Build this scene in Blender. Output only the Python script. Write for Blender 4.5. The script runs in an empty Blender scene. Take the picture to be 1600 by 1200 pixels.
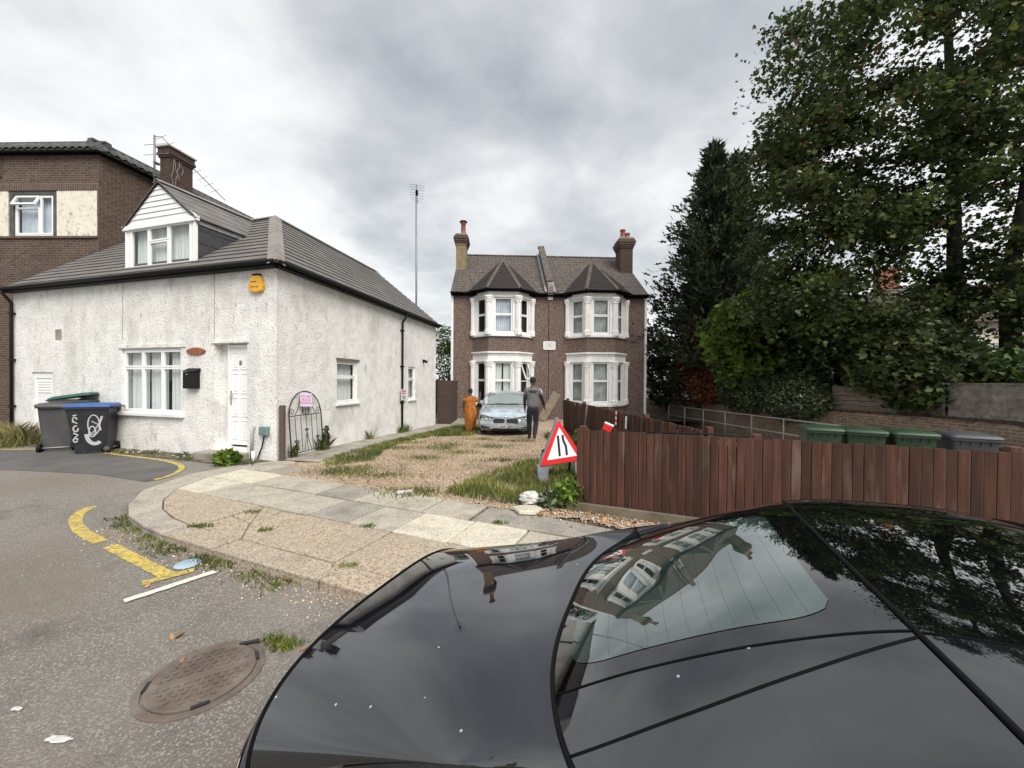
import bpy, math, random
import numpy as np
from mathutils import Vector, Matrix
S = bpy.context.scene
COL = S.collection
R_ = math.radians
random.seed(7); RNG = np.random.default_rng(7)

# ------------------------------------------------------------------ camera
cam_d = bpy.data.cameras.new('camera'); cam = bpy.data.objects.new('camera', cam_d); COL.objects.link(cam)
cam_d.sensor_width = 36.0; cam_d.lens = 36.0*601/1600; cam_d.clip_start = 0.05; cam_d.clip_end = 2000
cam.matrix_world = Matrix.Translation((0, 0, 1.68)) @ Matrix.Rotation(R_(90-0.48), 4, 'X') @ Matrix.Rotation(R_(0.4), 4, 'Z')
S.camera = cam

# ------------------------------------------------------------------ world: overcast sky
W = bpy.data.worlds.new('World'); S.world = W; W.use_nodes = True
nt = W.node_tree; nt.nodes.clear()
SKY_X, SKY_Y = 2.2, 9.9
SUN_EL, SUN_AZ = 46.0, 150.0          # azimuth clockwise from +Y: behind the camera, to its right
def wn(t, **k):
    n = nt.nodes.new(t)
    for a, v in k.items(): setattr(n, a, v)
    return n
L = nt.links.new
out = wn('ShaderNodeOutputWorld'); bg = wn('ShaderNodeBackground'); L(bg.outputs[0], out.inputs[0])
sky = wn('ShaderNodeTexSky', sky_type='NISHITA', sun_disc=False, sun_elevation=R_(SUN_EL), sun_rotation=R_(SUN_AZ))
skym = wn('ShaderNodeVectorMath', operation='SCALE'); skym.inputs['Scale'].default_value = 0.06; L(sky.outputs[0], skym.inputs[0])
tc = wn('ShaderNodeTexCoord'); sep = wn('ShaderNodeSeparateXYZ'); L(tc.outputs['Generated'], sep.inputs[0])
ab = wn('ShaderNodeMath', operation='ABSOLUTE'); L(sep.outputs[2], ab.inputs[0])
zz = wn('ShaderNodeMath', operation='ADD'); zz.inputs[1].default_value = 0.34; L(ab.outputs[0], zz.inputs[0])
dx = wn('ShaderNodeMath', operation='DIVIDE'); L(sep.outputs[0], dx.inputs[0]); L(zz.outputs[0], dx.inputs[1])
dy = wn('ShaderNodeMath', operation='DIVIDE'); L(sep.outputs[1], dy.inputs[0]); L(zz.outputs[0], dy.inputs[1])
cmb = wn('ShaderNodeCombineXYZ'); L(dx.outputs[0], cmb.inputs[0]); L(dy.outputs[0], cmb.inputs[1])
mp = wn('ShaderNodeMapping'); mp.inputs['Location'].default_value = (SKY_X, SKY_Y, 0.4); mp.inputs['Rotation'].default_value = (0, 0, R_(-30)); mp.inputs['Scale'].default_value = (0.9, 1.0, 1)
L(cmb.outputs[0], mp.inputs[0])
n1 = wn('ShaderNodeTexNoise'); n1.inputs['Scale'].default_value = 1.0; n1.inputs['Detail'].default_value = 7; n1.inputs['Roughness'].default_value = 0.5; n1.inputs['Distortion'].default_value = 0.45
L(mp.outputs[0], n1.inputs['Vector'])
n2 = wn('ShaderNodeTexNoise'); n2.inputs['Scale'].default_value = 2.6; n2.inputs['Detail'].default_value = 8; n2.inputs['Roughness'].default_value = 0.55; n2.inputs['Distortion'].default_value = 0.15
L(mp.outputs[0], n2.inputs['Vector'])
mx = wn('ShaderNodeMix', data_type='FLOAT'); mx.inputs[0].default_value = 0.42; L(n1.outputs[0], mx.inputs[2]); L(n2.outputs[0], mx.inputs[3])
cr = wn('ShaderNodeValToRGB'); e = cr.color_ramp.elements
e[0].position = 0.33; e[0].color = (0.150, 0.160, 0.175, 1); e[1].position = 0.64; e[1].color = (0.405, 0.41, 0.408, 1)
q = e.new(0.43); q.color = (0.228, 0.236, 0.245, 1); q = e.new(0.515); q.color = (0.320, 0.326, 0.327, 1)
L(mx.outputs[0], cr.inputs[0])
fm = wn('ShaderNodeMix', data_type='RGBA'); fm.inputs[0].default_value = 0.94
L(skym.outputs[0], fm.inputs[6]); L(cr.outputs[0], fm.inputs[7]); L(fm.outputs[2], bg.inputs[0]); bg.inputs[1].default_value = 1.0

# ------------------------------------------------------------------ sun behind thin cloud
sd = bpy.data.lights.new('sun', 'SUN'); sd.energy = 1.5; sd.angle = R_(40); sd.color = (1.0, 0.945, 0.865)
sun = bpy.data.objects.new('sun', sd); COL.objects.link(sun)
az, el = R_(SUN_AZ), R_(SUN_EL)
sdir = Vector((math.sin(az)*math.cos(el), math.cos(az)*math.cos(el), math.sin(el)))
sun.rotation_euler = sdir.to_track_quat('Z', 'Y').to_euler()
vs = S.view_settings; vs.view_transform = 'Standard'; vs.look = 'None'; vs.exposure = 1.56; vs.gamma = 1.0; vs.use_curve_mapping = False

# ------------------------------------------------------------------ mesh helpers
class MB:
    """collects faces with metric UVs; build() links them as ONE mesh object"""
    def __init__(s): s.v = []; s.f = []; s.uv = {}; s.sm = []
    def add(s, vs, fs, smooth=False):
        o = len(s.v); s.v += [tuple(p) for p in vs]
        for f in fs: s.f.append(tuple(i+o for i in f)); s.sm.append(smooth)
        return s
    def quad(s, *p): return s.add(p, [tuple(range(len(p)))])
    def box(s, c, h, M=None):
        """c centre, h half sizes, M 3x3 axes (columns)"""
        c = Vector(c); P = []
        for x in (-1, 1):
            for y in (-1, 1):
                for z in (-1, 1):
                    d = Vector((x*h[0], y*h[1], z*h[2]))
                    if M is not None: d = M @ d
                    P.append(c+d)
        F = [(0,1,3,2),(4,6,7,5),(0,4,5,1),(2,3,7,6),(0,2,6,4),(1,5,7,3)]
        if M is not None and M.determinant() < 0: F = [f[::-1] for f in F]
        return s.add(P, F)
    def prism(s, poly, d):
        """closed polygon of 3D points, extruded by vector d"""
        n = len(poly); d = Vector(d); A = [Vector(p) for p in poly]
        nn = sum(((A[i]-A[0]).cross(A[(i+1) % n]-A[0]) for i in range(n)), Vector())
        if nn.dot(d) < 0: A.reverse()
        return s.add(A+[p+d for p in A], [tuple(range(n-1, -1, -1)), tuple(range(n, 2*n))]+[(i, (i+1) % n, n+(i+1) % n, n+i) for i in range(n)])
    def tube(s, pts, r, n=6, cap=True, smooth=True):
        pts = [Vector(p) for p in pts]; m = len(pts); V = []; F = []
        rs = r if isinstance(r, (list, tuple)) else [r]*m
        ref = None
        for i, p in enumerate(pts):
            t = (pts[min(i+1, m-1)]-pts[max(i-1, 0)]).normalized()
            if ref is None: ref = t.orthogonal().normalized()
            ref = (ref-t*ref.dot(t)); ref = ref.normalized() if ref.length > 1e-5 else t.orthogonal().normalized()
            b = t.cross(ref)
            for k in range(n):
                a = 2*math.pi*k/n; V.append(p+(ref*math.cos(a)+b*math.sin(a))*rs[i])
        for i in range(m-1):
            for k in range(n): F.append((i*n+k, i*n+(k+1) % n, (i+1)*n+(k+1) % n, (i+1)*n+k))
        if cap: F += [tuple(range(n-1, -1, -1)), tuple(range((m-1)*n, m*n))]
        return s.add(V, F, smooth)
    def lathe(s, c, prof, n=16, ax=(0, 0, 1), smooth=True):
        """prof: (radius, height) along ax"""
        ax = Vector(ax).normalized(); a = ax.orthogonal().normalized(); b = ax.cross(a); c = Vector(c); V = []; F = []
        for (r, h) in prof:
            for k in range(n):
                t = 2*math.pi*k/n; V.append(c+ax*h+(a*math.cos(t)+b*math.sin(t))*r)
        m = len(prof)
        for i in range(m-1):
            for k in range(n): F.append((i*n+k, i*n+(k+1) % n, (i+1)*n+(k+1) % n, (i+1)*n+k))
        F += [tuple(range(n-1, -1, -1)), tuple(range((m-1)*n, m*n))]
        return s.add(V, F, smooth)
    def grid(s, P, smooth=True, flip=False):
        """P: rows of points"""
        n = len(P); m = len(P[0]); V = [p for row in P for p in row]; F = []
        for i in range(n-1):
            for j in range(m-1):
                q = (i*m+j, i*m+j+1, (i+1)*m+j+1, (i+1)*m+j); F.append(q[::-1] if flip else q)
        return s.add(V, F, smooth)
    def mesh(s, name):
        me = bpy.data.meshes.new(name); me.from_pydata([tuple(p) for p in s.v], [], s.f)
        me.polygons.foreach_set('use_smooth', s.sm)
        boxuv(me); me.update(); return me
    def build(s, name, m, parent=None, bevel=0, solid=0, subsurf=0):
        return link(s.mesh(name), name, m, parent, bevel, solid, subsurf)

def boxuv(me):
    uv = me.uv_layers.new(name='UVMap')
    n = len(me.loops)
    if n == 0: return
    co = np.empty(len(me.vertices)*3); me.vertices.foreach_get('co', co); co = co.reshape(-1, 3)
    vi = np.empty(n, int); me.loops.foreach_get('vertex_index', vi)
    pn = np.empty(len(me.polygons)*3); me.polygons.foreach_get('normal', pn); pn = pn.reshape(-1, 3)
    lt = np.empty(len(me.polygons), int); me.polygons.foreach_get('loop_total', lt)
    N = np.repeat(pn, lt, axis=0); P = co[vi]
    h = np.hypot(N[:, 0], N[:, 1])+1e-9; t = np.stack([-N[:, 1]/h, N[:, 0]/h], 1)
    wall = np.abs(N[:, 2]) < 0.75
    U = np.where(wall, P[:, 0]*t[:, 0]+P[:, 1]*t[:, 1], P[:, 0]); V = np.where(wall, P[:, 2], P[:, 1])
    uv.data.foreach_set('uv', np.stack([U, V], 1).ravel())

def link(me, name, m, parent=None, bevel=0, solid=0, subsurf=0):
    o = bpy.data.objects.new(name, me); COL.objects.link(o)
    if m is not None: me.materials.append(m)
    if parent is not None:
        o.parent = parent; o.matrix_parent_inverse = Matrix.Translation(-parent.location) if parent.type == 'EMPTY' else Matrix()
    if solid:
        q = o.modifiers.new('solid', 'SOLIDIFY'); q.thickness = abs(solid); q.offset = -1 if solid > 0 else 1
    if subsurf:
        q = o.modifiers.new('sub', 'SUBSURF'); q.levels = q.render_levels = subsurf
    if bevel:
        q = o.modifiers.new('bev', 'BEVEL'); q.width = bevel; q.segments = 2; q.limit_method = 'ANGLE'; q.angle_limit = R_(40)
    return o
def thing(name, label, cat, loc=(0, 0, 0), group=None):
    o = bpy.data.objects.new(name, None); COL.objects.link(o); o.location = loc; o.empty_display_size = 0.2
    return tag(o, label, cat, group)
def tag(o, label, cat, group=None):
    o['label'] = label; o['category'] = cat
    if group: o['group'] = group
    return o
def struct(o): o['kind'] = 'structure'; return o
def stuff(o, label=None, cat=None):
    o['kind'] = 'stuff'
    if label: o['label'] = label; o['category'] = cat
    return o
def npmesh(name, V, F):
    """fast mesh from numpy: V (n,3), F (m,k)"""
    me = bpy.data.meshes.new(name); k = F.shape[1]
    me.vertices.add(len(V)); me.vertices.foreach_set('co', np.asarray(V, np.float32).ravel())
    me.loops.add(F.size); me.loops.foreach_set('vertex_index', F.ravel().astype(np.int32))
    me.polygons.add(len(F)); me.polygons.foreach_set('loop_start', (np.arange(len(F))*k).astype(np.int32)); me.polygons.foreach_set('loop_total', np.full(len(F), k, np.int32))
    me.update(calc_edges=True); return me
def text_mesh(txt, size, name, m, parent, M, extrude=0.002, width=None, bold=0):
    cu = bpy.data.curves.new('t', 'FONT'); cu.offset = bold; cu.body = txt; cu.size = size; cu.extrude = extrude; cu.align_x = 'CENTER'; cu.align_y = 'CENTER'; cu.resolution_u = 3
    o = bpy.data.objects.new('t', cu); COL.objects.link(o)
    bpy.context.view_layer.update()
    me = bpy.data.meshes.new_from_object(o.evaluated_get(bpy.context.evaluated_depsgraph_get()))
    bpy.data.objects.remove(o); bpy.data.curves.remove(cu)
    if width:
        xs = [v.co.x for v in me.vertices]; k = width/(max(xs)-min(xs))
        for v in me.vertices: v.co.x *= k
    me.transform(M); me.name = name
    me.materials.clear()
    return link(me, name, m, parent)
def axes(x, y, z): return Matrix((x, y, z)).transposed()   # columns
def M4(o, x, y, z):
    m = axes(Vector(x), Vector(y), Vector(z)).to_4x4(); m.translation = Vector(o); return m

# terrain: level by the road, falling gently towards the far house
def sstep(t): t = min(max(t, 0), 1); return t*t*(3-2*t)
def G(x, y): return -0.26*sstep((y-8)/10.0)
def ZR(x, y): return -0.09+0.06*sstep((y-4.6)/2.6)          # road surface
KD = Vector((.9205, -.3907, 0)); KN = Vector((.3907, .9205, 0))   # along and across the kerb
def K(u, v, z=0): return KD*u+KN*v+Vector((0, 0, z))
# ------------------------------------------------------------------ materials
def ramp(nt, stops):
    r = nt.nodes.new('ShaderNodeValToRGB'); e = r.color_ramp.elements
    while len(e) < len(stops): e.new(0.5)
    for i, (p, c) in enumerate(stops): e[i].position = p; e[i].color = (*c, 1)
    return r
def mat(name, stops, scale=5, detail=6, rough=0.8, rough_n=0.5, bump=None, stains=None, coord='Object', stretch=None, spec=0.5, metal=0, coat=0, dist=0.0, bricks=None, speck=None, island=None, voro=None, objrand=False):
    """noise-coloured Principled surface; bump=(scale,strength,distance); stains=[(scale,lo,hi,colour,amount,stretch)]"""
    m = bpy.data.materials.new(name); m.use_nodes = True; nt = m.node_tree; B = nt.nodes['Principled BSDF']; L = nt.links.new
    tc = nt.nodes.new('ShaderNodeTexCoord')
    base = tc.outputs[coord]; oi = None
    if objrand:
        oi = nt.nodes.new('ShaderNodeObjectInfo'); va = nt.nodes.new('ShaderNodeVectorMath'); va.operation = 'SCALE'; va.inputs[0].default_value = (31, 17, 23); L(oi.outputs['Random'], va.inputs['Scale']); vb = nt.nodes.new('ShaderNodeVectorMath'); L(base, vb.inputs[0]); L(va.outputs[0], vb.inputs[1]); base = vb.outputs[0]
    def vec(st=None):
        if not st: return base
        mp = nt.nodes.new('ShaderNodeMapping'); mp.inputs['Scale'].default_value = st; L(base, mp.inputs[0]); return mp.outputs[0]
    def noise(sc, det=6, st=None, ro=0.55):
        n = nt.nodes.new('ShaderNodeTexNoise'); n.inputs['Scale'].default_value = sc; n.inputs['Detail'].default_value = det; n.inputs['Roughness'].default_value = ro; n.inputs['Distortion'].default_value = dist
        L(vec(st), n.inputs['Vector']); return n.outputs[0]
    def mixc(f, a, b, mode='MIX'):
        x = nt.nodes.new('ShaderNodeMix'); x.data_type = 'RGBA'; x.blend_type = mode
        for s_, i in ((f, 0), (a, 6), (b, 7)):
            if hasattr(s_, 'links'): L(s_, x.inputs[i])
            else: x.inputs[i].default_value = s_ if i == 0 else (*s_, 1)
        return x.outputs[2]
    r = ramp(nt, stops); c = r.outputs[0]; hgt = None
    if bricks:
        bt = nt.nodes.new('ShaderNodeTexBrick'); L(tc.outputs['UV'], bt.inputs['Vector'])
        bt.inputs['Scale'].default_value = 1; bt.inputs['Brick Width'].default_value = bricks[0]; bt.inputs['Row Height'].default_value = bricks[1]; bt.inputs['Mortar Size'].default_value = bricks[2]
        bt.inputs['Color1'].default_value = (*bricks[3], 1); bt.inputs['Color2'].default_value = (*bricks[4], 1); bt.inputs['Mortar'].default_value = (*bricks[5], 1); bt.inputs['Bias'].default_value = 0.0
        if len(bricks) > 6: bt.offset = bricks[6]
        L(noise(scale, detail), r.inputs[0]); c = mixc(1.0, bt.outputs[0], c, 'MULTIPLY'); hgt = bt.outputs[1]
    elif island:
        g = nt.nodes.new('ShaderNodeNewGeometry'); L(g.outputs['Random Per Island'], r.inputs[0])
        c = mixc(island, c, ramp_noise(nt, noise(scale, detail), stops, L))
    elif voro:
        v = nt.nodes.new('ShaderNodeTexVoronoi'); v.inputs['Scale'].default_value = scale; L(vec(stretch), v.inputs['Vector'])
        s_ = nt.nodes.new('ShaderNodeSeparateColor'); L(v.outputs['Color'], s_.inputs[0]); L(s_.outputs[0], r.inputs[0]); hgt = v.outputs['Distance']
    else:
        L(noise(scale, detail, stretch), r.inputs[0])
    if speck:     # (scale, threshold, colour)
        v = nt.nodes.new('ShaderNodeTexVoronoi'); v.inputs['Scale'].default_value = speck[0]; L(tc.outputs[coord], v.inputs['Vector'])
        s_ = nt.nodes.new('ShaderNodeSeparateColor'); L(v.outputs['Color'], s_.inputs[0])
        t = ramp(nt, [(speck[1], (0, 0, 0)), (speck[1]+0.02, (1, 1, 1))]); L(s_.outputs[1], t.inputs[0]); c = mixc(t.outputs[0], c, speck[2])
    for st in (stains or []):
        t = ramp(nt, [(st[1], (0, 0, 0)), (st[2], (st[4],)*3)]); L(noise(st[0], 8, st[5] if len(st) > 5 else None, 0.62), t.inputs[0]); c = mixc(t.outputs[0], c, st[3])
    if objrand:
        rr = ramp(nt, [(0, (.62, .60, .60)), (.5, (.95, .93, .92)), (1, (1.35, 1.35, 1.35))]); L(oi.outputs['Random'], rr.inputs[0]); c = mixc(1.0, c, rr.outputs[0], 'MULTIPLY')
    L(c, B.inputs['Base Color']); B.inputs['Roughness'].default_value = rough; B.inputs['Specular IOR Level'].default_value = spec; B.inputs['Metallic'].default_value = metal
    if coat: B.inputs['Coat Weight'].default_value = coat; B.inputs['Coat Roughness'].default_value = 0.03
    if bump or hgt is not None:
        bp = nt.nodes.new('ShaderNodeBump'); prev = None
        if hgt is not None:
            bp.inputs['Strength'].default_value = 0.8 if not voro else voro; bp.inputs['Distance'].default_value = 0.006; bp.invert = True; L(hgt, bp.inputs['Height']); prev = bp
        if bump:
            b2 = nt.nodes.new('ShaderNodeBump'); b2.inputs['Strength'].default_value = bump[1]; b2.inputs['Distance'].default_value = bump[2]
            L(noise(bump[0], 5, bump[3] if len(bump) > 3 else None, 0.65), b2.inputs['Height'])
            if prev: L(prev.outputs[0], b2.inputs['Normal'])
            prev = b2
        L(prev.outputs[0], B.inputs['Normal'])
    return m
def ramp_noise(nt, n, stops, L):
    r = ramp(nt, stops); L(n, r.inputs[0]); return r.outputs[0]
def flat(name, c, rough=0.5, var=0.12, **k):
    c2 = tuple(x*(1-var) for x in c); c3 = tuple(min(1, x*(1+var)) for x in c)
    return mat(name, [(0.3, c2), (0.7, c3)], scale=k.pop('scale', 6), rough=rough, **k)
def leafmat(name, stops, trans=0.3, rough=0.55):
    m = bpy.data.materials.new(name); m.use_nodes = True; nt = m.node_tree; B = nt.nodes['Principled BSDF']; L = nt.links.new
    g = nt.nodes.new('ShaderNodeNewGeometry'); r = ramp(nt, stops); L(g.outputs['Random Per Island'], r.inputs[0])
    tc = nt.nodes.new('ShaderNodeTexCoord'); no = nt.nodes.new('ShaderNodeTexNoise'); no.inputs['Scale'].default_value = 1.1; no.inputs['Detail'].default_value = 4; L(tc.outputs['Object'], no.inputs['Vector'])
    r2 = ramp(nt, [(.34, (.55, .58, .6)), (.5, (1, 1, 1)), (.66, (1.75, 1.6, 1.3))]); L(no.outputs[0], r2.inputs[0]); mc_ = nt.nodes.new('ShaderNodeMix'); mc_.data_type = 'RGBA'; mc_.blend_type = 'MULTIPLY'; mc_.inputs[0].default_value = 1; L(r.outputs[0], mc_.inputs[6]); L(r2.outputs[0], mc_.inputs[7])
    L(mc_.outputs[2], B.inputs['Base Color']); B.inputs['Roughness'].default_value = rough; B.inputs['Specular IOR Level'].default_value = 0.35
    t = nt.nodes.new('ShaderNodeBsdfTranslucent'); L(mc_.outputs[2], t.inputs[0])
    mx = nt.nodes.new('ShaderNodeMixShader'); mx.inputs[0].default_value = trans; L(B.outputs[0], mx.inputs[1]); L(t.outputs[0], mx.inputs[2])
    L(mx.outputs[0], nt.nodes['Material Output'].inputs[0]); return m
def glassmat(name, tint=(0.75, 0.82, 0.8), ior=1.5, dark=1.0):
    m = bpy.data.materials.new(name); m.use_nodes = True; nt = m.node_tree; L = nt.links.new; nt.nodes.remove(nt.nodes['Principled BSDF'])
    f = nt.nodes.new('ShaderNodeFresnel'); f.inputs[0].default_value = ior
    t = nt.nodes.new('ShaderNodeBsdfTransparent'); t.inputs[0].default_value = (*[x*dark for x in tint], 1)
    g = nt.nodes.new('ShaderNodeBsdfGlossy'); g.inputs['Roughness'].default_value = 0.01
    mx = nt.nodes.new('ShaderNodeMixShader'); ge = nt.nodes.new('ShaderNodeNewGeometry'); iv = nt.nodes.new('ShaderNodeMath'); iv.operation = 'SUBTRACT'; iv.inputs[0].default_value = 1.0; L(ge.outputs['Backfacing'], iv.inputs[1]); ml = nt.nodes.new('ShaderNodeMath'); ml.operation = 'MULTIPLY'; L(f.outputs[0], ml.inputs[0]); L(iv.outputs[0], ml.inputs[1]); L(ml.outputs[0], mx.inputs[0]); L(t.outputs[0], mx.inputs[1]); L(g.outputs[0], mx.inputs[2])
    L(mx.outputs[0], nt.nodes['Material Output'].inputs[0]); return m

MT = {}
MT['asphalt'] = mat('asphalt', [(0.3, (.160, .146, .130)), (0.5, (.21, .193, .172)), (0.7, (.26, .24, .215))], scale=1.1, detail=9, rough=0.94, bump=(70, 1.0, .02), speck=(105, .78, (.33, .31, .275)),
    stains=[(0.55, .48, .62, (.185, .148, .115), .65), (1.3, .57, .70, (.075, .068, .06), .6), (4.5, .57, .68, (.24, .225, .20), .5), (110, .54, .66, (.055, .05, .045), .75)])
MT['asphalt_dark'] = mat('asphalt_dark', [(0.3, (.075, .073, .072)), (0.7, (.125, .12, .117))], scale=1.5, detail=8, rough=0.9, bump=(110, .8, .008), stains=[(1.1, .55, .7, (.15, .125, .1), .6)])
MT['soil'] = mat('soil', [(0.3, (.05, .038, .028)), (0.55, (.10, .08, .06)), (0.75, (.17, .145, .115))], scale=5, detail=9, rough=1, bump=(30, 1, .03), speck=(60, .86, (.3, .27, .22)))
MT['earth'] = mat('earth', [(0.3, (.05, .06, .025)), (0.7, (.11, .10, .06))], scale=.6, rough=1, bump=(8, .6, .05))
MT['gravel_bed'] = mat('gravel_bed', [(0.0, (.16, .11, .075)), (0.4, (.35, .255, .175)), (0.7, (.46, .355, .255)), (1, (.60, .50, .39))], scale=60, rough=.95, voro=1.0, stains=[(.9, .50, .62, (.17, .14, .10), .75), (5, .55, .68, (.11, .105, .06), .6)])
MT['gravel'] = mat('gravel', [(0.0, (.17, .115, .08)), (0.35, (.38, .275, .19)), (0.7, (.50, .385, .28)), (1, (.66, .57, .46))], scale=3, rough=.9, island=.15)
MT['concrete'] = mat('concrete', [(0.3, (.21, .19, .16)), (0.55, (.30, .28, .24)), (0.75, (.38, .36, .32))], scale=2.2, detail=9, rough=.93, bump=(60, .5, .008), stains=[(2.0, .54, .68, (.12, .10, .075), .65)])
def slabmat(name, a, b, **k): return mat(name, [(0.3, a), (0.7, b)], scale=3.5, detail=9, rough=.92, bump=(80, .55, .006), speck=(120, .86, tuple(x*.45 for x in a)), stains=[(2.6, .52, .68, tuple(x*.5 for x in a), .55), (9, .6, .72, (.08, .075, .05), .45)], **k)
MT['slab_grey'] = slabmat('slab_grey', (.345, .315, .26), (.44, .405, .34))
MT['slab_dark'] = slabmat('slab_dark', (.25, .232, .20), (.33, .307, .265))
MT['slab_pale'] = slabmat('slab_pale', (.50, .46, .37), (.61, .57, .47))
MT['slab_agg'] = mat('slab_agg', [(0.0, (.15, .115, .08)), (0.3, (.32, .26, .19)), (0.65, (.41, .34, .255)), (1, (.48, .42, .335))], scale=85, rough=.95, voro=.6, stains=[(1.6, .5, .68, (.30, .265, .215), .7), (9, .56, .68, (.17, .145, .11), .6), (26, .6, .7, (.07, .06, .045), .6)])
MT['slab_agg2'] = mat('slab_agg2', [(0.0, (.17, .135, .10)), (0.4, (.34, .28, .21)), (1, (.46, .40, .32))], scale=80, rough=.95, voro=.6, stains=[(2.2, .5, .66, (.22, .19, .14), .65), (7, .6, .7, (.07, .065, .045), .5)])
MT['kerb'] = slabmat('kerb', (.32, .29, .245), (.43, .395, .34))
MT['yellow'] = mat('yellow_paint', [(0.3, (.46, .34, .05)), (0.7, (.60, .46, .085))], scale=6, rough=.85, bump=(90, .7, .006), stains=[(22, .48, .60, (.16, .15, .13), .85), (2.5, .5, .66, (.27, .22, .13), .6)])
MT['white_line'] = mat('white_paint', [(0.3, (.55, .54, .48)), (0.7, (.72, .70, .63))], scale=6, rough=.85, bump=(90, .7, .006), stains=[(14, .58, .68, (.14, .13, .12), .8)])
MT['rust'] = mat('rusted_iron', [(0.3, (.085, .064, .052)), (0.55, (.128, .102, .086)), (0.75, (.18, .15, .128))], scale=7, detail=9, rough=.85, bump=(60, .5, .004), stains=[(3, .55, .7, (.17, .10, .065), .4), (2.2, .5, .62, (.17, .155, .135), .6), (30, .6, .7, (.04, .03, .025), .6)])
MT['dash_white'] = mat('white_pebbledash', [(0.25, (.66, .655, .635)), (0.6, (.83, .825, .805))], scale=3, detail=8, rough=.95, bump=(26, 1.0, .032), stains=[
    (22, .57, .68, (.26, .25, .235), .75), (1.3, .52, .72, (.46, .45, .43), .65, (1, 1, .4)), (6.0, .60, .74, (.20, .195, .18), .6, (1, 1, .35)), (.7, .58, .7, (.50, .44, .37), .4)])
MT['dash_brown'] = mat('brown_pebbledash', [(0.0, (.065, .043, .036)), (0.4, (.128, .086, .072)), (0.75, (.168, .117, .099)), (1, (.27, .215, .188))], scale=40, rough=.95, voro=.9, stains=[(.6, .52, .7, (.09, .062, .052), .5, (1, 1, .4))])
MT['render_grey'] = mat('grey_roughcast', [(0.3, (.13, .115, .096)), (0.55, (.22, .20, .17)), (0.75, (.32, .29, .25))], scale=9, detail=9, rough=.97, bump=(38, 1, .03), stains=[(2, .5, .7, (.10, .085, .07), .6)])
BR = lambda n, a, b, mo, st=None, w=.225, h=.075: mat(n, [(0.25, (.62, .62, .62)), (0.75, (1.15, 1.15, 1.15))], scale=9, rough=.93, bricks=(w, h, .011, a, b, mo), bump=(70, .35, .004), stains=st)
MT['brick_brown'] = BR('brown_brick', (.112, .062, .042), (.058, .036, .028), (.145, .122, .10), [(.5, .5, .7, (.06, .042, .035), .55)])
MT['brick_red'] = BR('red_brick', (.085, .038, .028), (.048, .027, .022), (.065, .052, .045), [(1.2, .5, .68, (.05, .04, .033), .6)])
MT['brick_stock'] = BR('stock_brick', (.30, .215, .11), (.22, .16, .09), (.22, .19, .15), [(1.5, .5, .7, (.10, .08, .055), .6)])
MT['brick_old'] = BR('old_wall_brick', (.26, .17, .115), (.15, .09, .065), (.30, .26, .21), [(.8, .48, .64, (.33, .28, .215), .6), (1.6, .52, .7, (.075, .055, .043), .75)])
MT['brick_soldier'] = BR('soldier_brick', (.13, .072, .05), (.085, .05, .04), (.17, .145, .12), None, .075, .225)
MT['cream'] = mat('cream_render', [(0.3, (.60, .57, .48)), (0.7, (.70, .67, .58))], scale=3, rough=.9, stains=[(5, .57, .66, (.22, .21, .18), .65), (14, .58, .64, (.25, .23, .2), .6, (1, 1, .5))])
MT['slate'] = mat('roof_slate', [(0.3, (.105, .097, .092)), (0.7, (.165, .155, .148))], scale=2.0, rough=.82, bump=(60, .3, .004), stains=[(1.2, .55, .7, (.10, .092, .088), .5)])
MT['ridge'] = mat('ridge_tile', [(0.3, (.165, .15, .135)), (0.7, (.25, .23, .21))], scale=3, rough=.85, bump=(60, .3, .004), stains=[(4, .55, .7, (.1, .09, .08), .5)])
MT['cladding'] = flat('dark_slate_cladding', (.045, .047, .052), .6, bump=(30, .2, .003))
MT['roof_old'] = mat('old_roof_tile', [(0.2, (.030, .025, .023)), (0.45, (.068, .056, .050)), (0.6, (.115, .098, .086)), (.8, (.22, .195, .165))], scale=9, detail=9, rough=.93, bump=(40, .5, .008), stains=[(3, .6, .7, (.20, .20, .165), .5), (.8, .5, .7, (.05, .04, .036), .5)])
MT['roof_bay'] = mat('bay_roof_tile', [(0.2, (.016, .013, .012)), (0.8, (.034, .027, .025))], scale=9, detail=9, rough=.93, bump=(40, .5, .008))
MT['coping'] = mat('coping_tile', [(0.3, (.045, .047, .046)), (0.7, (.095, .10, .097))], scale=4, rough=.8, bump=(40, .3, .004), stains=[(5, .55, .7, (.05, .05, .05), .6)])
MT['lead'] = flat('lead_flashing', (.26, .265, .27), .6, .25, scale=10)
MT['upvc'] = flat('white_upvc', (.78, .79, .79), .35, .03)
MT['white_stone'] = mat('painted_stone', [(0.3, (.66, .66, .65)), (0.7, (.78, .78, .77))], scale=4, rough=.7, stains=[(6, .58, .7, (.42, .40, .37), .5, (1, 1, .3))])
MT['white_board'] = mat('white_cladding', [(0.3, (.70, .71, .72)), (0.7, (.80, .81, .81))], scale=3, rough=.5)
MT['black_plastic'] = flat('black_plastic', (.008, .008, .0085), .6, .2, spec=.25)
MT['seal'] = flat('dark_seal', (.006, .006, .0065), .8, .2, spec=.05)
MT['glass'] = glassmat('window_glass', (.93, .95, .945), 1.52)
MT['curtain'] = mat('net_curtain', [(0.3, (.60, .62, .62)), (0.7, (.78, .79, .79))], scale=3, rough=.95, stretch=(6, 6, .3))
MT['curtain_blue'] = mat('blue_net_curtain', [(0.3, (.42, .47, .56)), (0.7, (.66, .70, .78))], scale=2, rough=.95)
MT['curtain_grey'] = mat('grey_curtain', [(0.3, (.30, .305, .305)), (0.7, (.55, .555, .55))], scale=3, rough=.95)
MT['room'] = flat('dark_room', (.05, .05, .05), .95)
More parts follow.
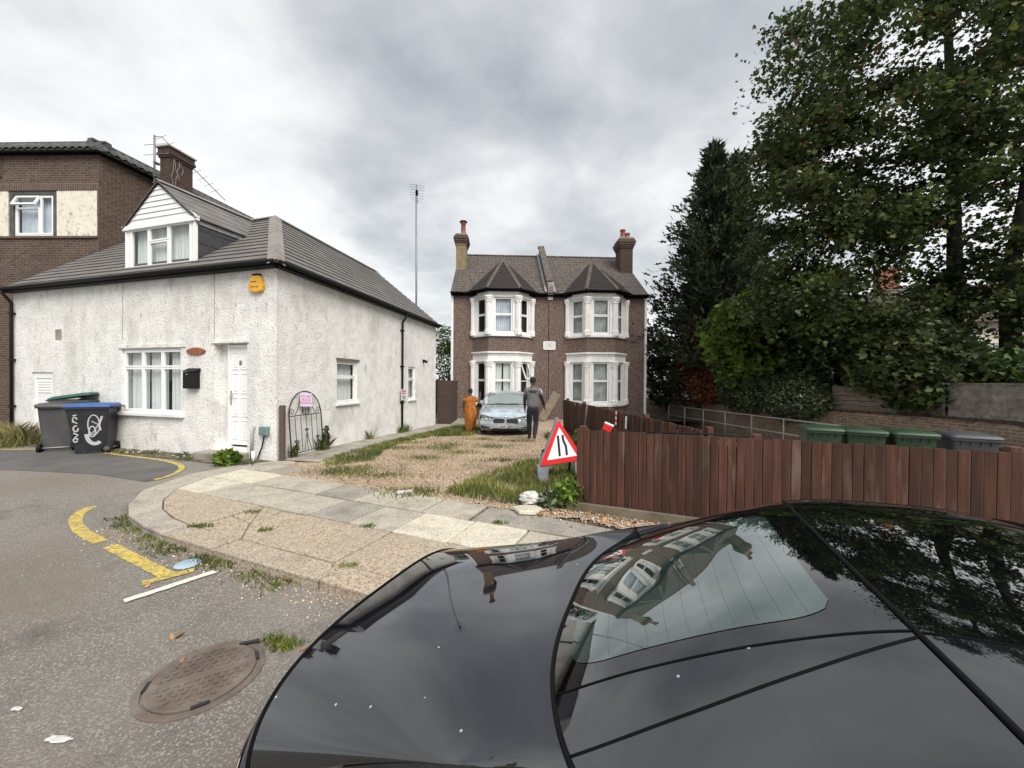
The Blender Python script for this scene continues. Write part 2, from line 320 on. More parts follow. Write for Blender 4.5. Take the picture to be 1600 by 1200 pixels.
MT['wood_brown'] = mat('stained_fence_wood', [(0.3, (.040, .0165, .0105)), (0.55, (.078, .031, .019)), (0.75, (.125, .056, .035))], scale=3, detail=9, rough=.85, stretch=(6, 6, .5), bump=(18, .45, .006, (8, 8, .4)), stains=[(2.3, .58, .68, (.15, .115, .09), .65, (3, 3, .5)), (1.0, .5, .68, (.038, .018, .013), .6)], objrand=True)
MT['wood_old'] = mat('weathered_wood', [(0.3, (.085, .065, .05)), (0.7, (.19, .155, .125))], scale=4, detail=9, rough=.9, stretch=(1, 1, 6), bump=(18, .5, .006, (1, 1, 8)))
MT['wood_grey'] = mat('grey_timber', [(0.3, (.10, .08, .055)), (0.7, (.20, .165, .12))], scale=4, detail=9, rough=.9, bump=(18, .5, .006), stains=[(3, .5, .7, (.07, .08, .04), .6)])
MT['wood_post'] = mat('post_wood', [(0.3, (.06, .042, .034)), (0.7, (.125, .09, .07))], scale=4, detail=9, rough=.9, stretch=(8, 8, .6), bump=(18, .5, .006, (8, 8, .5)))
MT['plank'] = mat('pale_plank', [(0.3, (.16, .13, .10)), (0.7, (.26, .215, .165))], scale=5, detail=8, rough=.9)
MT['iron'] = flat('wrought_iron', (.018, .016, .015), .6, .3)
MT['galv'] = mat('galvanised_steel', [(0.3, (.30, .29, .27)), (0.7, (.44, .43, .40))], scale=8, rough=.55, metal=.3)
MT['mast'] = flat('mast_metal', (.20, .20, .205), .5, .2, metal=.4)
MT['bin_grey'] = mat('grey_bin_plastic', [(0.3, (.052, .053, .056)), (0.7, (.075, .076, .08))], scale=4, rough=.55, bump=(70, .15, .002), stains=[(4, .55, .7, (.10, .095, .09), .4)])
MT['bin_black'] = mat('black_bin_plastic', [(0.3, (.012, .013, .017)), (0.7, (.024, .025, .03))], scale=4, rough=.45, stains=[(4, .58, .7, (.06, .055, .05), .4)])
MT['bin_blue'] = flat('blue_bin_lid', (.025, .085, .27), .45, .15)
MT['bin_teal'] = flat('teal_bin_lid', (.012, .085, .065), .5, .2)
MT['bin_green'] = mat('green_bin_plastic', [(0.3, (.011, .032, .014)), (0.7, (.019, .050, .022))], scale=3, rough=.5, stains=[(4, .55, .7, (.09, .11, .07), .4)])
MT['bin_slate'] = flat('slate_bin_plastic', (.050, .054, .064), .5, .15)
MT['spray'] = flat('spray_paint', (.42, .43, .44), .7, .1)
MT['orange_box'] = mat('amber_plastic', [(0.3, (.62, .32, .02)), (0.7, (.74, .42, .04))], scale=5, rough=.4)
MT['amber_ink'] = flat('amber_ink', (.16, .09, .01), .6)
MT['varnish'] = mat('varnished_plaque', [(0.3, (.18, .045, .02)), (0.7, (.34, .11, .05))], scale=9, rough=.4)
MT['red'] = flat('sign_red', (.62, .015, .02), .45, .06)
MT['red2'] = flat('notice_red', (.55, .02, .08), .5, .06)
MT['pink_ink'] = flat('notice_ink', (.55, .05, .22), .7, .1)
MT['lilac'] = flat('lilac_card', (.72, .68, .84), .6, .04)
MT['sign_white'] = flat('sign_white', (.74, .76, .78), .4, .04)
MT['black'] = flat('sign_black', (.012, .012, .013), .5)
MT['sign_grey'] = mat('grey_plastic', [(0.3, (.145, .155, .175)), (0.7, (.215, .225, .245))], scale=4, rough=.55, stains=[(5, .56, .7, (.30, .30, .30), .4)])
MT['plaque'] = flat('plaque_stone', (.66, .67, .66), .8, .1, scale=12)
MT['plaque_ink'] = flat('plaque_ink', (.42, .43, .42), .8, .1)
MT['litter_white'] = mat('white_litter', [(0.3, (.40, .40, .38)), (0.7, (.58, .58, .56))], scale=12, rough=.6)
MT['blue_litter'] = flat('blue_litter', (.28, .38, .46), .6, .15)
MT['brownleaf'] = leafmat('dead_leaf', [(0.1, (.30, .13, .06)), (0.6, (.42, .24, .12)), (1, (.22, .10, .05))], .1, .8)
MT['terracotta'] = mat('terracotta', [(0.3, (.22, .075, .05)), (0.7, (.34, .135, .09))], scale=6, rough=.85, stains=[(4, .5, .7, (.05, .04, .035), .6)])
MT['green_box'] = flat('green_meter_box', (.13, .20, .19), .6, .1)
MT['blue_tarp'] = flat('blue_tarpaulin', (.01, .06, .16), .55, .2)
# ------------------------------------------------------------------ ground, road, pavement, drive
mb = MB(); mb.quad((-600, -200, -1.2), (600, -200, -1.2), (600, 900, -1.2), (-600, 900, -1.2)); struct(mb.build('ground', MT['earth']))
C0 = Vector((-4.847, 7.899, 0)); FD = Vector((-.9596, .2815, 0)); RD = Vector((.1733, .9849, 0))     # cottage corner and wall directions
NF = Vector((-.2815, -.9596, 0)); NR = Vector((.9849, -.1733, 0))
mb = MB(); xs = [-60, -45, -35, -28, -22]+[-18+.5*i for i in range(53)]+[9, 11, 14, 20, 30]; ys = [-30, -20, -12, -8, -5, -3, -1.5, -.5]+[.25*i for i in range(50)]
P = []
for y in ys:
    row = []
    for x in xs:
        z = ZR(x, y)
        if (Vector((x, y, 0))-C0).dot(NF) < -.4 or (x > -4.6 and y > 6.2): z = -.7
        if KN.dot(Vector((x, y, 0))) > 2.9 and KD.dot(Vector((x, y, 0))) > -5.6: z = -.7
        row.append((x, y, z))
    P.append(row)
mb.grid(P, smooth=False); struct(mb.build('road', MT['asphalt']))
# resurfaced strip of darker asphalt by the cottage
mb = MB(); pl = [(-30, 12.4), (-13.3, 8.95), (-10.9, 9.12), (-8.3, 8.42), (-6.9, 7.85), (-6.2, 7.22), (-5.98, 6.75), (-6.05, 6.36), (-7.41, 6.82), (-9.49, 7.10), (-13, 7.75), (-30, 11)]
mb.quad(*[(x, y, ZR(x, y)+.006) for x, y in pl]); struct(mb.build('road_patch', MT['asphalt_dark']))

# kerb outline: outer and inner edge in kerb coordinates
KO = [(-7.45, 5.6), (-7.86, 4.75), (-7.86, 3.95), (-7.36, 3.14), (-6.72, 2.71), (-6.18, 2.50), (-5.6, 2.385), (-5.1, 2.345), (-4.2, 2.33), (-2.75, 2.33), (-1.3, 2.33), (.1, 2.33), (1.5, 2.33), (3.0, 2.33), (4.5, 2.33), (6, 2.33), (7.5, 2.33)]
KI = [(-7.1, 5.5), (-7.42, 4.7), (-7.36, 4.0), (-7.02, 3.42), (-6.52, 3.02), (-6.08, 2.80), (-5.56, 2.67), (-5.08, 2.615), (-4.2, 2.60), (-2.75, 2.60), (-1.3, 2.60), (.1, 2.60), (1.5, 2.60), (3.0, 2.60), (4.5, 2.60), (6, 2.60), (7.5, 2.60)]
mb = MB(); mb.quad(*[K(u, v, -.028) for u, v in KO[1:]], K(7.5, 4.96, -.028), K(-1.3, 4.96, -.028), K(-2, 4.9, -.028), K(-7.3, 5.75, -.028)); pave = struct(mb.build('pavement', MT['soil']))
def slab(poly, name, m, z=0.0, th=.16, gap=.016, tilt=.008):
    c = Vector((sum(p[0] for p in poly)/len(poly), sum(p[1] for p in poly)/len(poly), 0)); z += random.uniform(-.005, .005); tx, ty = random.uniform(-tilt, tilt), random.uniform(-tilt, tilt)
    pp = []
    for p in poly:
        d = Vector((p[0], p[1], 0))-c; l = d.length; d = d*((l-gap)/l); pp.append(c+d+Vector((0, 0, z+tx*d.x+ty*d.y)))
    mb = MB(); n = len(pp); top = pp; bot = [Vector((p.x, p.y, -th)) for p in pp]
    mb.add(top+bot, [tuple(range(n)), tuple(range(2*n-1, n-1, -1))]+[(i, n+i, n+(i+1) % n, (i+1) % n) for i in range(n)])
    return mb.build(name, m, pave, bevel=.010)
def sub(a, b, k): return [(a[0]+(b[0]-a[0])*i/k, a[1]+(b[1]-a[1])*i/k) for i in range(1, k)]
brk = [0, 2, 3, 5, 7, 8, 9, 10, 11, 12, 13, 14, 15, 16]
kmats = ['kerb', 'kerb', 'kerb', 'kerb', 'slab_agg2', 'slab_agg2', 'slab_agg', 'slab_agg2', 'kerb', 'kerb', 'kerb', 'kerb', 'kerb']
for k in range(len(brk)-1):
    i, j = brk[k], brk[k+1]; pl = [K(*p) for p in KO[i:j+1]]+[K(*p) for p in KI[i:j+1][::-1]]
    slab([(p.x, p.y) for p in pl], 'kerbstone', MT[kmats[k]], z=.0, th=.2, gap=.013)
def clip(poly, a, b):
    """keep the side left of a->b in (u,v)"""
    o = []; f = lambda p: (b[0]-a[0])*(p[1]-a[1])-(b[1]-a[1])*(p[0]-a[0])
    for i, p in enumerate(poly):
        q = poly[(i+1) % len(poly)]; fp, fq = f(p), f(q)
        if fp >= 0: o.append(p)
        if (fp < 0) != (fq < 0): t = fp/(fp-fq); o.append((p[0]+(q[0]-p[0])*t, p[1]+(q[1]-p[1])*t))
    return o
def pslab(poly, m, **k):
    for a, b in zip(KI[:8], KI[1:9]):
        poly = clip(poly, a, b)
        if len(poly) < 3: return
    A = sum(poly[i][0]*poly[(i+1) % len(poly)][1]-poly[(i+1) % len(poly)][0]*poly[i][1] for i in range(len(poly)))/2
    if A < .02: return
    P = [K(*p) for p in poly]; slab([(p.x, p.y) for p in P], 'paving_slab', MT[m], **k)
rows = [
 (2.61, 3.395, [(-7.6, 'slab_agg'), (-5.02, 'crk'), (-4.2, 'crk2'), (-2.88, 'crk3'), (-1.6, 'slab_agg2'), (-.7, 'slab_grey'), (.2, 'slab_agg2'), (1.1, 'slab_grey'), (2, 'slab_grey'), (2.9, 'slab_agg2'), (3.8, 'slab_grey'), (4.7, 'slab_grey'), (5.6, 'slab_agg2'), (6.5, 'slab_grey'), (7.4, None)]),
 (3.40, 4.06, [(-7.6, 'slab_pale'), (-6.45, 'slab_grey'), (-5.55, 'slab_grey'), (-4.92, 'slab_grey'), (-4.22, 'slab_dark'), (-3.54, 'slab_grey'), (-2.9, 'slab_pale'), (-2.17, 'slab_pale'), (-1.5, 'slab_grey'), (-.8, 'slab_grey'), (-.1, 'slab_dark'), (.6, 'slab_grey'), (1.3, 'slab_grey'), (2, 'slab_grey'), (2.7, 'slab_dark'), (3.4, 'slab_grey'), (4.1, 'slab_grey'), (4.8, 'slab_grey'), (5.5, 'slab_dark'), (6.2, 'slab_grey'), (6.9, None)]),
 (4.065, 4.66, [(-7.6, 'slab_pale'), (-6.3, 'slab_grey'), (-5.7, 'slab_grey'), (-4.85, 'slab_dark'), (-4.15, 'slab_grey'), (-3.6, 'slab_grey'), (-2.98, 'slab_grey'), (-2.3, None)]),
 (4.67, 5.2, [(-7.6, 'slab_grey'), (-6.9, 'slab_dark'), (-6.3, None)])]
for v0, v1, us in rows:
    for (u, m), (u2, _) in zip(us[:-1], us[1:]):
        if m is None: continue
        if m == 'crk':       # slab broken into shards
            c = (-4.55, 2.93); rim = [(-5.0, 2.61), (-4.72, 2.61), (-4.2, 2.61), (-4.2, 2.95), (-4.2, 3.39), (-4.62, 3.39), (-5.0, 3.39), (-5.0, 3.0)]
            for a, b in zip(rim, rim[1:]+rim[:1]): pslab([c, a, b], 'slab_agg', gap=.012, tilt=.02, z=-.006)
        elif m in ('crk2', 'crk3'):     # slabs snapped across along a jagged line
            k = u+(u2-u)*(.42 if m == 'crk2' else .15); J = [(k+random.uniform(-.05, .05)+.12*i/6, v0+(v1-v0)*i/6) for i in range(7)]
            pslab([(u, v0)]+J+[(u, v1)], 'slab_agg', gap=.007, z=-.008); pslab([J[0], (u2, v0), (u2, v1)]+J[::-1][:-1], 'slab_agg', gap=.007)
        else: pslab([(u, v0), (u2, v0), (u2, v1), (u, v1)], m)
# concrete strip and patches in front of the gravel drive
for poly, m in (([(-2.28, 4.07), (-1.5, 4.07), (-.6, 4.1), (-.5, 4.45), (-1.7, 4.6), (-2.28, 4.62)], 'slab_dark'), ([(-.58, 4.08), (.7, 4.08), (.8, 4.5), (-.48, 4.5)], 'concrete'), ([(.72, 4.08), (2.6, 4.08), (2.6, 4.5), (.82, 4.5)], 'concrete'), ([(2.62, 4.08), (4.6, 4.08), (4.6, 4.5), (2.62, 4.5)], 'concrete'), ([(4.62, 4.08), (7, 4.08), (7, 4.5), (4.62, 4.5)], 'concrete')):
    pslab(poly, m, z=-.008)

# gravel drive
def in_cot(x, y, m=0): d = Vector((x, y, 0))-C0; return d.dot(NR) < m and d.dot(NF) < m
mb = MB(); st = .09; V = {}; nx, ny = int(8.4/st), int(16.4/st)
ok = lambda x, y: KN.dot(Vector((x, y, 0))) > 4.62+.05*math.sin(9*x) and not in_cot(x, y, .05) and not (x < -4.55 and y < 8.2)
idx = {}
for j in range(ny):
    for i in range(nx):
        x, y = -5.0+i*st, 4.3+j*st
        if not ok(x+st/2, y+st/2): continue
        q = []
        for a, b in ((i, j), (i+1, j), (i+1, j+1), (i, j+1)):
            if (a, b) not in idx:
                X, Y = -5.0+a*st, 4.3+b*st; idx[(a, b)] = len(mb.v); mb.v.append((X, Y, G(X, Y)-.012+.012*math.sin(2.1*X+.7*Y)*math.sin(1.3*Y)))
            q.append(idx[(a, b)])
        mb.f.append(tuple(q)); mb.sm.append(True)
struct(mb.build('gravel_drive', MT['gravel_bed']))
# loose stones on top: far too many to count
def stones(n, pts, smin, smax, name, m):
    base = np.array([(1, 0, 0), (0, 1, 0), (-1, 0, 0), (0, -1, 0), (0, 0, .7), (0, 0, -.7)]); F = np.array([(0, 1, 4), (1, 2, 4), (2, 3, 4), (3, 0, 4), (1, 0, 5), (2, 1, 5), (3, 2, 5), (0, 3, 5)])
    a = RNG.uniform(0, 6.28, n); s = RNG.uniform(smin, smax, (n, 1))*RNG.uniform(.6, 1.4, (n, 3)); ca, sa = np.cos(a)[:, None], np.sin(a)[:, None]
    B = base[None]*s[:, None, :]; X = B[..., 0]*ca-B[..., 1]*sa; Y = B[..., 0]*sa+B[..., 1]*ca
    V = np.stack([X, Y, B[..., 2]], -1)+pts[:, None, :]; FF = (F[None]+6*np.arange(n)[:, None, None]).reshape(-1, 3)
    return link(npmesh(name, V.reshape(-1, 3), FF), name, m)
N = 60000; yy = 5.0+8.5*RNG.uniform(0, 1, N)**1.5; xx = RNG.uniform(-4.2, 2.2, N); keep = (np.sin(2.1*xx+1.3*np.sin(1.7*yy))+np.sin(1.9*yy+.8*xx) > RNG.uniform(-2.3, .2, N))&(.3907*xx+.9205*yy > 4.6)&(xx > -3.9+.17*(yy-8)); xx, yy = xx[keep], yy[keep]
stuff(stones(len(xx), np.stack([xx, yy, np.array([G(a, b) for a, b in zip(xx, yy)])+.002], 1), .006, .013, 'gravel', MT['gravel']), 'loose beige gravel stones covering the driveway', 'gravel')
N = 1300; uu = RNG.uniform(-1.9, 3.6, N); vv = 4.74+RNG.normal(0, .13, N); pts = np.array([K(u, v, .004) for u, v in zip(uu, np.clip(vv, 4.45, 4.98))])
stuff(stones(N, pts, .008, .02, 'fence_gravel', MT['gravel']), 'gravel and grit spilled along the foot of the front fence', 'gravel')
N = 900; uu = RNG.uniform(-6.2, -1.5, N); vv = 2.33-np.abs(RNG.normal(0, .16, N))-.01; pts = np.array([K(u, v, 0) for u, v in zip(uu, vv)]); pts[:, 2] = [ZR(p[0], p[1])+.003 for p in pts]
stuff(stones(N, pts, .004, .013, 'road_grit', MT['gravel']), 'grit lying in the gutter along the kerb', 'grit')
# soil along the cottage front
mb = MB(); mb.quad(*[C0+FD*s_+NF*d+Vector((0, 0, .0-.02*(d > .1))) for s_, d in ((-.1, -.1), (-.1, .35), (.8, .55), (2.2, .42), (4.2, .62), (6, .5), (8.9, .45), (8.9, -.1))]); struct(mb.build('soil_verge', MT['soil']))
# concrete side path along the cottage
mb = MB(); A = []; B = []
for i in range(24):
    s_ = .05+i*.42; p = C0+RD*s_; A.append(p-NR*.05+Vector((0, 0, G(p.x, p.y)+.012))); B.append(p+NR*(.92+.04*math.sin(i*1.7))+Vector((0, 0, G(p.x, p.y)+.006)))
mb.grid([A, B], smooth=False, flip=True)
for i in range(8): pass
struct(mb.build('side_path', MT['concrete']))
mb = MB(); mb.grid([[(-3.8, 16.9, -.235), (-3.8, 19.5, -.235)], [(-.9, 16.9, -.24), (-.9, 19.5, -.24)]], flip=True); struct(mb.build('rear_path', MT['concrete']))
# lower lane at the right, behind the fence
mb = MB(); mb.grid([[(x, y, G(x, y)-.05-.23*sstep((x-2.3)/2.5)-.37*sstep((x-7.9)/.7)) for x in (1.2, 2.3, 3, 4, 5, 6.4, 7, 7.6, 8.2, 8.8, 9.6, 10.8)] for y in (3.0, 5.0, 6, 7, 9, 12, 15, 18, 21, 26)], flip=False)
for f in list(mb.f): pass
o = mb.build('lane', MT['concrete']); struct(o)
mb = MB(); mb.grid([[(x, y, z) for x, z in ((10.3, .35), (11, .5), (14, .9), (30, 1.1), (60, 1.2))] for y in (2, 9, 16, 24, 60)]); struct(mb.build('garden_bank', MT['soil']))
mb = MB(); mb.grid([[(x, y, -.3) for x in (-60, -3.9, 20, 60)] for y in (19.3, 30, 60)]); struct(mb.build('yard', MT['earth']))

# ------------------------------------------------------------------ painted lines
def strip(name, pts, w, m, label, zoff=.005, cat='road marking', jag=.004):
    pts = [Vector((x, y, 0)) for x, y in pts]; fine = []
    for a, b in zip(pts[:-1], pts[1:]):
        k = max(1, int((b-a).length/.06))
        for i in range(k): fine.append(a+(b-a)*i/k)
    fine.append(pts[-1]); A = []; B = []
    for i, p in enumerate(fine):
        t = (fine[min(i+1, len(fine)-1)]-fine[max(i-1, 0)]).normalized(); n = Vector((-t.y, t.x, 0)); j1, j2 = random.uniform(-jag, jag), random.uniform(-jag, jag)
        for l, s_ in ((A, w/2+j1), (B, -w/2+j2)): q = p+n*s_; q.z = ZR(q.x, q.y)+zoff; l.append(q)
    mb = MB(); mb.grid([B, A], smooth=False, flip=True); return tag(mb.build(name, m), label, cat)
def smooth_pts(P, k=4):
    P = [Vector((*p, 0)) for p in P]; o = []
    for i in range(len(P)-1):
        a, b, c, d = P[max(i-1, 0)], P[i], P[i+1], P[min(i+2, len(P)-1)]
        for t in range(k):
            t /= k; q = .5*((2*b)+(c-a)*t+(2*a-5*b+4*c-d)*t*t+(-a+3*b-3*c+d)*t**3); o.append((q.x, q.y))
    o.append((P[-1].x, P[-1].y)); return o
strip('yellow_line', smooth_pts([(-5.72, 5.24), (-5.62, 5.0), (-5.36, 4.72), (-4.95, 4.42), (-4.42, 4.13)]), .12, MT['yellow'], 'short curved yellow line around the pavement corner')
strip('yellow_line', [(-4.22, 4.03), (-3.05, 3.42)], .112, MT['yellow'], 'straight yellow line ending in a T against the white line')
strip('yellow_line', [(-3.17, 3.29), (-2.92, 3.53)], .085, MT['yellow'], 'short yellow crossbar beside the white bay line', zoff=.009)
strip('white_line', [(-3.05, 3.02), (-2.70, 3.50)], .075, MT['white_line'], 'white parking bay end line beside the yellow crossbar', zoff=.012)
strip('yellow_line', smooth_pts([(-30, 13.2), (-16, 9.9), (-13, 9.1), (-11.9, 9.02), (-10.85, 9.13), (-9.6, 8.86), (-8.4, 8.4), (-7.35, 8.02), (-6.62, 7.62), (-6.25, 7.28), (-6.05, 6.94), (-5.98, 6.66), (-6.02, 6.48)]), 0.095, MT['yellow'], 'long yellow line hooking round past the wheelie bins', zoff=.011)

# ------------------------------------------------------------------ manhole cover
mc = Vector((-1.82, 2.27, 0)); mz = ZR(0, 2)+.004
man = thing('manhole_cover', 'round rusty iron manhole cover with raised studs in the road', 'manhole', (mc.x, mc.y, mz))
mb = MB(); mb.lathe((mc.x, mc.y, mz), [(.312, -.02), (.312, .002), (.306, .004), (.277, .005), (.272, -.008)], 48, smooth=False); mb.build('frame', MT['rust'], man)
mb = MB(); mb.lathe((mc.x, mc.y, mz), [(.265, -.02), (.265, .009), (.258, .012), (.001, .012)], 48, smooth=False)
lid = mb.build('lid', MT['rust'], man)
ang = 0.55
for i in range(-6, 7):
    for j in range(-6, 7):
        x, y = (i+.5*(j % 2))*.046, j*.041; rr = math.hypot(x, y)
        if rr > .225 or abs(y) < .02: continue
        a = ang+(.6 if (i+j) % 2 else -.6); mb = MB(); M = Matrix.Rotation(a, 3, 'Z'); c = Matrix.Rotation(ang, 3, 'Z') @ Vector((x, y, 0))
        mb.box((mc.x+c.x, mc.y+c.y, mz+.0135), (.012, .006, .006), M); mb.build('stud', MT['rust'], lid)
mb = MB(); mb.box((mc.x, mc.y, mz+.0130), (.17, .004, .002), Matrix.Rotation(ang, 3, 'Z')); mb.build('rib', MT['rust'], lid)
for a in (ang+.1, ang+math.pi*.95, ang-1.5):
    mb = MB(); mb.box((mc.x+.265*math.cos(a), mc.y+.265*math.sin(a), mz+.0125), (.010, .04, .003), Matrix.Rotation(a, 3, 'Z')); mb.build('keyway', MT['black'], man)
# ------------------------------------------------------------------ wall and window builders
Z = Vector((0, 0, 1))
class Fr:
    """a wall frame: s along the wall, z up, d outward"""
    def __init__(f, O, D, N): f.O, f.D, f.N = Vector(O), Vector(D).normalized(), Vector(N).normalized(); f.M = axes(f.D, f.N, Z)
    def p(f, s, z, d=0): return f.O+f.D*s+f.N*d+Z*z
    def box(f, mb, s0, s1, z0, z1, d0, d1): return mb.box(f.p((s0+s1)/2, (z0+z1)/2, (d0+d1)/2), (abs(s1-s0)/2, abs(d1-d0)/2, abs(z1-z0)/2), f.M)
def wall_holes(mb, fr, s0, s1, z0, z1, holes, depth=.18, d=0):
    S_ = sorted({s0, s1, *[h[0] for h in holes], *[h[1] for h in holes]}); Z_ = sorted({z0, z1, *[h[2] for h in holes], *[h[3] for h in holes]})
    for a, b in zip(S_[:-1], S_[1:]):
        for c, e in zip(Z_[:-1], Z_[1:]):
            ms, mz = (a+b)/2, (c+e)/2
            if any(h[0] < ms < h[1] and h[2] < mz < h[3] for h in holes): continue
            q = [fr.p(a, c, d), fr.p(b, c, d), fr.p(b, e, d), fr.p(a, e, d)]
            if (q[1]-q[0]).cross(q[3]-q[0]).dot(fr.N) < 0: q.reverse()
            mb.quad(*q)
    for a, b, c, e in holes:
        for (x0, y0), (x1, y1) in (((a, c), (b, c)), ((b, c), (b, e)), ((b, e), (a, e)), ((a, e), (a, c))):
            mb.quad(fr.p(x0, y0, d), fr.p(x1, y1, d), fr.p(x1, y1, d-depth), fr.p(x0, y0, d-depth))
def wavy(fr, s0, s1, z0, z1, d, amp=.025, pitch=.11, gap=None):
    mb = MB(); n = max(6, int((s1-s0)/.018)); rows = []; ph = random.uniform(0, 6)
    for z in np.linspace(z0, z1, 4):
        row = []
        for i in range(n+1):
            s = s0+(s1-s0)*i/n; k = .8+.2*(z1-z)/(z1-z0+1e-6)
            row.append(fr.p(s, z, d+k*amp*(math.sin(2*math.pi*s/pitch+ph)+.4*math.sin(2*math.pi*s/(pitch*.37)+1.7*ph))))
        rows.append(row)
    mb.grid(rows); return mb
def window(par, fr, s0, s1, z0, z1, cells, d=-.06, fw=.05, curtain='curtain', cur=None, room=.6, sash=None, name='window', open_cell=None):
    """cells: rects in 0..1 (a,b,c,e); frame bars between them; each pane with its own sash"""
    if s0 > s1: s0, s1 = s1, s0
    mb = MB(); w, h = s1-s0, z1-z0; fd = .06
    for q in ((s0, s0+fw, z0, z1), (s1-fw, s1, z0, z1), (s0+fw, s1-fw, z0, z0+fw), (s0+fw, s1-fw, z1-fw, z1)): fr.box(mb, *q, d-fd, d)
    win = mb.build(name, MT['upvc'], par, bevel=.006)
    for k, (a, b, c, e) in enumerate(cells):
        x0, x1, y0, y1 = s0+a*w, s0+b*w, z0+c*h, z0+e*h; sw = sash or .038; mb = MB(); i = .006
        x0 += i if a > 0 else fw-.012; x1 -= i if b < 1 else fw-.012; y0 += i if c > 0 else fw-.012; y1 -= i if e < 1 else fw-.012
        f2 = fr
        if open_cell == k:      # pivoted outwards about its top edge
            top = fr.p(0, y1, d+.01); t = R_(24); f2 = None
            def pp(s, z, dd, _t=t, _y=y1): return fr.p(s, _y-(_y-z)*math.cos(_t)+dd*math.sin(_t), d+.012+(_y-z)*math.sin(_t)+dd*math.cos(_t))
            M2 = axes(fr.D, fr.N*math.cos(t)+Z*math.sin(t), Z*math.cos(t)-fr.N*math.sin(t))
            def bx(mb, a0, a1, b0, b1, d0, d1): mb.box(pp((a0+a1)/2, (b0+b1)/2, (d0+d1)/2-d), ((a1-a0)/2, abs(d1-d0)/2, (b1-b0)/2), M2)
        else: bx = lambda mb, *q: fr.box(mb, *q)
        for q in ((x0, x0+sw, y0, y1), (x1-sw, x1, y0, y1), (x0+sw, x1-sw, y0, y0+sw), (x0+sw, x1-sw, y1-sw, y1)): bx(mb, *q, d-.045, d+.008+.001*k)
        mb.build('sash', MT['upvc'], win, bevel=.005)
        mb = MB(); bx(mb, x0+sw-.004, x1-sw+.004, y0+sw-.004, y1-sw+.004, d-.026, d-.020); mb.build('pane', MT['glass'], win)
    if curtain:
        for (a, b) in (cur or [(0, 1)]):
            wavy(fr, s0+a*w+.02, s0+b*w-.02, z0+.03, z1-.02, d-.16).build('curtain', MT[curtain], win)
    mb = MB(); e = .004
    c = [fr.p(s0-e, z0-e, d-fd-.01), fr.p(s1+e, z0-e, d-fd-.01), fr.p(s1+e, z1+e, d-fd-.01), fr.p(s0-e, z1+e, d-fd-.01)]; g = [p-fr.N*room for p in c]
    for i in range(4): mb.quad(c[i], c[(i+1) % 4], g[(i+1) % 4], g[i])
    mb.quad(*g); mb.build('room_lining', MT['room'], win)
    return win
def courses(par, name, m, e0, e1, t0, t1, n, th=.018, joint=None, lap=1.06):
    """roof slope as n separate tile courses between eave line e0-e1 and top line t0-t1"""
    e0, e1, t0, t1 = map(Vector, (e0, e1, t0, t1)); nn = (e1-e0).cross(t0-e0).normalized()
    if nn.z < 0: nn = -nn
    obs = []
    for i in range(n):
        a, b = i/n, min(1, (i+lap)/n)
        p = [e0+(t0-e0)*a, e1+(t1-e1)*a, e1+(t1-e1)*b, e0+(t0-e0)*b]
        mb = MB(); up = nn*(th+.010); lo = nn*.004
        P = [p[0]+up, p[1]+up, p[2]+lo, p[3]+lo, p[0]+nn*.010, p[1]+nn*.010]
        mb.add(P, [(0, 1, 2, 3), (4, 5, 1, 0), (4, 0, 3), (1, 5, 2)])
        for f in range(1): pass
        obs.append(mb.build(name, m, par))
    return obs

# ------------------------------------------------------------------ the white cottage
cot = thing('cottage', 'white pebbledashed corner cottage with grey slate roof and gabled dormer', 'house', tuple(C0))
FF = Fr(C0, FD, NF); FRt = Fr(C0, RD, NR)
FL, RL, EZ = 9.05, 8.88, 4.02; BA = 2.85; RZ = 6.50
mb = MB()
wall_holes(mb, FF, 0, FL, -.5, EZ, [(.77, 1.72, .18, 2.44), (2.71, 4.71, .87, 2.37), (7.35, 8.25, .3, 1.82)], .2)
wall_holes(mb, FRt, 0, RL, -.7, EZ, [(2.0, 2.93, 1.06, 2.17), (6.2, 6.79, .96, 2.17)], .16)
bk = C0+RD*RL-NR*(2*BA); LE = C0+FD*FL
g0, g1, gr = C0+RD*RL, bk, (C0+RD*RL-NR*BA); mb.add([g0+Z*-.7, g1+Z*-.7, g1+Z*EZ, gr+Z*(RZ-.04), g0+Z*EZ], [(0, 1, 2, 3, 4)])
lb = LE-NF*(2*BA); mb.add([LE+Z*-.5, lb+Z*-.5, lb+Z*EZ, LE-NF*BA+Z*(RZ-.04), LE+Z*EZ], [(4, 3, 2, 1, 0)])
inn = C0+FD*(2*BA+.35)-NF*(2*BA)
mb.quad(lb+Z*-.5, inn+Z*-.5, inn+Z*EZ, lb+Z*EZ); mb.quad(bk+Z*-.5, inn+Z*-.5, inn+Z*EZ, bk+Z*EZ)
mb.build('wall', MT['dash_white'], cot)
# raised plaster bands, cracks and corner bead
mb = MB(); FF.box(mb, -.004, .03, -.3, EZ-.02, -.02, .012); FRt.box(mb, -.01, .03, -.3, EZ-.02, -.02, .012); mb.build('corner_bead', MT['dash_white'], cot)
for s_, z0, z1 in ((1.70, 2.46, 3.98), (4.66, 2.6, 3.98)):
    mb = MB(); mb.tube([FF.p(s_+random.uniform(-.012, .012), z, .004) for z in np.linspace(z0, z1, 14)], .004, 5); mb.build('render_joint', MT['render_grey'], cot)
mb = MB(); FF.box(mb, 2.55, 4.8, 2.39, 2.47, -.05, .025); FF.box(mb, .72, 1.78, 2.45, 2.50, -.05, .03); mb.build('lintel', MT['dash_white'], cot)
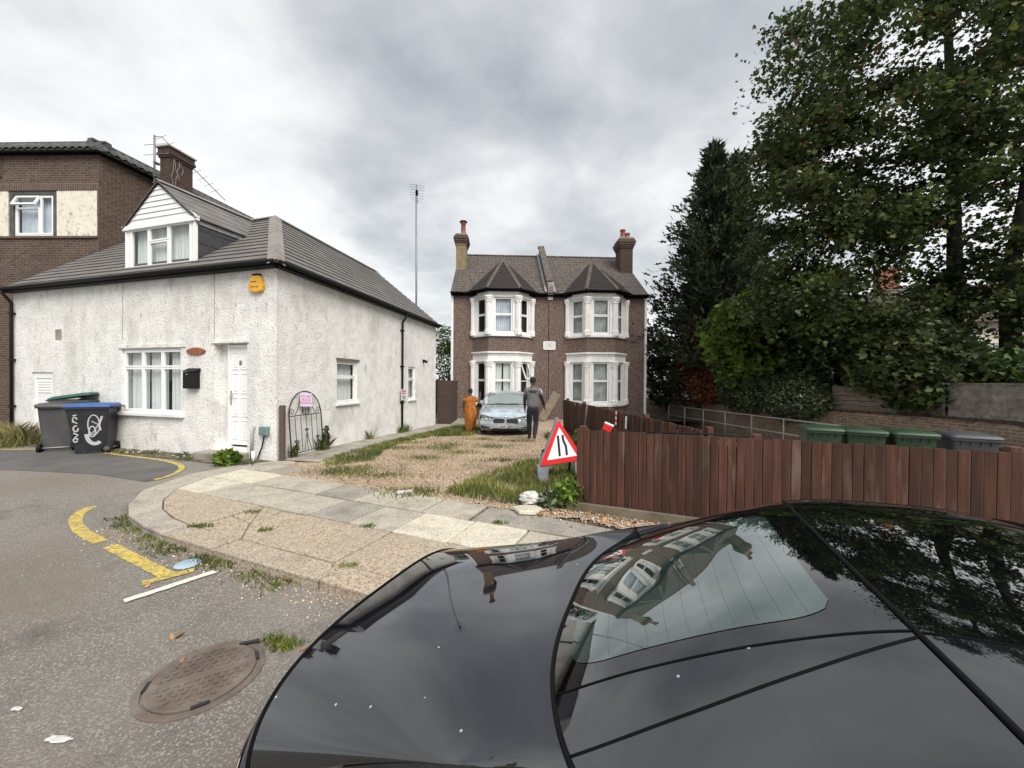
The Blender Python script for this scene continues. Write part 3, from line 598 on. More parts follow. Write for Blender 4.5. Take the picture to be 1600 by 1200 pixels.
# roof
OV = .22; ez = EZ+.02
tn = (RZ-EZ)/BA
def rp(a, b, z): return C0+FD*a+RD*b+Z*z
HT = rp(BA/.994, BA/.994, RZ)            # hip top
eC = C0+(NF+NR)*(OV/(.994+.11)) + Z*(ez-OV*tn*.2)
eL = LE+FD*.12+NF*OV+Z*(ez-OV*tn*.2); tL = LE+FD*.12-NF*BA+Z*RZ
eR = C0+RD*(RL+.12)+NR*OV+Z*(ez-OV*tn*.2); tR = C0+RD*(RL+.12)-NR*BA+Z*RZ
roof = MB(); roof.quad(eL, eC, HT, tL); roof.quad(eC, eR, tR, HT)
eL2 = lb+FD*.12-NF*OV+Z*(ez-OV*tn*.2); eR2 = bk+RD*.12-NR*OV+Z*(ez-OV*tn*.2); vi = inn-NF*OV-NR*OV+Z*ez
roof.quad(eL2, tL, HT, inn+Z*(EZ+.1)); roof.quad(HT, tR, eR2, inn+Z*(EZ+.1))
rf = roof.build('roof', MT['slate'], cot)
courses(rf, 'slate_course', MT['slate'], eC, eL, HT, tL, 15)
courses(rf, 'slate_course', MT['slate'], eC, eR, HT, tR, 15)
def ridge_run(a, b, w, n, name='ridge_tile', par=rf, m='ridge', ang=None, up=.0):
    a, b = Vector(a), Vector(b); t = (b-a)/n; side = Vector((t.y, -t.x, 0)).normalized() if abs(t.x)+abs(t.y) > 1e-4 else Vector((1, 0, 0))
    for i in range(n):
        p, q = a+t*i+Z*up, a+t*(i+.985)+Z*up; mb = MB(); dz = Z*(w*.75)
        L0 = [p-side*w-dz+Z*.03, p+Z*.035, p+side*w-dz+Z*.03]; L1 = [q-side*w-dz+Z*.03, q+Z*.035, q+side*w-dz+Z*.03]
        mb.grid([L0, L1], smooth=False, flip=True); o = mb.build(name, MT[m], par, solid=.016)
ridge_run(eC+Z*.03, HT+Z*.03, .15, 8, 'hip_tile'); ridge_run(HT+Z*.02, tR+Z*.02, .14, 14); ridge_run(HT+Z*.02, tL+Z*.02, .14, 14)
# fascia, gutters, downpipes
mb = MB()
for fr, l in ((FF, FL), (FRt, RL)): fr.box(mb, -.13, l+.1, EZ-.07, EZ+.04, .015, OV-.06)
mb.build('fascia', MT['black_plastic'], cot)
def gutter(par, a, b, r=.06, m='black_plastic'):
    a, b = Vector(a), Vector(b); t = (b-a).normalized(); sd_ = t.cross(Z); rows = []
    for k in range(9): th = math.pi*k/8; o = sd_*math.cos(th)*r-Z*math.sin(th)*r; rows.append([a+o, b+o])
    mb = MB(); mb.grid(rows); return mb.build('gutter', MT[m], par, solid=.006)
gutter(cot, FF.p(-.24, EZ+.03, OV), FF.p(FL+.15, EZ+.03, OV)); gutter(cot, FRt.p(-.24, EZ+.03, OV), FRt.p(RL+.15, EZ+.03, OV))
def downpipe(par, fr, s_, zt, zb, m='black_plastic', r=.036, swan=OV):
    mb = MB(); mb.tube([fr.p(s_, zt, swan), fr.p(s_, zt-.08, swan), fr.p(s_, zt-.32, .06), fr.p(s_, zt-.45, .06), fr.p(s_, zb, .06)], r, 10); o = mb.build('downpipe', MT[m], par)
    z = zt-.6
    while z > zb+.2:
        mb = MB(); fr.box(mb, s_-r-.03, s_+r+.03, z-.025, z+.025, -.01, .06+r+.008); mb.build('pipe_bracket', MT[m], o); z -= 1.25
    return o
downpipe(cot, FF, FL-.05, EZ-.02, 0); downpipe(cot, FRt, 5.6, EZ-.02, -.15)
# ground floor window, sill
window(cot, FF, 2.71, 4.71, .87, 2.37, [(0, .335, .0, .71), (.335, .66, 0, .71), (.66, 1, 0, .71), (0, .335, .71, 1), (.335, .66, .71, 1), (.66, 1, .71, 1)], d=-.05, fw=.06, cur=[(0, .33), (.34, .66), (.67, 1)])
mb = MB(); FF.box(mb, 2.60, 4.86, .80, .875, -.1, .09); mb.build('sill', MT['white_stone'], cot, bevel=.01)
window(cot, FRt, 2.0, 2.93, 1.06, 2.17, [(0, 1, 0, .62), (0, 1, .62, 1)], d=-.05, fw=.055)
mb = MB(); FRt.box(mb, 1.95, 3.02, 1.0, 1.058, -.08, .07); mb.build('sill', MT['white_stone'], cot, bevel=.01)
mb = MB(); FRt.box(mb, 1.97, 3.0, 2.18, 2.24, -.05, .03); mb.build('lintel', MT['wood_old'], cot)
window(cot, FRt, 6.2, 6.79, .96, 2.17, [(0, 1, 0, .62), (0, 1, .62, 1)], d=-.05, fw=.05, curtain='curtain_grey')
mb = MB(); FRt.box(mb, 6.15, 6.84, .90, .958, -.08, .06); mb.build('sill', MT['white_stone'], cot, bevel=.01)
# door
mb = MB()
for q in ((.79, .86, .2, 2.42), (1.40, 1.47, .2, 2.42), (.86, 1.40, 2.34, 2.42)): FF.box(mb, *q, -.2, -.11)
dr = mb.build('door', MT['upvc'], cot, bevel=.005)
mb = MB(); FF.box(mb, .862, 1.398, .25, 2.338, -.175, -.125); leaf = mb.build('door_leaf', MT['upvc'], dr, bevel=.004)
for z0, z1 in ((.36, .78), (.86, 1.28), (1.36, 1.80), (1.88, 2.26)):
    for a, b in ((.91, 1.10), (1.16, 1.35)):
        mb = MB()
        for q in ((a, b, z0, z0+.02), (a, b, z1-.02, z1), (a, a+.02, z0+.02, z1-.02), (b-.02, b, z0+.02, z1-.02)): FF.box(mb, *q, -.128, -.114)
        FF.box(mb, a+.05, b-.05, z0+.05, z1-.05, -.128, -.117); mb.build('door_panel', MT['upvc'], dr, bevel=.004)
mb = MB(); FF.box(mb, 1.345, 1.385, 1.12, 1.42, -.126, -.108); mb.tube([FF.p(1.365, 1.30, -.10), FF.p(1.365, 1.30, -.065), FF.p(1.25, 1.30, -.065)], .010, 8); mb.build('handle', MT['galv'], dr)
text_mesh('8', .15, 'house_number', MT['black'], dr, M4(FF.p(1.10, 2.02, -.112), -FF.D, Z, FF.N), .003)
mb = MB(); FF.box(mb, 1.47, 1.73, .18, 2.44, -.205, -.19); FF.box(mb, .76, .79, .18, 2.44, -.205, -.19); FF.box(mb, .79, 1.47, 2.42, 2.44, -.205, -.19); mb.build('door_reveal', MT['dash_white'], cot)
mb = MB(); FF.box(mb, .78, 1.72, .12, .2, -.2, .02); mb.build('threshold', MT['upvc'], cot, bevel=.006)
for a, b in ((.72, 1.22), (1.23, 1.86)):
    mb = MB(); FF.box(mb, a, b, -.15, .13, -.05, .34); mb.build('door_step', MT['concrete'], cot, bevel=.02)
# white meter cupboard door low on the left
mb = MB(); FF.box(mb, 7.35, 8.25, .3, 1.82, -.12, -.05)
for q in ((7.38, 7.46, .34, 1.78), (8.14, 8.22, .34, 1.78), (7.46, 8.14, 1.66, 1.78)): FF.box(mb, *q, -.06, -.03)
for i in range(5): FF.box(mb, 7.52, 8.08, 1.56-i*.07, 1.60-i*.07, -.06, -.035)
mb.build('cupboard_door', MT['upvc'], cot, bevel=.004)
mb = MB(); FF.box(mb, 6.98, 7.22, 2.66, 2.92, -.01, .012); mb.build('wall_vent', MT['concrete'], cot, bevel=.004)
# security lamp, wall box and vent pipe
mb = MB(); FRt.box(mb, 7.46, 7.56, 2.38, 2.5, 0, .05); mb.lathe(FRt.p(7.5, 2.42, .12), [(.02, -.08), (.05, -.05), (.06, .05), (.055, .06)], 12, ax=FRt.N-Z*.5); mb.build('wall_lamp', MT['black_plastic'], cot)
mb = MB(); FF.box(mb, .15, .36, .52, .70, 0, .09); bxm = mb.build('meter_box', MT['green_box'], cot, bevel=.015)
mb = MB(); mb.tube([FF.p(.25, .52, .05), FF.p(.30, .3, .05), FF.p(.42, .02, .06)], .014, 6); mb.build('cable', MT['seal'], bxm)
mb = MB(); mb.tube([FF.p(.55, -.05, .09), FF.p(.55, .62, .07), FF.p(.55, .68, .02)], .028, 10); mb.build('waste_pipe', MT['galv'], cot)
mb = MB(); mb.tube([FF.p(.44, -.05, .14), FF.p(.43, .20, .15)], .035, 8); mb.build('pipe_stub', MT['white_stone'], cot)
# dormer
dm = Fr(FF.p(0, 0, -.3), FD, NF); D0, D1, ZB, ZG, ZA, SA = 2.70, 5.07, 4.22, 5.43, 6.33, 3.90
dor = MB()
wall_holes(dor, dm, D0+.02, D1-.02, ZB, ZG, [(2.83, 4.94, 4.36, 5.38)], .1); dob = dor.build('dormer', MT['white_board'], cot)
n = 7
for i in range(n):
    a, b = i/n, (i+1)/n; l0, l1 = D0-.06+(SA-D0+.06)*a, D0-.06+(SA-D0+.06)*b; r0, r1 = D1+.06-(D1+.06-SA)*a, D1+.06-(D1+.06-SA)*b; z0, z1 = ZG+(ZA-ZG)*a, ZG+(ZA-ZG)*b
    if i == n-1: P = [dm.p(l0, z0+.008, .03), dm.p(r0, z0+.008, .03), dm.p(SA, z1, .012)]
    else: P = [dm.p(l0, z0+.008, .03), dm.p(r0, z0+.008, .03), dm.p(r1, z1+.002, .012), dm.p(l1, z1+.002, .012)]
    mb = MB(); mb.prism(P, -NF*.04); mb.build('gable_board', MT['white_board'], dob)
mb = MB(); dm.box(mb, D0-.10, D1+.10, ZG-.10, ZG+.004, -.02, .055); mb.build('gable_trim', MT['upvc'], dob, bevel=.005)
window(dob, dm, 2.83, 4.94, 4.36, 5.38, [(0, .36, 0, 1), (.36, .68, 0, .62), (.36, .68, .62, 1), (.68, 1, 0, 1)], d=.0, fw=.05, curtain='curtain', room=.4)
mb = MB(); dm.box(mb, 2.72, 5.05, 4.27, 4.35, -.02, .09); mb.build('dormer_sill', MT['upvc'], dob, bevel=.006)
def roof_back(z): return (z-ez)/tn-.3           # distance behind the dormer front where the main roof reaches height z
for sgn, ss in ((1, D0), (-1, D1)):            # cheeks of hung slates
    for i in range(4):
        z0, z1 = ZB+(ZG-ZB)*i/4, ZB+(ZG-ZB)*(i+1)/4; b0, b1 = max(.02, roof_back(z0)), max(.05, roof_back(z1)); x = 0.0; k = 0; off = .3*(i % 2)
        while x < b1-.03:
            x1 = min(b1, x+(.62 if not (k == 0 and off) else off)); P = [dm.p(ss, z0+.006, -min(x, b1)), dm.p(ss, z0+.006, -min(x1-.006, b0+(b1-b0)*.5+.3)), dm.p(ss, z1+.03, -(x1-.006)), dm.p(ss, z1+.03, -x)]
            mb = MB(); mb.prism(P, -FD*sgn*.014+Z*0); mb.build('cheek_slate', MT['cladding'], dob); x = x1; k += 1
    mb = MB(); dm.box(mb, ss-.02, ss+.05 if sgn > 0 else ss+.02, ZB, ZG, -.03, .02); mb.build('dormer_post', MT['upvc'], dob)
    eo = ss-.09*sgn; zo = ZG-.06; A = dm.p(eo, zo, .06); B = dm.p(eo, zo, -roof_back(zo)-.25); T0 = dm.p(SA, ZA+.06, .06); T1 = dm.p(SA, ZA+.06, -roof_back(ZA+.06)-.02)
    mb = MB(); mb.quad(A, B, T1, T0); dr_ = mb.build('dormer_roof', MT['slate'], dob, solid=-.02)
    courses(dr_, 'slate_course', MT['slate'], A, B, T0, T1, 5)
    mb = MB(); mb.prism([A-Z*.02, T0-Z*.02, T0-Z*.04, A-Z*.04], -NF*.015); mb.build('barge_board', MT['seal'], dob)
    mb = MB(); mb.prism([dm.p(ss-.01*sgn, ZG-.16, .0), dm.p(ss-.01*sgn, ZG-.06, 0), dm.p(ss-.01*sgn, ZG-.06, -roof_back(ZG)-.1), dm.p(ss-.01*sgn, ZG-.16, -roof_back(ZG-.16))], -FD*sgn*.03); mb.build('eave_flashing', MT['lead'], dob)
ridge_run(dm.p(SA, ZA+.08, .07), dm.p(SA, ZA+.10, -roof_back(ZA)-.02), .11, 7, par=dob)
# fittings that hang on the cottage
o = thing('alarm_box', 'amber burglar alarm box with a black top under the cottage eaves', 'alarm box', tuple(FF.p(.47, 3.66, 0)))
P = [(.30, 3.50), (.42, 3.47), (.54, 3.47), (.64, 3.52), (.665, 3.6), (.60, 3.78), (.56, 3.82), (.38, 3.82), (.34, 3.78), (.275, 3.6)]
mb = MB(); mb.prism([FF.p(a, b, .0) for a, b in P], NF*.085); mb.build('casing', MT['orange_box'], o, bevel=.02)
mb = MB(); FF.box(mb, .38, .56, 3.822, 3.86, .0, .08); mb.build('beacon', MT['black_plastic'], o, bevel=.01)
for z, a, b in ((3.69, .43, .58), (3.58, .38, .44), (3.585, .46, .49), (3.585, .51, .57)):
    mb = MB(); FF.box(mb, a, b, z-.012, z+.012, .085, .0875); mb.build('lettering', MT['amber_ink'], o)
o = thing('letter_box', 'black metal letter box beside the cottage window', 'letter box', tuple(FF.p(2.3, 1.45, 0)))
mb = MB(); FF.box(mb, 2.13, 2.47, 1.46, 1.83, 0, .13); mb.build('body', MT['black_plastic'], o, bevel=.006)
mb = MB(); mb.prism([FF.p(2.11, 1.835, .15), FF.p(2.11, 1.91, 0), FF.p(2.11, 1.835, 0)], FF.D*.38); mb.build('flap', MT['black_plastic'], o)
mb = MB(); FF.box(mb, 2.33, 2.37, 1.765, 1.785, .13, .134); mb.build('lock', MT['galv'], o)
mb = MB(); P = []
for k in range(20): a = 2*math.pi*k/20; P.append(FF.p(2.23+.29*math.cos(a)*(abs(math.cos(a))**.35), 2.285+.085*math.sin(a), .005))
mb.prism(P, NF*.03); tag(mb.build('name_plaque', MT['varnish'], None, bevel=.008), 'oval varnished wooden name plaque above the letter box', 'plaque')

# ------------------------------------------------------------------ brown brick building behind
BC = Vector((-13.2, 12.3, 0)); BF = Fr(BC, Vector((-1, .03, 0)), Vector((-.03, -1, 0))); BS = Fr(BC, RD, NR)
bb = thing('brick_building', 'dark brown brick building with cream panels and tiled parapet behind the cottage', 'building', tuple(BC))
BT = 8.88
mb = MB(); wall_holes(mb, BF, 0, 14, -.6, BT, [(0.06, 13, 6.2, 7.66)], .03); wall_holes(mb, BS, 0, 9, -.6, BT, [], .1)
mb.build('wall', MT['brick_brown'], bb)
mb = MB(); BF.box(mb, .0, 13.5, 7.66, 7.90, -.1, .012); mb.build('soldier_course', MT['brick_soldier'], bb)
for a, b in ((.06, 1.40), (3.02, 5.0), (6.6, 13)):
    mb = MB(); BF.box(mb, a, b, 6.2, 7.66, -.12, -.005); mb.build('render_panel', MT['cream'], bb)
mb = MB(); BF.box(mb, 0.02, 13.5, 6.13, 6.195, -.1, .05); mb.build('string_course', MT['brick_soldier'], bb)
for a in (1.42, 5.02):
    mb = MB()
    for q in ((a, a+.12, 6.2, 7.66), (a+1.44, a+1.58, 6.2, 7.66), (a+.12, a+1.44, 7.55, 7.66)): BF.box(mb, *q, -.16, -.02)
    sr = mb.build('window_surround', MT['coping'], bb)
    window(bb, BF, a+.12, a+1.44, 6.24, 7.55, [(0, .36, 0, 1), (.36, 1, 0, .70), (.36, 1, .70, 1)], d=-.06, fw=.05, sash=.055, curtain='curtain_blue', open_cell=2)
mb = MB(); BF.box(mb, 3.2, 3.3, 8.1, 8.75, -.02, .05); mb.build('hopper', MT['brick_soldier'], bb)
for fr, l in ((BF, 14), (BS, 8)):     # parapet of interlocking tiles
    n = int(l/.24)
    for i in range(n):
        s0 = i*.24-(0 if fr is BF else 0); P = []
        for j in range(5):
            t = j/4; x = s0+.24*t; h = .075*math.sin(math.pi*t)**2; P.append((x, h))
        A = [fr.p(x, BT-.03+h, .22) for x, h in P]; B = [fr.p(x, BT+.34+h, -.16) for x, h in P]
        mb = MB(); mb.grid([A, B], smooth=True, flip=(fr is BS)); mb.build('parapet_tile', MT['coping'], bb, solid=.02)
    mb = MB(); fr.box(mb, -.1, l, BT+.33, BT+.40, -.3, -.10); mb.build('parapet_cap', MT['coping'], bb)
    mb = MB(); fr.box(mb, -.12, l, BT-.10, BT-.04, -.1, .2); mb.build('soffit', MT['seal'], bb)
    mb = MB(); mb.prism([fr.p(-.1, BT-.05, .195), fr.p(-.1, BT-.015, .195), fr.p(-.1, BT+.33, -.16), fr.p(-.1, BT+.33, -.34), fr.p(-.1, BT-.05, -.34)], fr.D*l); mb.build('parapet_core', MT['coping'], bb)
# chimney stack with aerials
CH = Fr(Vector((-12.0, 13.5, 0)), RD, NR)
ch = thing('chimney_stack', 'tall dark red brick chimney stack with cables behind the dormer', 'chimney', tuple(CH.O))
mb = MB(); CH.box(mb, 0, .80, 4, 9.42, -.42, 0); mb.build('shaft', MT['brick_red'], ch)
for i, (o_, z0, z1) in enumerate(((.035, 9.42, 9.5), (.07, 9.5, 9.58), (.045, 9.58, 9.75), (.09, 9.75, 9.80))):
    mb = MB(); CH.box(mb, -o_, .8+o_, z0, z1, -.42-o_, o_); mb.build('corbel', MT['brick_red' if i < 3 else 'concrete'], ch)
for k in range(4):
    mb = MB(); s0 = .08+.10*k; mb.tube([CH.p(s0+.035*math.sin(z*7+2.3*k)+.02*math.sin(z*17+k), z, .012+.015*abs(math.sin(z*3))) for z in np.linspace(8.2+.25*k, 9.75, 15)], .006, 5); mb.build('cable', MT['galv'], ch)
ae = thing('roof_aerial', 'bent television aerial on a bracket against the brick chimney stack', 'aerial', tuple(CH.p(-.1, 8.3, -.3)))
mb = MB(); mb.tube([CH.p(-.12, 8.4, -.5), CH.p(-.12, 10.15, -.5)], .03, 8); mb.build('pole', MT['mast'], ae)
mb = MB(); mb.tube([CH.p(-.12, 10.1, -.5), CH.p(-.05, 10.12, -.3), CH.p(1.9, 8.75, .25)], .014, 6); mb.build('boom', MT['mast'], ae)
for k in range(9):
    c = CH.p(-.05+.2*k, 10.10-.14*k, -.3+.055*k); mb = MB(); mb.tube([c-NR*.22-Z*.05, c+NR*.22+Z*.05], .007, 5); mb.build('element', MT['mast'], ae)
for z in (9.5, 9.85):
    mb = MB(); mb.tube([CH.p(-.12, z, -.95), CH.p(-.12, z-.05, .1)], .009, 5); mb.build('element', MT['mast'], ae)
mb = MB()
for z in (8.75, 9.2): CH.box(mb, -.15, .02, z-.03, z+.03, -.53, -.43)
mb.build('bracket', MT['mast'], ae)
# tall mast behind the cottage
mx_, my_ = -4.55, 18.2
o = thing('aerial_mast', 'slim tall aerial mast rising behind the cottage roof', 'mast', (mx_, my_, -.3))
mb = MB(); mb.tube([(mx_, my_, -.3), (mx_, my_, 6), (mx_-.03, my_, 10.6)], [.05, .045, .035], 8); mb.build('pole', MT['mast'], o)
mb = MB(); mb.tube([(mx_-.03, my_, 10.9), (mx_+.02, my_+.05, 10.0)], .014, 6); mb.box((mx_, my_, 10.5), (.05, .05, .12)); mb.build('aerial_boom', MT['seal'], o)
for k, (z, w) in enumerate(((10.88, .33), (10.77, .35), (10.66, .33), (10.52, .31), (10.40, .33), (10.28, .29), (10.16, .22))):
    mb = MB(); mb.tube([(mx_-w, my_, z+.03), (mx_+w, my_+.1, z-.03)], .009, 5); mb.build('element', MT['mast'], o)
# ------------------------------------------------------------------ semi-detached pair
SA_ = Vector((-2.992, 19.4, 0)); SE = Vector((.99915, .0412, 0)); SN = Vector((.0412, -.99915, 0)); SW = 9.8
SF = Fr(SA_, SE, SN)
semi = thing('semi_detached_house', 'pair of brown pebbledashed houses with white bay windows and tiled roof', 'house', tuple(SA_))
mb = MB(); SEZ = 6.10; SD = 8.0; SRZ = 9.28
wall_holes(mb, SF, 0, SW, -.8, SEZ, [(1.15, 3.85, .3, 2.9), (1.15, 3.85, 3.95, 5.95), (5.93, 8.67, .3, 2.9), (5.93, 8.67, 3.95, 5.95)], .05)
for s_ in (0, SW):
    P = [SF.p(s_, -.8), SF.p(s_, -.8, -SD), SF.p(s_, SEZ, -SD), SF.p(s_, SRZ-.05, -SD/2), SF.p(s_, SEZ)]; mb.quad(*(P if s_ == 0 else P[::-1]))
mb.quad(SF.p(0, -.8, -SD), SF.p(0, SEZ, -SD), SF.p(SW, SEZ, -SD), SF.p(SW, -.8, -SD))
mb.build('wall', MT['dash_brown'], semi)
mb = MB(); SF.box(mb, 4.83, 4.86, -.3, 5.6, -.01, .006); mb.build('party_joint', MT['seal'], semi)
# main roof in tile courses, each half
rfp = MB(); rfp.quad(SF.p(-.1, SEZ-.05, .25), SF.p(SW+.1, SEZ-.05, .25), SF.p(SW+.1, SRZ, -SD/2), SF.p(-.1, SRZ, -SD/2)); rfp.quad(SF.p(-.1, SEZ-.05, -SD-.25), SF.p(-.1, SRZ, -SD/2), SF.p(SW+.1, SRZ, -SD/2), SF.p(SW+.1, SEZ-.05, -SD-.25))
srf = rfp.build('roof', MT['roof_old'], semi)
def tile_rows(par, fr, s0, s1, za, da, zb_, db, n, tw=.22, m='roof_old', th=.028):
    """courses of single-lap tiles with a rolled edge; one mesh per course"""
    for i in range(n):
        a, b = i/n, (i+1.12)/n; z0, z1, d0, d1 = za+(zb_-za)*a, za+(zb_-za)*b, da+(db-da)*a, da+(db-da)*b
        mb = MB(); k = int((s1-s0)/tw)
        for j in range(k):
            x = s0+j*tw; w = tw*.97; jz = random.uniform(-.006, .006)
            A = [fr.p(x+w*t, z0+th+jz+.022*math.sin(math.pi*t)**2*(1 if t > .0 else 0), d0) for t in (0, .3, .5, .7, 1)]; B = [fr.p(x+w*t, z1+.006+jz+.016*math.sin(math.pi*t)**2, d1) for t in (0, .3, .5, .7, 1)]
            C = [fr.p(x+w*t, z0-.004, d0-.004) for t in (0, .3, .5, .7, 1)]
            mb.grid([C, A, B], smooth=False)
        mb.build('tile_course', MT[m], par)
for s0, s1 in ((-.1, 4.74), (5.06, SW+.1)): tile_rows(srf, SF, s0, s1, SEZ-.03, .27, SRZ, -SD/2, 17)
for s0, s1 in ((-.1, 4.74), (5.06, SW+.1)):
    n = int((s1-s0)/.45)
    for i in range(n):
        mb = MB(); a, b = s0+(s1-s0)*i/n, s0+(s1-s0)*(i+.98)/n
        mb.grid([[SF.p(x, SRZ-.06+.13*math.cos(t), -SD/2+.14*math.sin(t)) for t in (-1.4, -.7, 0, .7, 1.4)] for x in (a, b)], smooth=True); mb.build('ridge_tile', MT['roof_old'], srf, solid=.015)
mb = MB(); mb.prism([SF.p(4.76, SEZ-.1, .32), SF.p(4.76, SEZ+.32, .30), SF.p(4.76, SEZ+.62, .02), SF.p(4.76, SRZ+.52, -SD/2+.15), SF.p(4.76, SRZ+.52, -SD/2-.2), SF.p(4.76, SRZ-.2, -SD/2-.2)], SE*.27); pw = mb.build('party_parapet', MT['render_grey'], semi)
mb = MB(); mb.prism([SF.p(4.70, SEZ+.64, .06), SF.p(4.70, SEZ+.72, .06), SF.p(4.70, SRZ+.62, -SD/2+.12), SF.p(4.70, SRZ+.62, -SD/2-.24), SF.p(4.70, SRZ+.53, -SD/2-.24), SF.p(4.70, SRZ+.53, -SD/2+.12)], SE*.34); mb.build('coping', MT['roof_old'], pw)
for s_ in (4.60, 5.035):
    mb = MB(); mb.prism([SF.p(s_, SEZ+.06, .27), SF.p(s_, SEZ+.11, .27), SF.p(s_, SRZ+.13, -SD/2+.05), SF.p(s_, SRZ+.06, -SD/2+.05)], SE*.12); mb.build('flashing', MT['lead'], pw)
# eaves
mb = MB(); SF.box(mb, -.1, SW+.1, SEZ-.16, SEZ-.02, .01, .20); mb.build('fascia', MT['seal'], semi)
gutter(semi, SF.p(-.12, SEZ-.02, .28), SF.p(1.0, SEZ-.02, .28)); gutter(semi, SF.p(4.0, SEZ-.02, .28), SF.p(5.8, SEZ-.02, .28)); gutter(semi, SF.p(8.75, SEZ-.02, .28), SF.p(SW+.12, SEZ-.02, .28))
for s_ in (-.04, SW+.04):
    mb = MB(); SF.box(mb, s_-.06, s_+.06, -.2, SEZ-.12, -.03, .07); mb.build('corner_pipe', MT['white_stone'], semi, bevel=.02)
mb = MB(); SF.box(mb, 4.78, 5.03, 5.80, 6.0, 0, .10); SF.box(mb, 4.76, 5.05, 6.0, 6.03, 0, .12); mb.build('vent_box', MT['white_stone'], semi, bevel=.01)
P = [(4.56, 3.30), (4.60, 3.26), (5.16, 3.26), (5.20, 3.30), (5.20, 3.66), (5.16, 3.70), (4.60, 3.70), (4.56, 3.66)]
mb = MB(); mb.prism([SF.p(a, b, 0) for a, b in P], SN*.05); plq = mb.build('name_stone', MT['plaque'], semi, bevel=.01)
for z, a, b in ((3.60, 4.68, 5.06), (3.53, 4.80, 4.95), (3.48, 4.62, 5.10), (3.42, 4.84, 5.05), (3.36, 4.64, 4.78)):
    mb = MB(); SF.box(mb, a, b, z-.012, z+.012, .05, .053); mb.build('lettering', MT['plaque_ink'], plq)
# chimneys
def chimney(name, s0, s1, mt, pots, side):
    o = thing(name, 'x', 'chimney', tuple(SF.p((s0+s1)/2, 7.4, -2.3)))
    mb = MB(); SF.box(mb, s0, s1, 6.5, 9.2, -2.9, -2.0); mb.build('shaft', MT[mt], o)
    z = 9.2
    for k, (e_, h, mm) in enumerate(((.03, .10, mt), (.07, .10, 'brick_brown'), (.11, .12, 'brick_brown'), (.14, .10, 'brick_brown'), (.09, .12, 'brick_brown'), (.03, .10, 'concrete'))):
        mb = MB(); SF.box(mb, s0-e_, s1+e_, z, z+h, -2.9-e_, -2.0+e_); mb.build('corbel', MT[mm], o); z += h
    for (ps, h) in pots:
        mb = MB(); mb.lathe(SF.p(ps, z-.02, -2.45), [(.15, 0), (.17, .06), (.14, .12), (.125, h-.12), (.16, h-.10), (.165, h-.03), (.11, h-.02), (.10, h-.2)], 16); mb.build('pot', MT['terracotta'], o)
    mb = MB(); SF.box(mb, s0-.06, s1+.06, 7.35, 7.45, -2.1, -1.92); mb.build('flashing', MT['lead'], o)
    return o
o = chimney('chimney_stack', -.08, .48, 'brick_stock', [(.28, .82)], 0); o['label'] = 'pale yellow brick chimney stack at the left end of the house roof'
mb = MB(); mb.lathe(SF.p(.28, 10.6, -2.45), [(.10, -.02), (.20, .02), (.22, .05), (.20, .08), (.02, .10)], 16); mb.build('cowl', MT['seal'], o)
o = chimney('chimney_stack', 9.16, 9.86, 'brick_red', [(9.42, .62), (9.68, .42)], 1); o['label'] = 'dark red brick chimney stack at the right end of the house roof'
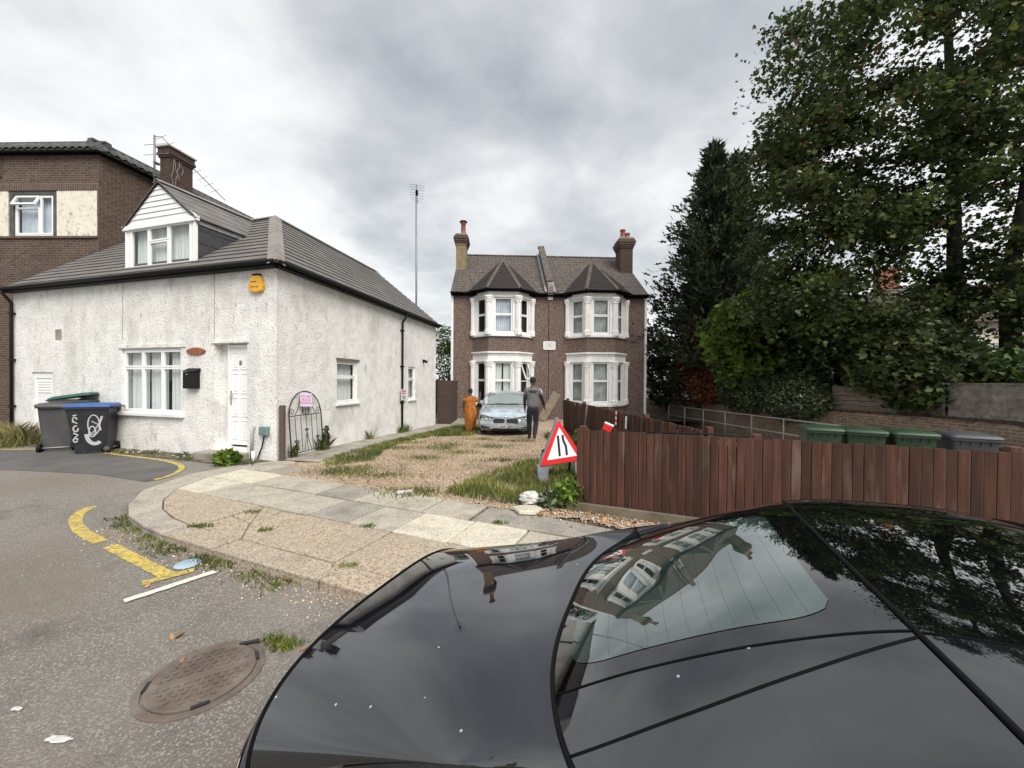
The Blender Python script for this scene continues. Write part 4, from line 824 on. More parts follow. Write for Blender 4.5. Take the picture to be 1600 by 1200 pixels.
# bays
def bay(c, f0, f1, s0, s1, idx):
    PL = [(s0, 0), (f0, .78), (f1, .78), (s1, 0)]
    pts = [SF.p(a, 0, d) for a, d in PL]
    bay_ = None; fr3 = []
    for a, b in zip(pts[:-1], pts[1:]):
        D = (b-a).normalized(); fr3.append((Fr(a, D, Vector((D.y, -D.x, 0))), (b-a).length))
    wz = ((.62, 2.62), (4.02, 5.76)); b_ = None
    for lev, (z0, z1, y0, y1) in enumerate(((-.6, .46, .46, 3.06), (3.06, 3.86, 3.86, 6.14))):
        root = MB(); wh = MB(); V = [[p+Z*z0 for p in pts], [p+Z*z1 for p in pts]]; root.grid(V, smooth=False)
        for fr, l in fr3:
            hs = (.27, l-.27) if l > 1.25 else (.24, l-.24); wall_holes(wh, fr, 0, l, y0, y1, [(hs[0], hs[1], *wz[lev])], .14)
        q_ = root.build('bay' if lev == 0 else 'bay_apron', MT['dash_brown'], semi if lev == 0 else b_)
        if lev == 0: b_ = q_
        wh.build('bay_stonework', MT['white_stone'], b_)
    out = lambda e: [SF.p(s0-e*.9, 0, 0), SF.p(f0-e*.42, 0, .78+e), SF.p(f1+e*.42, 0, .78+e), SF.p(s1+e*.9, 0, 0)]
    for nm, z0, z1, e in (('bay_sill', .44, .54, .10), ('bay_sill', 3.84, 3.95, .10), ('bay_cornice', 3.02, 3.10, .09), ('bay_band', 2.93, 2.96, .03)):
        mb = MB(); P = [p+Z*z0 for p in out(e)]; mb.prism(P, Z*(z1-z0)); mb.build(nm, MT['white_stone'], b_, bevel=.01)
    for (wa, wb_) in wz:
        for q, (p, dd) in enumerate(zip(pts, (SE*-.02+SN*.0, SN, SN, SE*.02))):     # pilasters with carved capitals at each corner
            w = .17 if q in (1, 2) else .12; base = p+(SN*(-.02 if q in (1, 2) else .08))
            mb = MB(); mb.lathe(base, [(w*.92, wa-.02), (w*.92, wb_-.26)], 8, smooth=False); mb.build('pilaster', MT['white_stone'], b_)
            mb = MB(); mb.lathe(base, [(w*1.2, wa-.10), (w*1.2, wa+.12), (w*.95, wa+.16)], 8, smooth=False); mb.build('pilaster_base', MT['white_stone'], b_)
            mb = MB(); mb.lathe(base, [(w*.95, wb_-.28), (w*1.08, wb_-.26), (w*1.0, wb_-.22), (w*1.12, wb_-.10), (w*1.4, wb_-.02), (w*1.45, wb_+.04), (w*1.1, wb_+.05)], 10)
            for k in range(10):
                a = 2*math.pi*k/10; mb.lathe(base+Vector((math.cos(a), math.sin(a), 0))*w*1.12+Z*(wb_-.13+.05*(k % 2)), [(.012, -.05), (.035, 0), (.012, .05)], 6)
            mb.build('capital', MT['white_stone'], b_)
    for k, (fr, l) in enumerate(fr3):
        hs = (.27, l-.27) if l > 1.25 else (.24, l-.24)
        for lev, (za, zb_) in enumerate(wz):
            cu = ['curtain_blue', 'curtain', 'curtain_grey', 'curtain_grey'][(lev == 0)+2*idx] if k == 1 else ('curtain_grey' if idx else None)
            sp = .52 if lev else .54
            op = 1 if (idx == 0 and lev == 0 and k == 2) else None
            window(b_, fr, hs[0], hs[1], za, zb_, [(0, 1, 0, sp), (0, 1, sp, 1)], d=-.07, fw=.05, sash=.045, curtain=cu, cur=[(0, 1)] if idx or lev else [(0, .45), (.5, 1)], room=.55, open_cell=op)
            mb = MB(); fr.box(mb, hs[0]-.02, hs[1]+.02, zb_+.0, zb_+.05, -.1, .02); mb.build('window_head', MT['white_stone'], b_)
    # hipped bay roof
    e = .24; E_ = [SF.p(s0-.22, 6.12, .20), SF.p(f0-.12, 6.12, .78+e), SF.p(f1+.12, 6.12, .78+e), SF.p(s1+.22, 6.12, .20)]; ap = SF.p((f0+f1)/2, 8.22, -1.25)
    vl = SF.p(s0-.22, 6.12, .2); rt = MB()
    for a, b in zip(E_[:-1], E_[1:]): rt.add([a, b, ap], [(0, 1, 2)])
    r_ = rt.build('bay_roof', MT['roof_bay'], b_)
    for a, b in zip(E_[:-1], E_[1:]): courses(r_, 'tile_course', MT['roof_bay'], a, b, ap+(a-b)*.004, ap+(b-a)*.004, 18, th=.012, lap=1.03)
    for a in E_[1:3]: ridge_run(a+Z*.03, ap+Z*.03, .09, 9, 'hip_tile', r_, 'roof_old')
    mb = MB(); P = [SF.p(s0-.18, 6.02, .18), SF.p(f0-.1, 6.02, .78+e-.05), SF.p(f1+.1, 6.02, .78+e-.05), SF.p(s1+.18, 6.02, .18)]; mb.prism(P, Z*.10); mb.build('bay_soffit', MT['seal'], b_)
    for a, b in zip(E_[:-1], E_[1:]):
        o_ = (b-a).cross(Z).normalized()*.03-Z*.0; gutter(b_, a+o_, b+o_, .055)
bay(2.5, 1.80, 3.24, 1.0, 4.0, 0)
bay(7.3, 6.64, 8.02, 5.78, 8.82, 1)

# brick boundary walls beside and behind
mb = MB(); mb.box((-2.98, 17.9, .6), (.30, 1.0, 1.08)); tag(mb.build('boundary_wall', MT['brick_red'], None, bevel=.01), 'short dark brick wall between the cottage and the brown houses', 'wall')
mb = MB(); mb.prism([(-9.5, 24, -.5), (-4.2, 23, -.5), (-4.2, 23, 1.7), (-9.5, 24, 1.7)], (0, .25, 0)); tag(mb.build('garden_wall', MT['brick_red']), 'brick garden wall in the gap behind the cottage', 'wall')
# ------------------------------------------------------------------ fences
def board(mb, c, w, h, t0, t1, D, N_, z0, jag=.0):
    """feather-edge board: thick edge t1, thin edge t0"""
    c, D, N_ = Vector(c), Vector(D), Vector(N_); a, b = c-D*w/2, c+D*w/2; n = 4
    P0 = [a+D*w*k+N_*t for k, t in ((0, t0), (.05, t0+(t1-t0)*.35), (.35, t0+(t1-t0)*.6), (.88, t1), (.97, t0+(t1-t0)*.8), (1, t0))]
    poly = P0+[b, a]
    mb.prism([p+Z*z0 for p in poly], Z*h)
def fence(name, label, P0, P1, N_, top0, top1, z0f, bw=.125, lean=0, skip=()):
    P0, P1 = Vector(P0), Vector(P1); D = (P1-P0).normalized(); Lg = (P1-P0).length; n = int(Lg/bw)
    o = thing(name, label, 'fence', tuple(P0)); N_ = Vector(N_)
    for i in range(n):
        if i in skip: continue
        p = P0+D*(i+.5)*bw; t = (i+.5)/n; zt = top0+(top1-top0)*t+random.uniform(-.009, .009); zb = z0f(p)+random.uniform(-.01, .02)
        mb = MB(); board(mb, (0, 0, 0), bw*random.uniform(.955, .985), zt-zb, .006, .024, D, N_, 0)
        q = mb.build('board', MT['wood_brown'], o); q.matrix_parent_inverse = Matrix(); ln = lean*(1-t)**2+random.uniform(-.007, .007)
        q.location = p-P0+Vector((0, 0, zb)); q.rotation_mode = 'XYZ'; q.rotation_euler = (0, 0, 0)
        q.matrix_basis = Matrix.Translation(p-P0+Vector((0, 0, zb))) @ Matrix.Rotation(ln, 4, N_) @ Matrix.Rotation(random.uniform(-.012, .012), 4, D)
    mb = MB(); M = axes(D, N_, Z); c = (P0+P1)/2+Z*(z0f(P0)*.5+z0f(P1)*.5+.47)-N_*.012; mb.box(c, (Lg/2-.05, .006, .42), M); mb.build('backing', MT['wood_post'], o)
    for zf in (.25, .78):
        mb = MB(); M = axes(D, N_, Z); c = (P0+P1)/2+Z*(z0f(P0)*.5+z0f(P1)*.5+zf)-N_*.05; mb.box(c, (Lg/2, .018, .04), M); mb.build('rail', MT['wood_brown'], o)
    k = max(2, int(Lg/2.0)); 
    for i in range(k+1):
        p = P0+D*min(Lg-.06, max(.06, i*Lg/k)); mb = MB(); zt = top0+(top1-top0)*i/k+.04; zb = z0f(p)-.2; mb.box(p+Z*((zt+zb)/2)-N_*.12, (.045, .045, (zt-zb)/2), axes(D, N_, Z)); mb.build('post', MT['wood_brown'], o, bevel=.008)
    return o
ff = fence('front_fence', 'dark red-brown board fence along the pavement behind the black car', K(-1.19, 5.0), K(7.0, 5.0), -KN, 1.045, 1.075, lambda p: .07, bw=.087)
mb = MB(); mb.box(K(.9, 4.93, .045), (2.2, .025, .062), axes(KD, KN, Z)); mb.build('gravel_board', MT['wood_grey'], ff, bevel=.006)
sf = fence('side_fence', 'brown board fence leaning along the right side of the gravel drive', (1.83, 13.5, 0), (2.72, 5.45, 0), (-.994, -.11, 0), 1.04, 1.0, lambda p: G(p.x, p.y)+.02, bw=.095, lean=.10)
mb = MB(); mb.tube([(1.98, 10.6, .0), (2.05, 10.5, 1.03)], .022, 5); mb.build('batten', MT['wood_old'], sf)
# striped tape on the side fence, broom resting over the front fence
def fpt(y, z, off=.05): t = (13.5-y)/(13.5-5.45); return Vector((1.83+.89*t-off, y, z))
for (y, z0, z1, cols, lb) in ((8.55, .72, 1.02, ('sign_white', 'red2', 'sign_white', 'red2', 'sign_white'), 'pink and white striped tape strip hanging on the side fence'), (8.0, .70, .96, ('sign_white', 'sign_white'), 'plain white strip hanging on the side fence')):
    o = thing('barrier_tape', lb, 'tape', tuple(fpt(y, z0)))
    n = len(cols)
    for i, c in enumerate(cols):
        a, b = z0+(z1-z0)*i/n, z0+(z1-z0)*(i+1)/n; mb = MB(); mb.prism([fpt(y+.04-.05*(a-z0), a, .06), fpt(y-.04-.05*(a-z0), a, .06), fpt(y-.04-.05*(b-z0), b-.002, .06), fpt(y+.04-.05*(b-z0), b-.002, .06)], (-.004, 0, 0)); mb.build('stripe', MT[c], o)
o = thing('broom', 'small red and white broom head with black handle resting on the front fence', 'broom', tuple(K(-.72, 5.06, 1.06)))
BM = axes((KD*.93-Z*.36).normalized(), KN, (KD*.36+Z*.93).normalized()); bc = K(-.79, 5.02, 1.085)
mb = MB(); mb.box(bc, (.06, .03, .045), BM); mb.build('head', MT['red'], o, bevel=.008)
mb = MB(); mb.box(bc+BM @ Vector((0, 0, .052)), (.06, .03, .007), BM); mb.build('trim', MT['sign_white'], o)
mb = MB(); mb.lathe(bc+BM @ Vector((.06, 0, .0)), [(.04, 0), (.02, .04), (.012, .06)], 10, ax=BM @ Vector((1, 0, 0))); mb.tube([bc+BM @ Vector((.10, 0, -.01)), K(.5, 5.06, 1.075), K(.75, 5.06, 1.07)], .010, 6); mb.build('handle', MT['black_plastic'], o)
# big board leaning by the house
mb = MB(); D = Vector((.50, .1, .86)).normalized(); X = Vector((.86, 0, -.50)).normalized(); mb.box(Vector((1.80, 18.45, .47)), (.20, .015, .74), axes(X, D.cross(X).normalized(), D)); tag(mb.build('plank', MT['plank'], None, bevel=.005), 'wide weathered plank propped at a slant between the house bays', 'plank')

# ------------------------------------------------------------------ road works sign
so = Vector((.86, 6.45, .31)); sx = Vector((.93, .36, 0)).normalized(); sn = Vector((.36, -.93, 0)).normalized(); tl = R_(6); su = (Z*math.cos(tl)-sn*math.sin(tl)).normalized(); sn2 = (sn*math.cos(tl)+Z*math.sin(tl)).normalized()
rl = R_(4); sx, su = (sx*math.cos(rl)+su*math.sin(rl)).normalized(), (su*math.cos(rl)-sx*math.sin(rl)).normalized()
sg = thing('road_sign', 'red triangle road narrows sign in a grey plastic frame on the grass', 'road sign', (so.x, so.y, 0))
sp = lambda x, y, d=0: so+sx*x+su*y+sn2*d
def rtri(h, w, r, y0, n=5):
    """rounded triangle points"""
    P = [(0, y0+h), (-w/2, y0), (w/2, y0)]; o = []
    for i in range(3):
        p = Vector((*P[i], 0)); a = Vector((*P[i-1], 0)); b = Vector((*P[(i+1) % 3], 0)); d1 = (a-p).normalized(); d2 = (b-p).normalized()
        for k in range(n+1):
            t = k/n; q = p+d1*r*(1-t)**2+d2*r*t**2; o.append((q.x, q.y))
    return o
mb = MB(); mb.prism([sp(x, y, -.095) for x, y in rtri(.755, .865, .06, -.012)], sn2*.092); mb.build('backing_frame', MT['sign_grey'], sg, bevel=.01)
mb = MB(); mb.prism([sp(x, y, -.002) for x, y in rtri(.73, .84, .055, 0)], sn2*.006); mb.build('red_border', MT['red'], sg)
mb = MB(); mb.prism([sp(x, y, .003) for x, y in rtri(.515, .57, .012, .08)], sn2*.004); mb.build('white_panel', MT['sign_white'], sg)
def bar(P, w):
    mb = MB(); A = []; B = []
    for i, p in enumerate(P):
        a = Vector(P[max(i-1, 0)]); b = Vector(P[min(i+1, len(P)-1)]); t = (b-a).normalized(); nn = Vector((-t[1], t[0])); A.append(Vector(p)+nn*w/2); B.append(Vector(p)-nn*w/2)
    mb.prism([sp(x, y, .0065) for x, y in A+B[::-1]], sn2*.003); mb.build('symbol_bar', MT['black'], sg)
bar([(-.042, .46), (-.045, .115)], .042); bar([(.046, .46), (.05, .37), (.088, .27), (.092, .115)], .042)
for x in (-.36, .34):
    mb = MB(); mb.prism([sp(x-.10, .02, -.075), sp(x+.12, .02, -.075), sp(x+.10, -.10, -.075), sp(x+.07, -.22, -.075), sp(x+.12, -.36, -.06), sp(x-.04, -.36, -.06), sp(x-.10, -.2, -.075)], sn2*.055); lg = mb.build('leg', MT['sign_grey'], sg, bevel=.01)
for x in (-.30, .30):
    mb = MB(); mb.tube([sp(x, .25, -.07), sp(x, -.05, -.28), sp(x, -.34, -.42)], .02, 6); mb.build('rear_stay', MT['black_plastic'], sg)
mb = MB(); mb.prism([sp(-.05, .66, -.08), sp(.05, .66, -.08), sp(.03, .765, -.07), sp(-.03, .765, -.07)], sn2*.03); mb.build('top_clip', MT['sign_grey'], sg, bevel=.008)

# ------------------------------------------------------------------ iron gate and post by the cottage side wall
gt = thing('iron_gate', 'arched black wrought iron gate leaning against the cottage side wall', 'gate', tuple(FRt.p(.7, 0, .12)))
gp = lambda s_, z: FRt.p(.24+s_, z+.03, .17-.08*z)
w = 1.02; zm = .86
def gbar(name, P, r=.009): mb = MB(); mb.tube([gp(*p) for p in P], r, 6); return mb.build(name, MT['iron'], gt)
arc = [(w/2-w/2*math.cos(t), zm+.52*math.sin(t)) for t in np.linspace(0, math.pi, 20)]
gbar('outer_frame', [(0, 0)]+arc+[(w, 0)], .014); gbar('cross_rail', [(0, zm), (w, zm)], .010); gbar('cross_rail', [(0, .06), (w, .06)], .010)
for i in range(1, 6): gbar('upright', [(w*i/6, .06), (w*i/6, zm)], .007)
def scroll(cx, cz, r, a0, turns, k=18): return [(cx+r*(1-.7*i/k)*math.cos(a0+turns*2*math.pi*i/k), cz+r*(1-.7*i/k)*math.sin(a0+turns*2*math.pi*i/k)) for i in range(k+1)]
for cx, a0, tn_ in ((.10, 3.6, -1.2), (w-.10, -.4, 1.2), (w/2-.05, 3.4, 1.2), (w/2+.05, -.3, -1.2)): gbar('scroll', scroll(cx, zm+.085, .075, a0, tn_), .007)
for x0, x1 in ((.18, .38), (w-.18, w-.38)): gbar('scroll_stem', [(x0, zm+.02), ((x0+x1)/2, zm+.15), (x1, zm+.42)], .008)
for x0, x1 in ((w/2-.1, w/2-.05), (w/2+.1, w/2+.05)): gbar('scroll_stem', [(x0, zm+.05), (x0, zm+.2), (x1, zm+.42)], .008)
for cx, h in ((.17, .28), (.51, .50), (.85, .30)):
    for sg_ in (-1, 1): gbar('spear', [(cx, h), (cx+.05*sg_, h*.55), (cx+.11*sg_, .08)], .007); gbar('spear', [(cx, h+.05), (cx+.05*sg_, h+.05), (cx+.02*sg_, h)], .012)
o = thing('notice', 'pale paper notice with pink lettering tied to the iron gate', 'notice', tuple(gp(.53, 1.18)))
nM = M4(gp(.53, 1.19)+NR*.02, RD, (Z*.995-NR*.08).normalized(), (NR*.995+Z*.08).normalized())
mb = MB(); mb.box((0, 0, 0), (.185, .15, .002)); me = mb.mesh('sheet'); me.transform(nM @ Matrix.Rotation(-.08, 4, 'Z')); link(me, 'sheet', MT['lilac'], o)
for i, t in enumerate(('DO NOT', 'BLOCK', 'DRIVEWAY')): text_mesh(t, .085, 'lettering', MT['pink_ink'], o, nM @ Matrix.Rotation(-.08, 4, 'Z') @ Matrix.Translation((0, .075-.075*i, .004)), .001)
mb = MB(); mb.box(FRt.p(.06, .52, .10), (.042, .045, .62), FRt.M); tag(mb.build('gate_post', MT['wood_post'], None, bevel=.006), 'weathered dark wooden gate post at the cottage corner', 'post')
o = thing('notice_board', 'red and white warning notice fixed to the cottage downpipe', 'notice', tuple(FRt.p(5.6, .95, .12)))
mb = MB(); FRt.box(mb, 5.42, 5.80, .98, 1.36, .10, .106); mb.build('backing', MT['sign_white'], o)
mb = MB(); FRt.box(mb, 5.45, 5.77, 1.20, 1.34, .106, .110); mb.build('red_field', MT['red2'], o)
for z, m_, a, b in ((1.305, 'sign_white', 5.50, 5.72), (1.245, 'sign_white', 5.49, 5.73), (1.15, 'pink_ink', 5.57, 5.65), (1.09, 'seal', 5.46, 5.76), (1.03, 'pink_ink', 5.50, 5.72)):
    mb = MB(); FRt.box(mb, a, b, z-.013, z+.013, .110, .112); mb.build('lettering', MT[m_], o)

# ------------------------------------------------------------------ wheelie bins
def wheelie(label, loc, rz, body, lidm, group, open_lid=0.0, tilt=0, sc=1.0):
    """front towards local -y, wheels and handle at +y"""
    o = bpy.data.objects.new('wheelie_bin', None); COL.objects.link(o); o.location = loc; o.rotation_euler = (tilt, 0, rz); o.scale = (sc, sc, sc); tag(o, label, 'wheelie bin', group)
    def put(mb, name, m, par=o, bevel=0): 
        q = mb.build(name, MT[m], None, bevel=bevel); q.parent = par; return q
    def ring(w, d0, d1, z, r=.05, n=3):
        P = []
        for cx, cy, a0 in ((w-r, d1-r, 0), (-w+r, d1-r, 90), (-w+r, d0+r, 180), (w-r, d0+r, 270)):
            for k in range(n+1): a = R_(a0+90*k/n); P.append((cx+r*math.cos(a), cy+r*math.sin(a), z))
        return P
    mb = MB(); R = [ring(.22, -.24, .25, .02), ring(.225, -.25, .26, .10), ring(.235, -.262, .262, .22), ring(.285, -.36, .30, .93), ring(.29, -.37, .31, .985)]
    R = [r+[r[0]] for r in R]; mb.grid(R, smooth=True); mb.add(R[0][:-1], [tuple(range(len(R[0])-2, -1, -1))]); put(mb, 'body', body)
    mb = MB(); a = [r for r in ring(.315, -.395, .335, .955)]; b = ring(.315, -.395, .335, .995); c = ring(.26, -.34, .28, .995); mb.grid([x+[x[0]] for x in (a, b, c)], smooth=False); put(mb, 'rim', body)
    for k in range(4):
        mb = MB(); mb.box((-.18+.12*k, -.36, .92), (.006, .02, .035)); put(mb, 'rib', body)
    lid = MB(); A = ring(.325, -.41, .36, .0, .06); B = ring(.32, -.405, .355, .03, .06); Cc = ring(.27, -.34, .30, .062, .06); Dd = ring(.14, -.18, .16, .072, .05)
    lid.grid([x+[x[0]] for x in (A, B, Cc, Dd)], smooth=True); lid.add(Dd, [tuple(range(len(Dd)))]); lid.add(A, [tuple(range(len(A)-1, -1, -1))])
    l = put(lid, 'lid', lidm); l.location = (0, .36, 1.0); l.rotation_euler = (-open_lid, 0, 0)
    l.data.transform(Matrix.Translation((0, -.36, 0)))
    mb = MB(); mb.tube([(-.24, .33, .97), (-.24, .40, .99), (.24, .40, .99), (.24, .33, .97)], .016, 8); put(mb, 'handle', body)
    for s_ in (-1, 1):
        mb = MB(); mb.lathe((s_*.25, .27, .10), [(.03, -.03), (.092, -.028), (.10, -.015), (.10, .015), (.092, .028), (.03, .03)], 20, ax=(1, 0, 0)); wv = put(mb, 'wheel', 'black_plastic')
        mb = MB(); mb.lathe((s_*.285, .27, .10), [(.05, -.01), (.055, .0), (.02, .008)], 12, ax=(s_, 0, 0)); put(mb, 'hub', 'bin_grey', wv)
    mb = MB(); mb.tube([(-.24, .27, .10), (.24, .27, .10)], .012, 8); put(mb, 'axle', 'galv')
    return o
GB = 'wheelie bins by the cottage'
w1 = wheelie('dark grey wheelie bin with grey lid, leftmost beside the cottage wall', (-10.68, 9.14, -.045), R_(212), 'bin_grey', 'bin_grey', GB, sc=1.07)
w2 = wheelie('black wheelie bin with blue lid and silver graffiti by the cottage window', (-9.60, 8.86, -.04), R_(-62), 'bin_black', 'bin_blue', GB, sc=1.07)
w3 = wheelie('wheelie bin with a teal green lid half hidden behind the grey bin', (-10.55, 9.36, .08), R_(106), 'bin_grey', 'bin_teal', GB, open_lid=.16, sc=1.07)
# graffiti on the camera side of the black bin: local +x/-x face
def gra(P, r=.012):
    # points (t along side, z) on the local side facing the camera
    mb = MB(); pts = []
    for t, z in P:
        k = (z-.1)/.85; w_ = .226+.058*min(max(k, 0), 1); pts.append((SGN*(w_+.006), t, z))
    rows = []; Pn = [Vector(p) for p in pts]; A = []; B = []
    for i, p in enumerate(Pn):
        t = (Pn[min(i+1, len(Pn)-1)]-Pn[max(i-1, 0)]).normalized(); n_ = Vector((1, 0, 0)).cross(t).normalized(); A.append(p+n_*r); B.append(p-n_*r)
    mb.grid([A, B], smooth=False); q = mb.build('graffiti', MT['spray'], None, solid=.002); q.parent = w2
SGN = 1
arcp = lambda cy, cz, ry, rz_, a0, a1, n=16: [(cy+ry*math.cos(a0+(a1-a0)*i/n), cz+rz_*math.sin(a0+(a1-a0)*i/n)) for i in range(n+1)]
for P, r in ((arcp(.07, .62, .09, .21, 0, 6.3), .010), (arcp(.045, .48, .05, .11, 0, 6.3), .012), (arcp(.08, .42, .12, .20, 3.1, 5.4), .035), ([(.04, .70), (.14, .62), (.05, .45)], .010), ([(.20, .80), (.15, .62), (.17, .5)], .018),
             (arcp(-.21, .74, .03, .05, 0, 5), .010), ([(-.24, .82), (-.18, .84)], .010), ([(-.25, .70), (-.17, .66)], .010), (arcp(-.20, .55, .035, .06, 1, 6.5), .013), ([(-.24, .46), (-.17, .42), (-.22, .36), (-.17, .33)], .014), (arcp(-.21, .31, .03, .04, 0, 6), .012)): gra(P, r)
GG = 'wheelie bins behind the front fence'
rowd = Vector((1.73, -.90, 0)).normalized(); b0 = Vector((6.28, 7.85, 0))
for i, (lb, bd, ld) in enumerate((('green wheelie bin farthest left of the row behind the front fence', 'bin_green', 'bin_green'), ('second green wheelie bin from the left behind the front fence', 'bin_green', 'bin_green'), ('third green wheelie bin, touching the grey bin behind the front fence', 'bin_green', 'bin_green'), ('slate grey wheelie bin right of the green bins behind the front fence', 'bin_slate', 'bin_slate'))):
    p = b0+rowd*(.66*i+.10*(i == 3)); wheelie(lb, (p.x, p.y, -.255), R_(-27.5+[4, -3, 2, 0][i]), bd, ld, GG)

# ------------------------------------------------------------------ old wall, railing and planks at the right
WX = lambda y: 10.65-(y-7.0)*.0862
ow = thing('old_brick_wall', 'long low weathered brick wall below the trees on the right', 'wall', (10.3, 12, -.6))
mb = MB(); ysl = [2.5, 5, 7, 8, 9.56, 12.47, 16.4, 21, 24, 30]; tops = [.80, .80, .82, .82, .84, .775, .708, .64, .62, .6]
for (ya, za), (yb, zb_) in zip(zip(ysl[:-1], tops[:-1]), zip(ysl[1:], tops[1:])):
    mb.prism([(WX(ya), ya, -1.1), (WX(yb), yb, -1.1), (WX(yb), yb, zb_), (WX(ya), ya, za)], (.26, 0, 0))
mb.build('brickwork', MT['brick_old'], ow)
y = 5.0
while y < 22:
    L_ = random.uniform(.42, .5); mb = MB(); z = float(np.interp(y, ysl, tops)); mb.box((WX(y)+.12, y+L_/2, z+.03+random.uniform(-.006, .006)), (.16, L_/2-.006, .032)); mb.build('coping_brick', MT['brick_red'], ow, bevel=.01); y += L_
rw = thing('rendered_wall', 'rough grey rendered wall standing above the old brick wall', 'wall', (10.5, 7, .85))
mb = MB(); mb.prism([(WX(9.25)+.04, 9.25, .9), (WX(3)+.04, 3, .9), (WX(3)+.04, 3, 1.68), (WX(9.25)+.04, 9.25, 1.66)], (.2, 0, 0)); mb.build('render', MT['render_grey'], rw)
mb = MB(); mb.prism([(WX(9.27)+.02, 9.27, 1.662), (WX(3)+.02, 3, 1.682), (WX(3)+.02, 3, 1.72), (WX(9.27)+.02, 9.27, 1.70)], (.24, 0, 0)); mb.build('capping', MT['render_grey'], rw)
pk = thing('plank_fence', 'dark horizontal plank fence on top of the old brick wall', 'fence', (10.35, 11, .8))
for i in range(5):
    mb = MB(); z = .86+.145*i; mb.prism([(WX(12.3)+.05, 12.3, z), (WX(9.4)+.05, 9.4, z+.01), (WX(9.4)+.05, 9.4, z+.145), (WX(12.3)+.05, 12.3, z+.132)], (.03+.006*(i % 2), 0, 0)); mb.build('plank', MT['wood_old'], pk)
for y in (12.25, 10.9, 9.45):
    mb = MB(); mb.box((WX(y)+.12, y, 1.2), (.04, .04, .42)); mb.build('post', MT['wood_old'], pk)
o = thing('timber_rack', 'small rack of pale timber slats beside the plank fence', 'rack', (10.2, 12.8, .8))
for i in range(4):
    mb = MB(); mb.box((WX(12.75)+.08, 12.75, .92+.13*i), (.05, .22, .035)); mb.build('slat', MT['wood_grey' if i % 2 else 'slab_pale'], o)
for y in (12.55, 12.95):
    mb = MB(); mb.box((WX(y)+.15, y, 1.1), (.03, .03, .35)); mb.build('post', MT['wood_old'], o)
rg = thing('railing', 'galvanised two-rail handrail along the low lane', 'railing', (9, 16, -.6))
RP = lambda t: Vector((8.41+1.17*t, 20.6-8.6*t, 0)); rz0 = -.62
ts = [0, .17, .34, .51, .68, .85, 1.0, 1.17, 1.34]
for t in ts:
    p = RP(t); mb = MB(); mb.tube([p+Z*(rz0-.1), p+Z*.42], .026, 8); mb.build('post', MT['galv'], rg)
for z in (.42, -.08):
    mb = MB(); mb.tube([RP(t)+Z*z for t in (0, .5, 1, 1.34)], .024, 8); mb.build('rail', MT['galv'], rg)
# house beyond the trees
hb = thing('distant_house', 'cream house with tiled roof half hidden behind the right hand trees', 'house', (22, 19, 1))
hf = Fr((16.6, 18.0, 0), (.985, -.17, 0), (-.17, -.985, 0))
mb = MB(); wall_holes(mb, hf, 0, 12, .5, 4.5, [(4.2, 5.6, 2.1, 3.5), (7.2, 8.8, 2.1, 3.5)], .15); mb.quad(hf.p(0, .5), hf.p(0, 4.5), hf.p(0, 4.5, -8), hf.p(0, .5, -8)); mb.build('wall', MT['cream'], hb)
mb = MB(); A, B, T0, T1 = hf.p(-.4, 4.4, .4), hf.p(12.4, 4.4, .4), hf.p(3.2, 7.0, -4), hf.p(9, 7.0, -4); mb.quad(A, B, T1, T0); mb.add([A, T0, hf.p(-.4, 4.4, -8.4)], [(0, 1, 2)]); mb.quad(T0, T1, hf.p(12.4, 4.4, -8.4), hf.p(-.4, 4.4, -8.4)); hr = mb.build('roof', MT['roof_old'], hb)
courses(hr, 'tile_course', MT['roof_old'], A, B, T0, T1, 14, th=.03)
for a, b in ((4.2, 5.6), (7.2, 8.8)): window(hb, hf, a, b, 2.1, 3.5, [(0, .5, 0, 1), (.5, 1, 0, 1)], curtain='curtain')
mb = MB(); hf.box(mb, 3.0, 3.9, 6, 8.0, -4.3, -3.7); mb.build('chimney', MT['terracotta'], hb)
mb = MB(); rows = [[(13.6+.9*i/6, 10.4+1.2*j/6, .9+1.2*math.sqrt(max(0, 1-((i-3)/3.2)**2))*(1-.25*((j-3)/3)**2)) for i in range(7)] for j in range(7)]; mb.grid(rows); mb.add([(13.7, 10.5, .8), (14.4, 10.5, .8), (14.4, 11.5, .8), (13.7, 11.5, .8), (13.75, 10.5, 1.7), (14.35, 10.5, 1.7), (14.35, 11.5, 1.7), (13.75, 11.5, 1.7)], [(0, 1, 5, 4), (1, 2, 6, 5), (2, 3, 7, 6), (3, 0, 4, 7)]); tag(mb.build('covered_stack', MT['blue_tarp'], None), 'stack under a blue tarpaulin behind the rendered wall', 'tarpaulin')
# ------------------------------------------------------------------ vegetation
MT['leaf_syc'] = leafmat('sycamore_leaf', [(0.0, (.024, .042, .015)), (0.5, (.050, .080, .024)), (0.95, (.092, .125, .038)), (0.975, (.10, .075, .03)), (1, (.11, .07, .03))], .32)
MT['leaf_bright'] = leafmat('bright_leaf', [(0.0, (.045, .09, .014)), (0.6, (.09, .155, .025)), (1, (.15, .22, .045))], .3)
MT['leaf_dark'] = leafmat('dark_leaf', [(0.0, (.022, .04, .015)), (0.6, (.046, .076, .024)), (1, (.08, .115, .036))], .2)
MT['leaf_laurel'] = leafmat('laurel_leaf', [(0.0, (.040, .062, .032)), (0.6, (.080, .115, .060)), (1, (.15, .18, .115))], .15, .35)
MT['leaf_copper'] = leafmat('copper_leaf', [(0.0, (.06, .022, .012)), (0.6, (.14, .05, .026)), (1, (.20, .085, .045))], .2)
MT['leaf_conifer'] = leafmat('conifer_spray', [(0.0, (.016, .028, .014)), (0.6, (.032, .050, .022)), (1, (.055, .075, .034))], .12, .7)
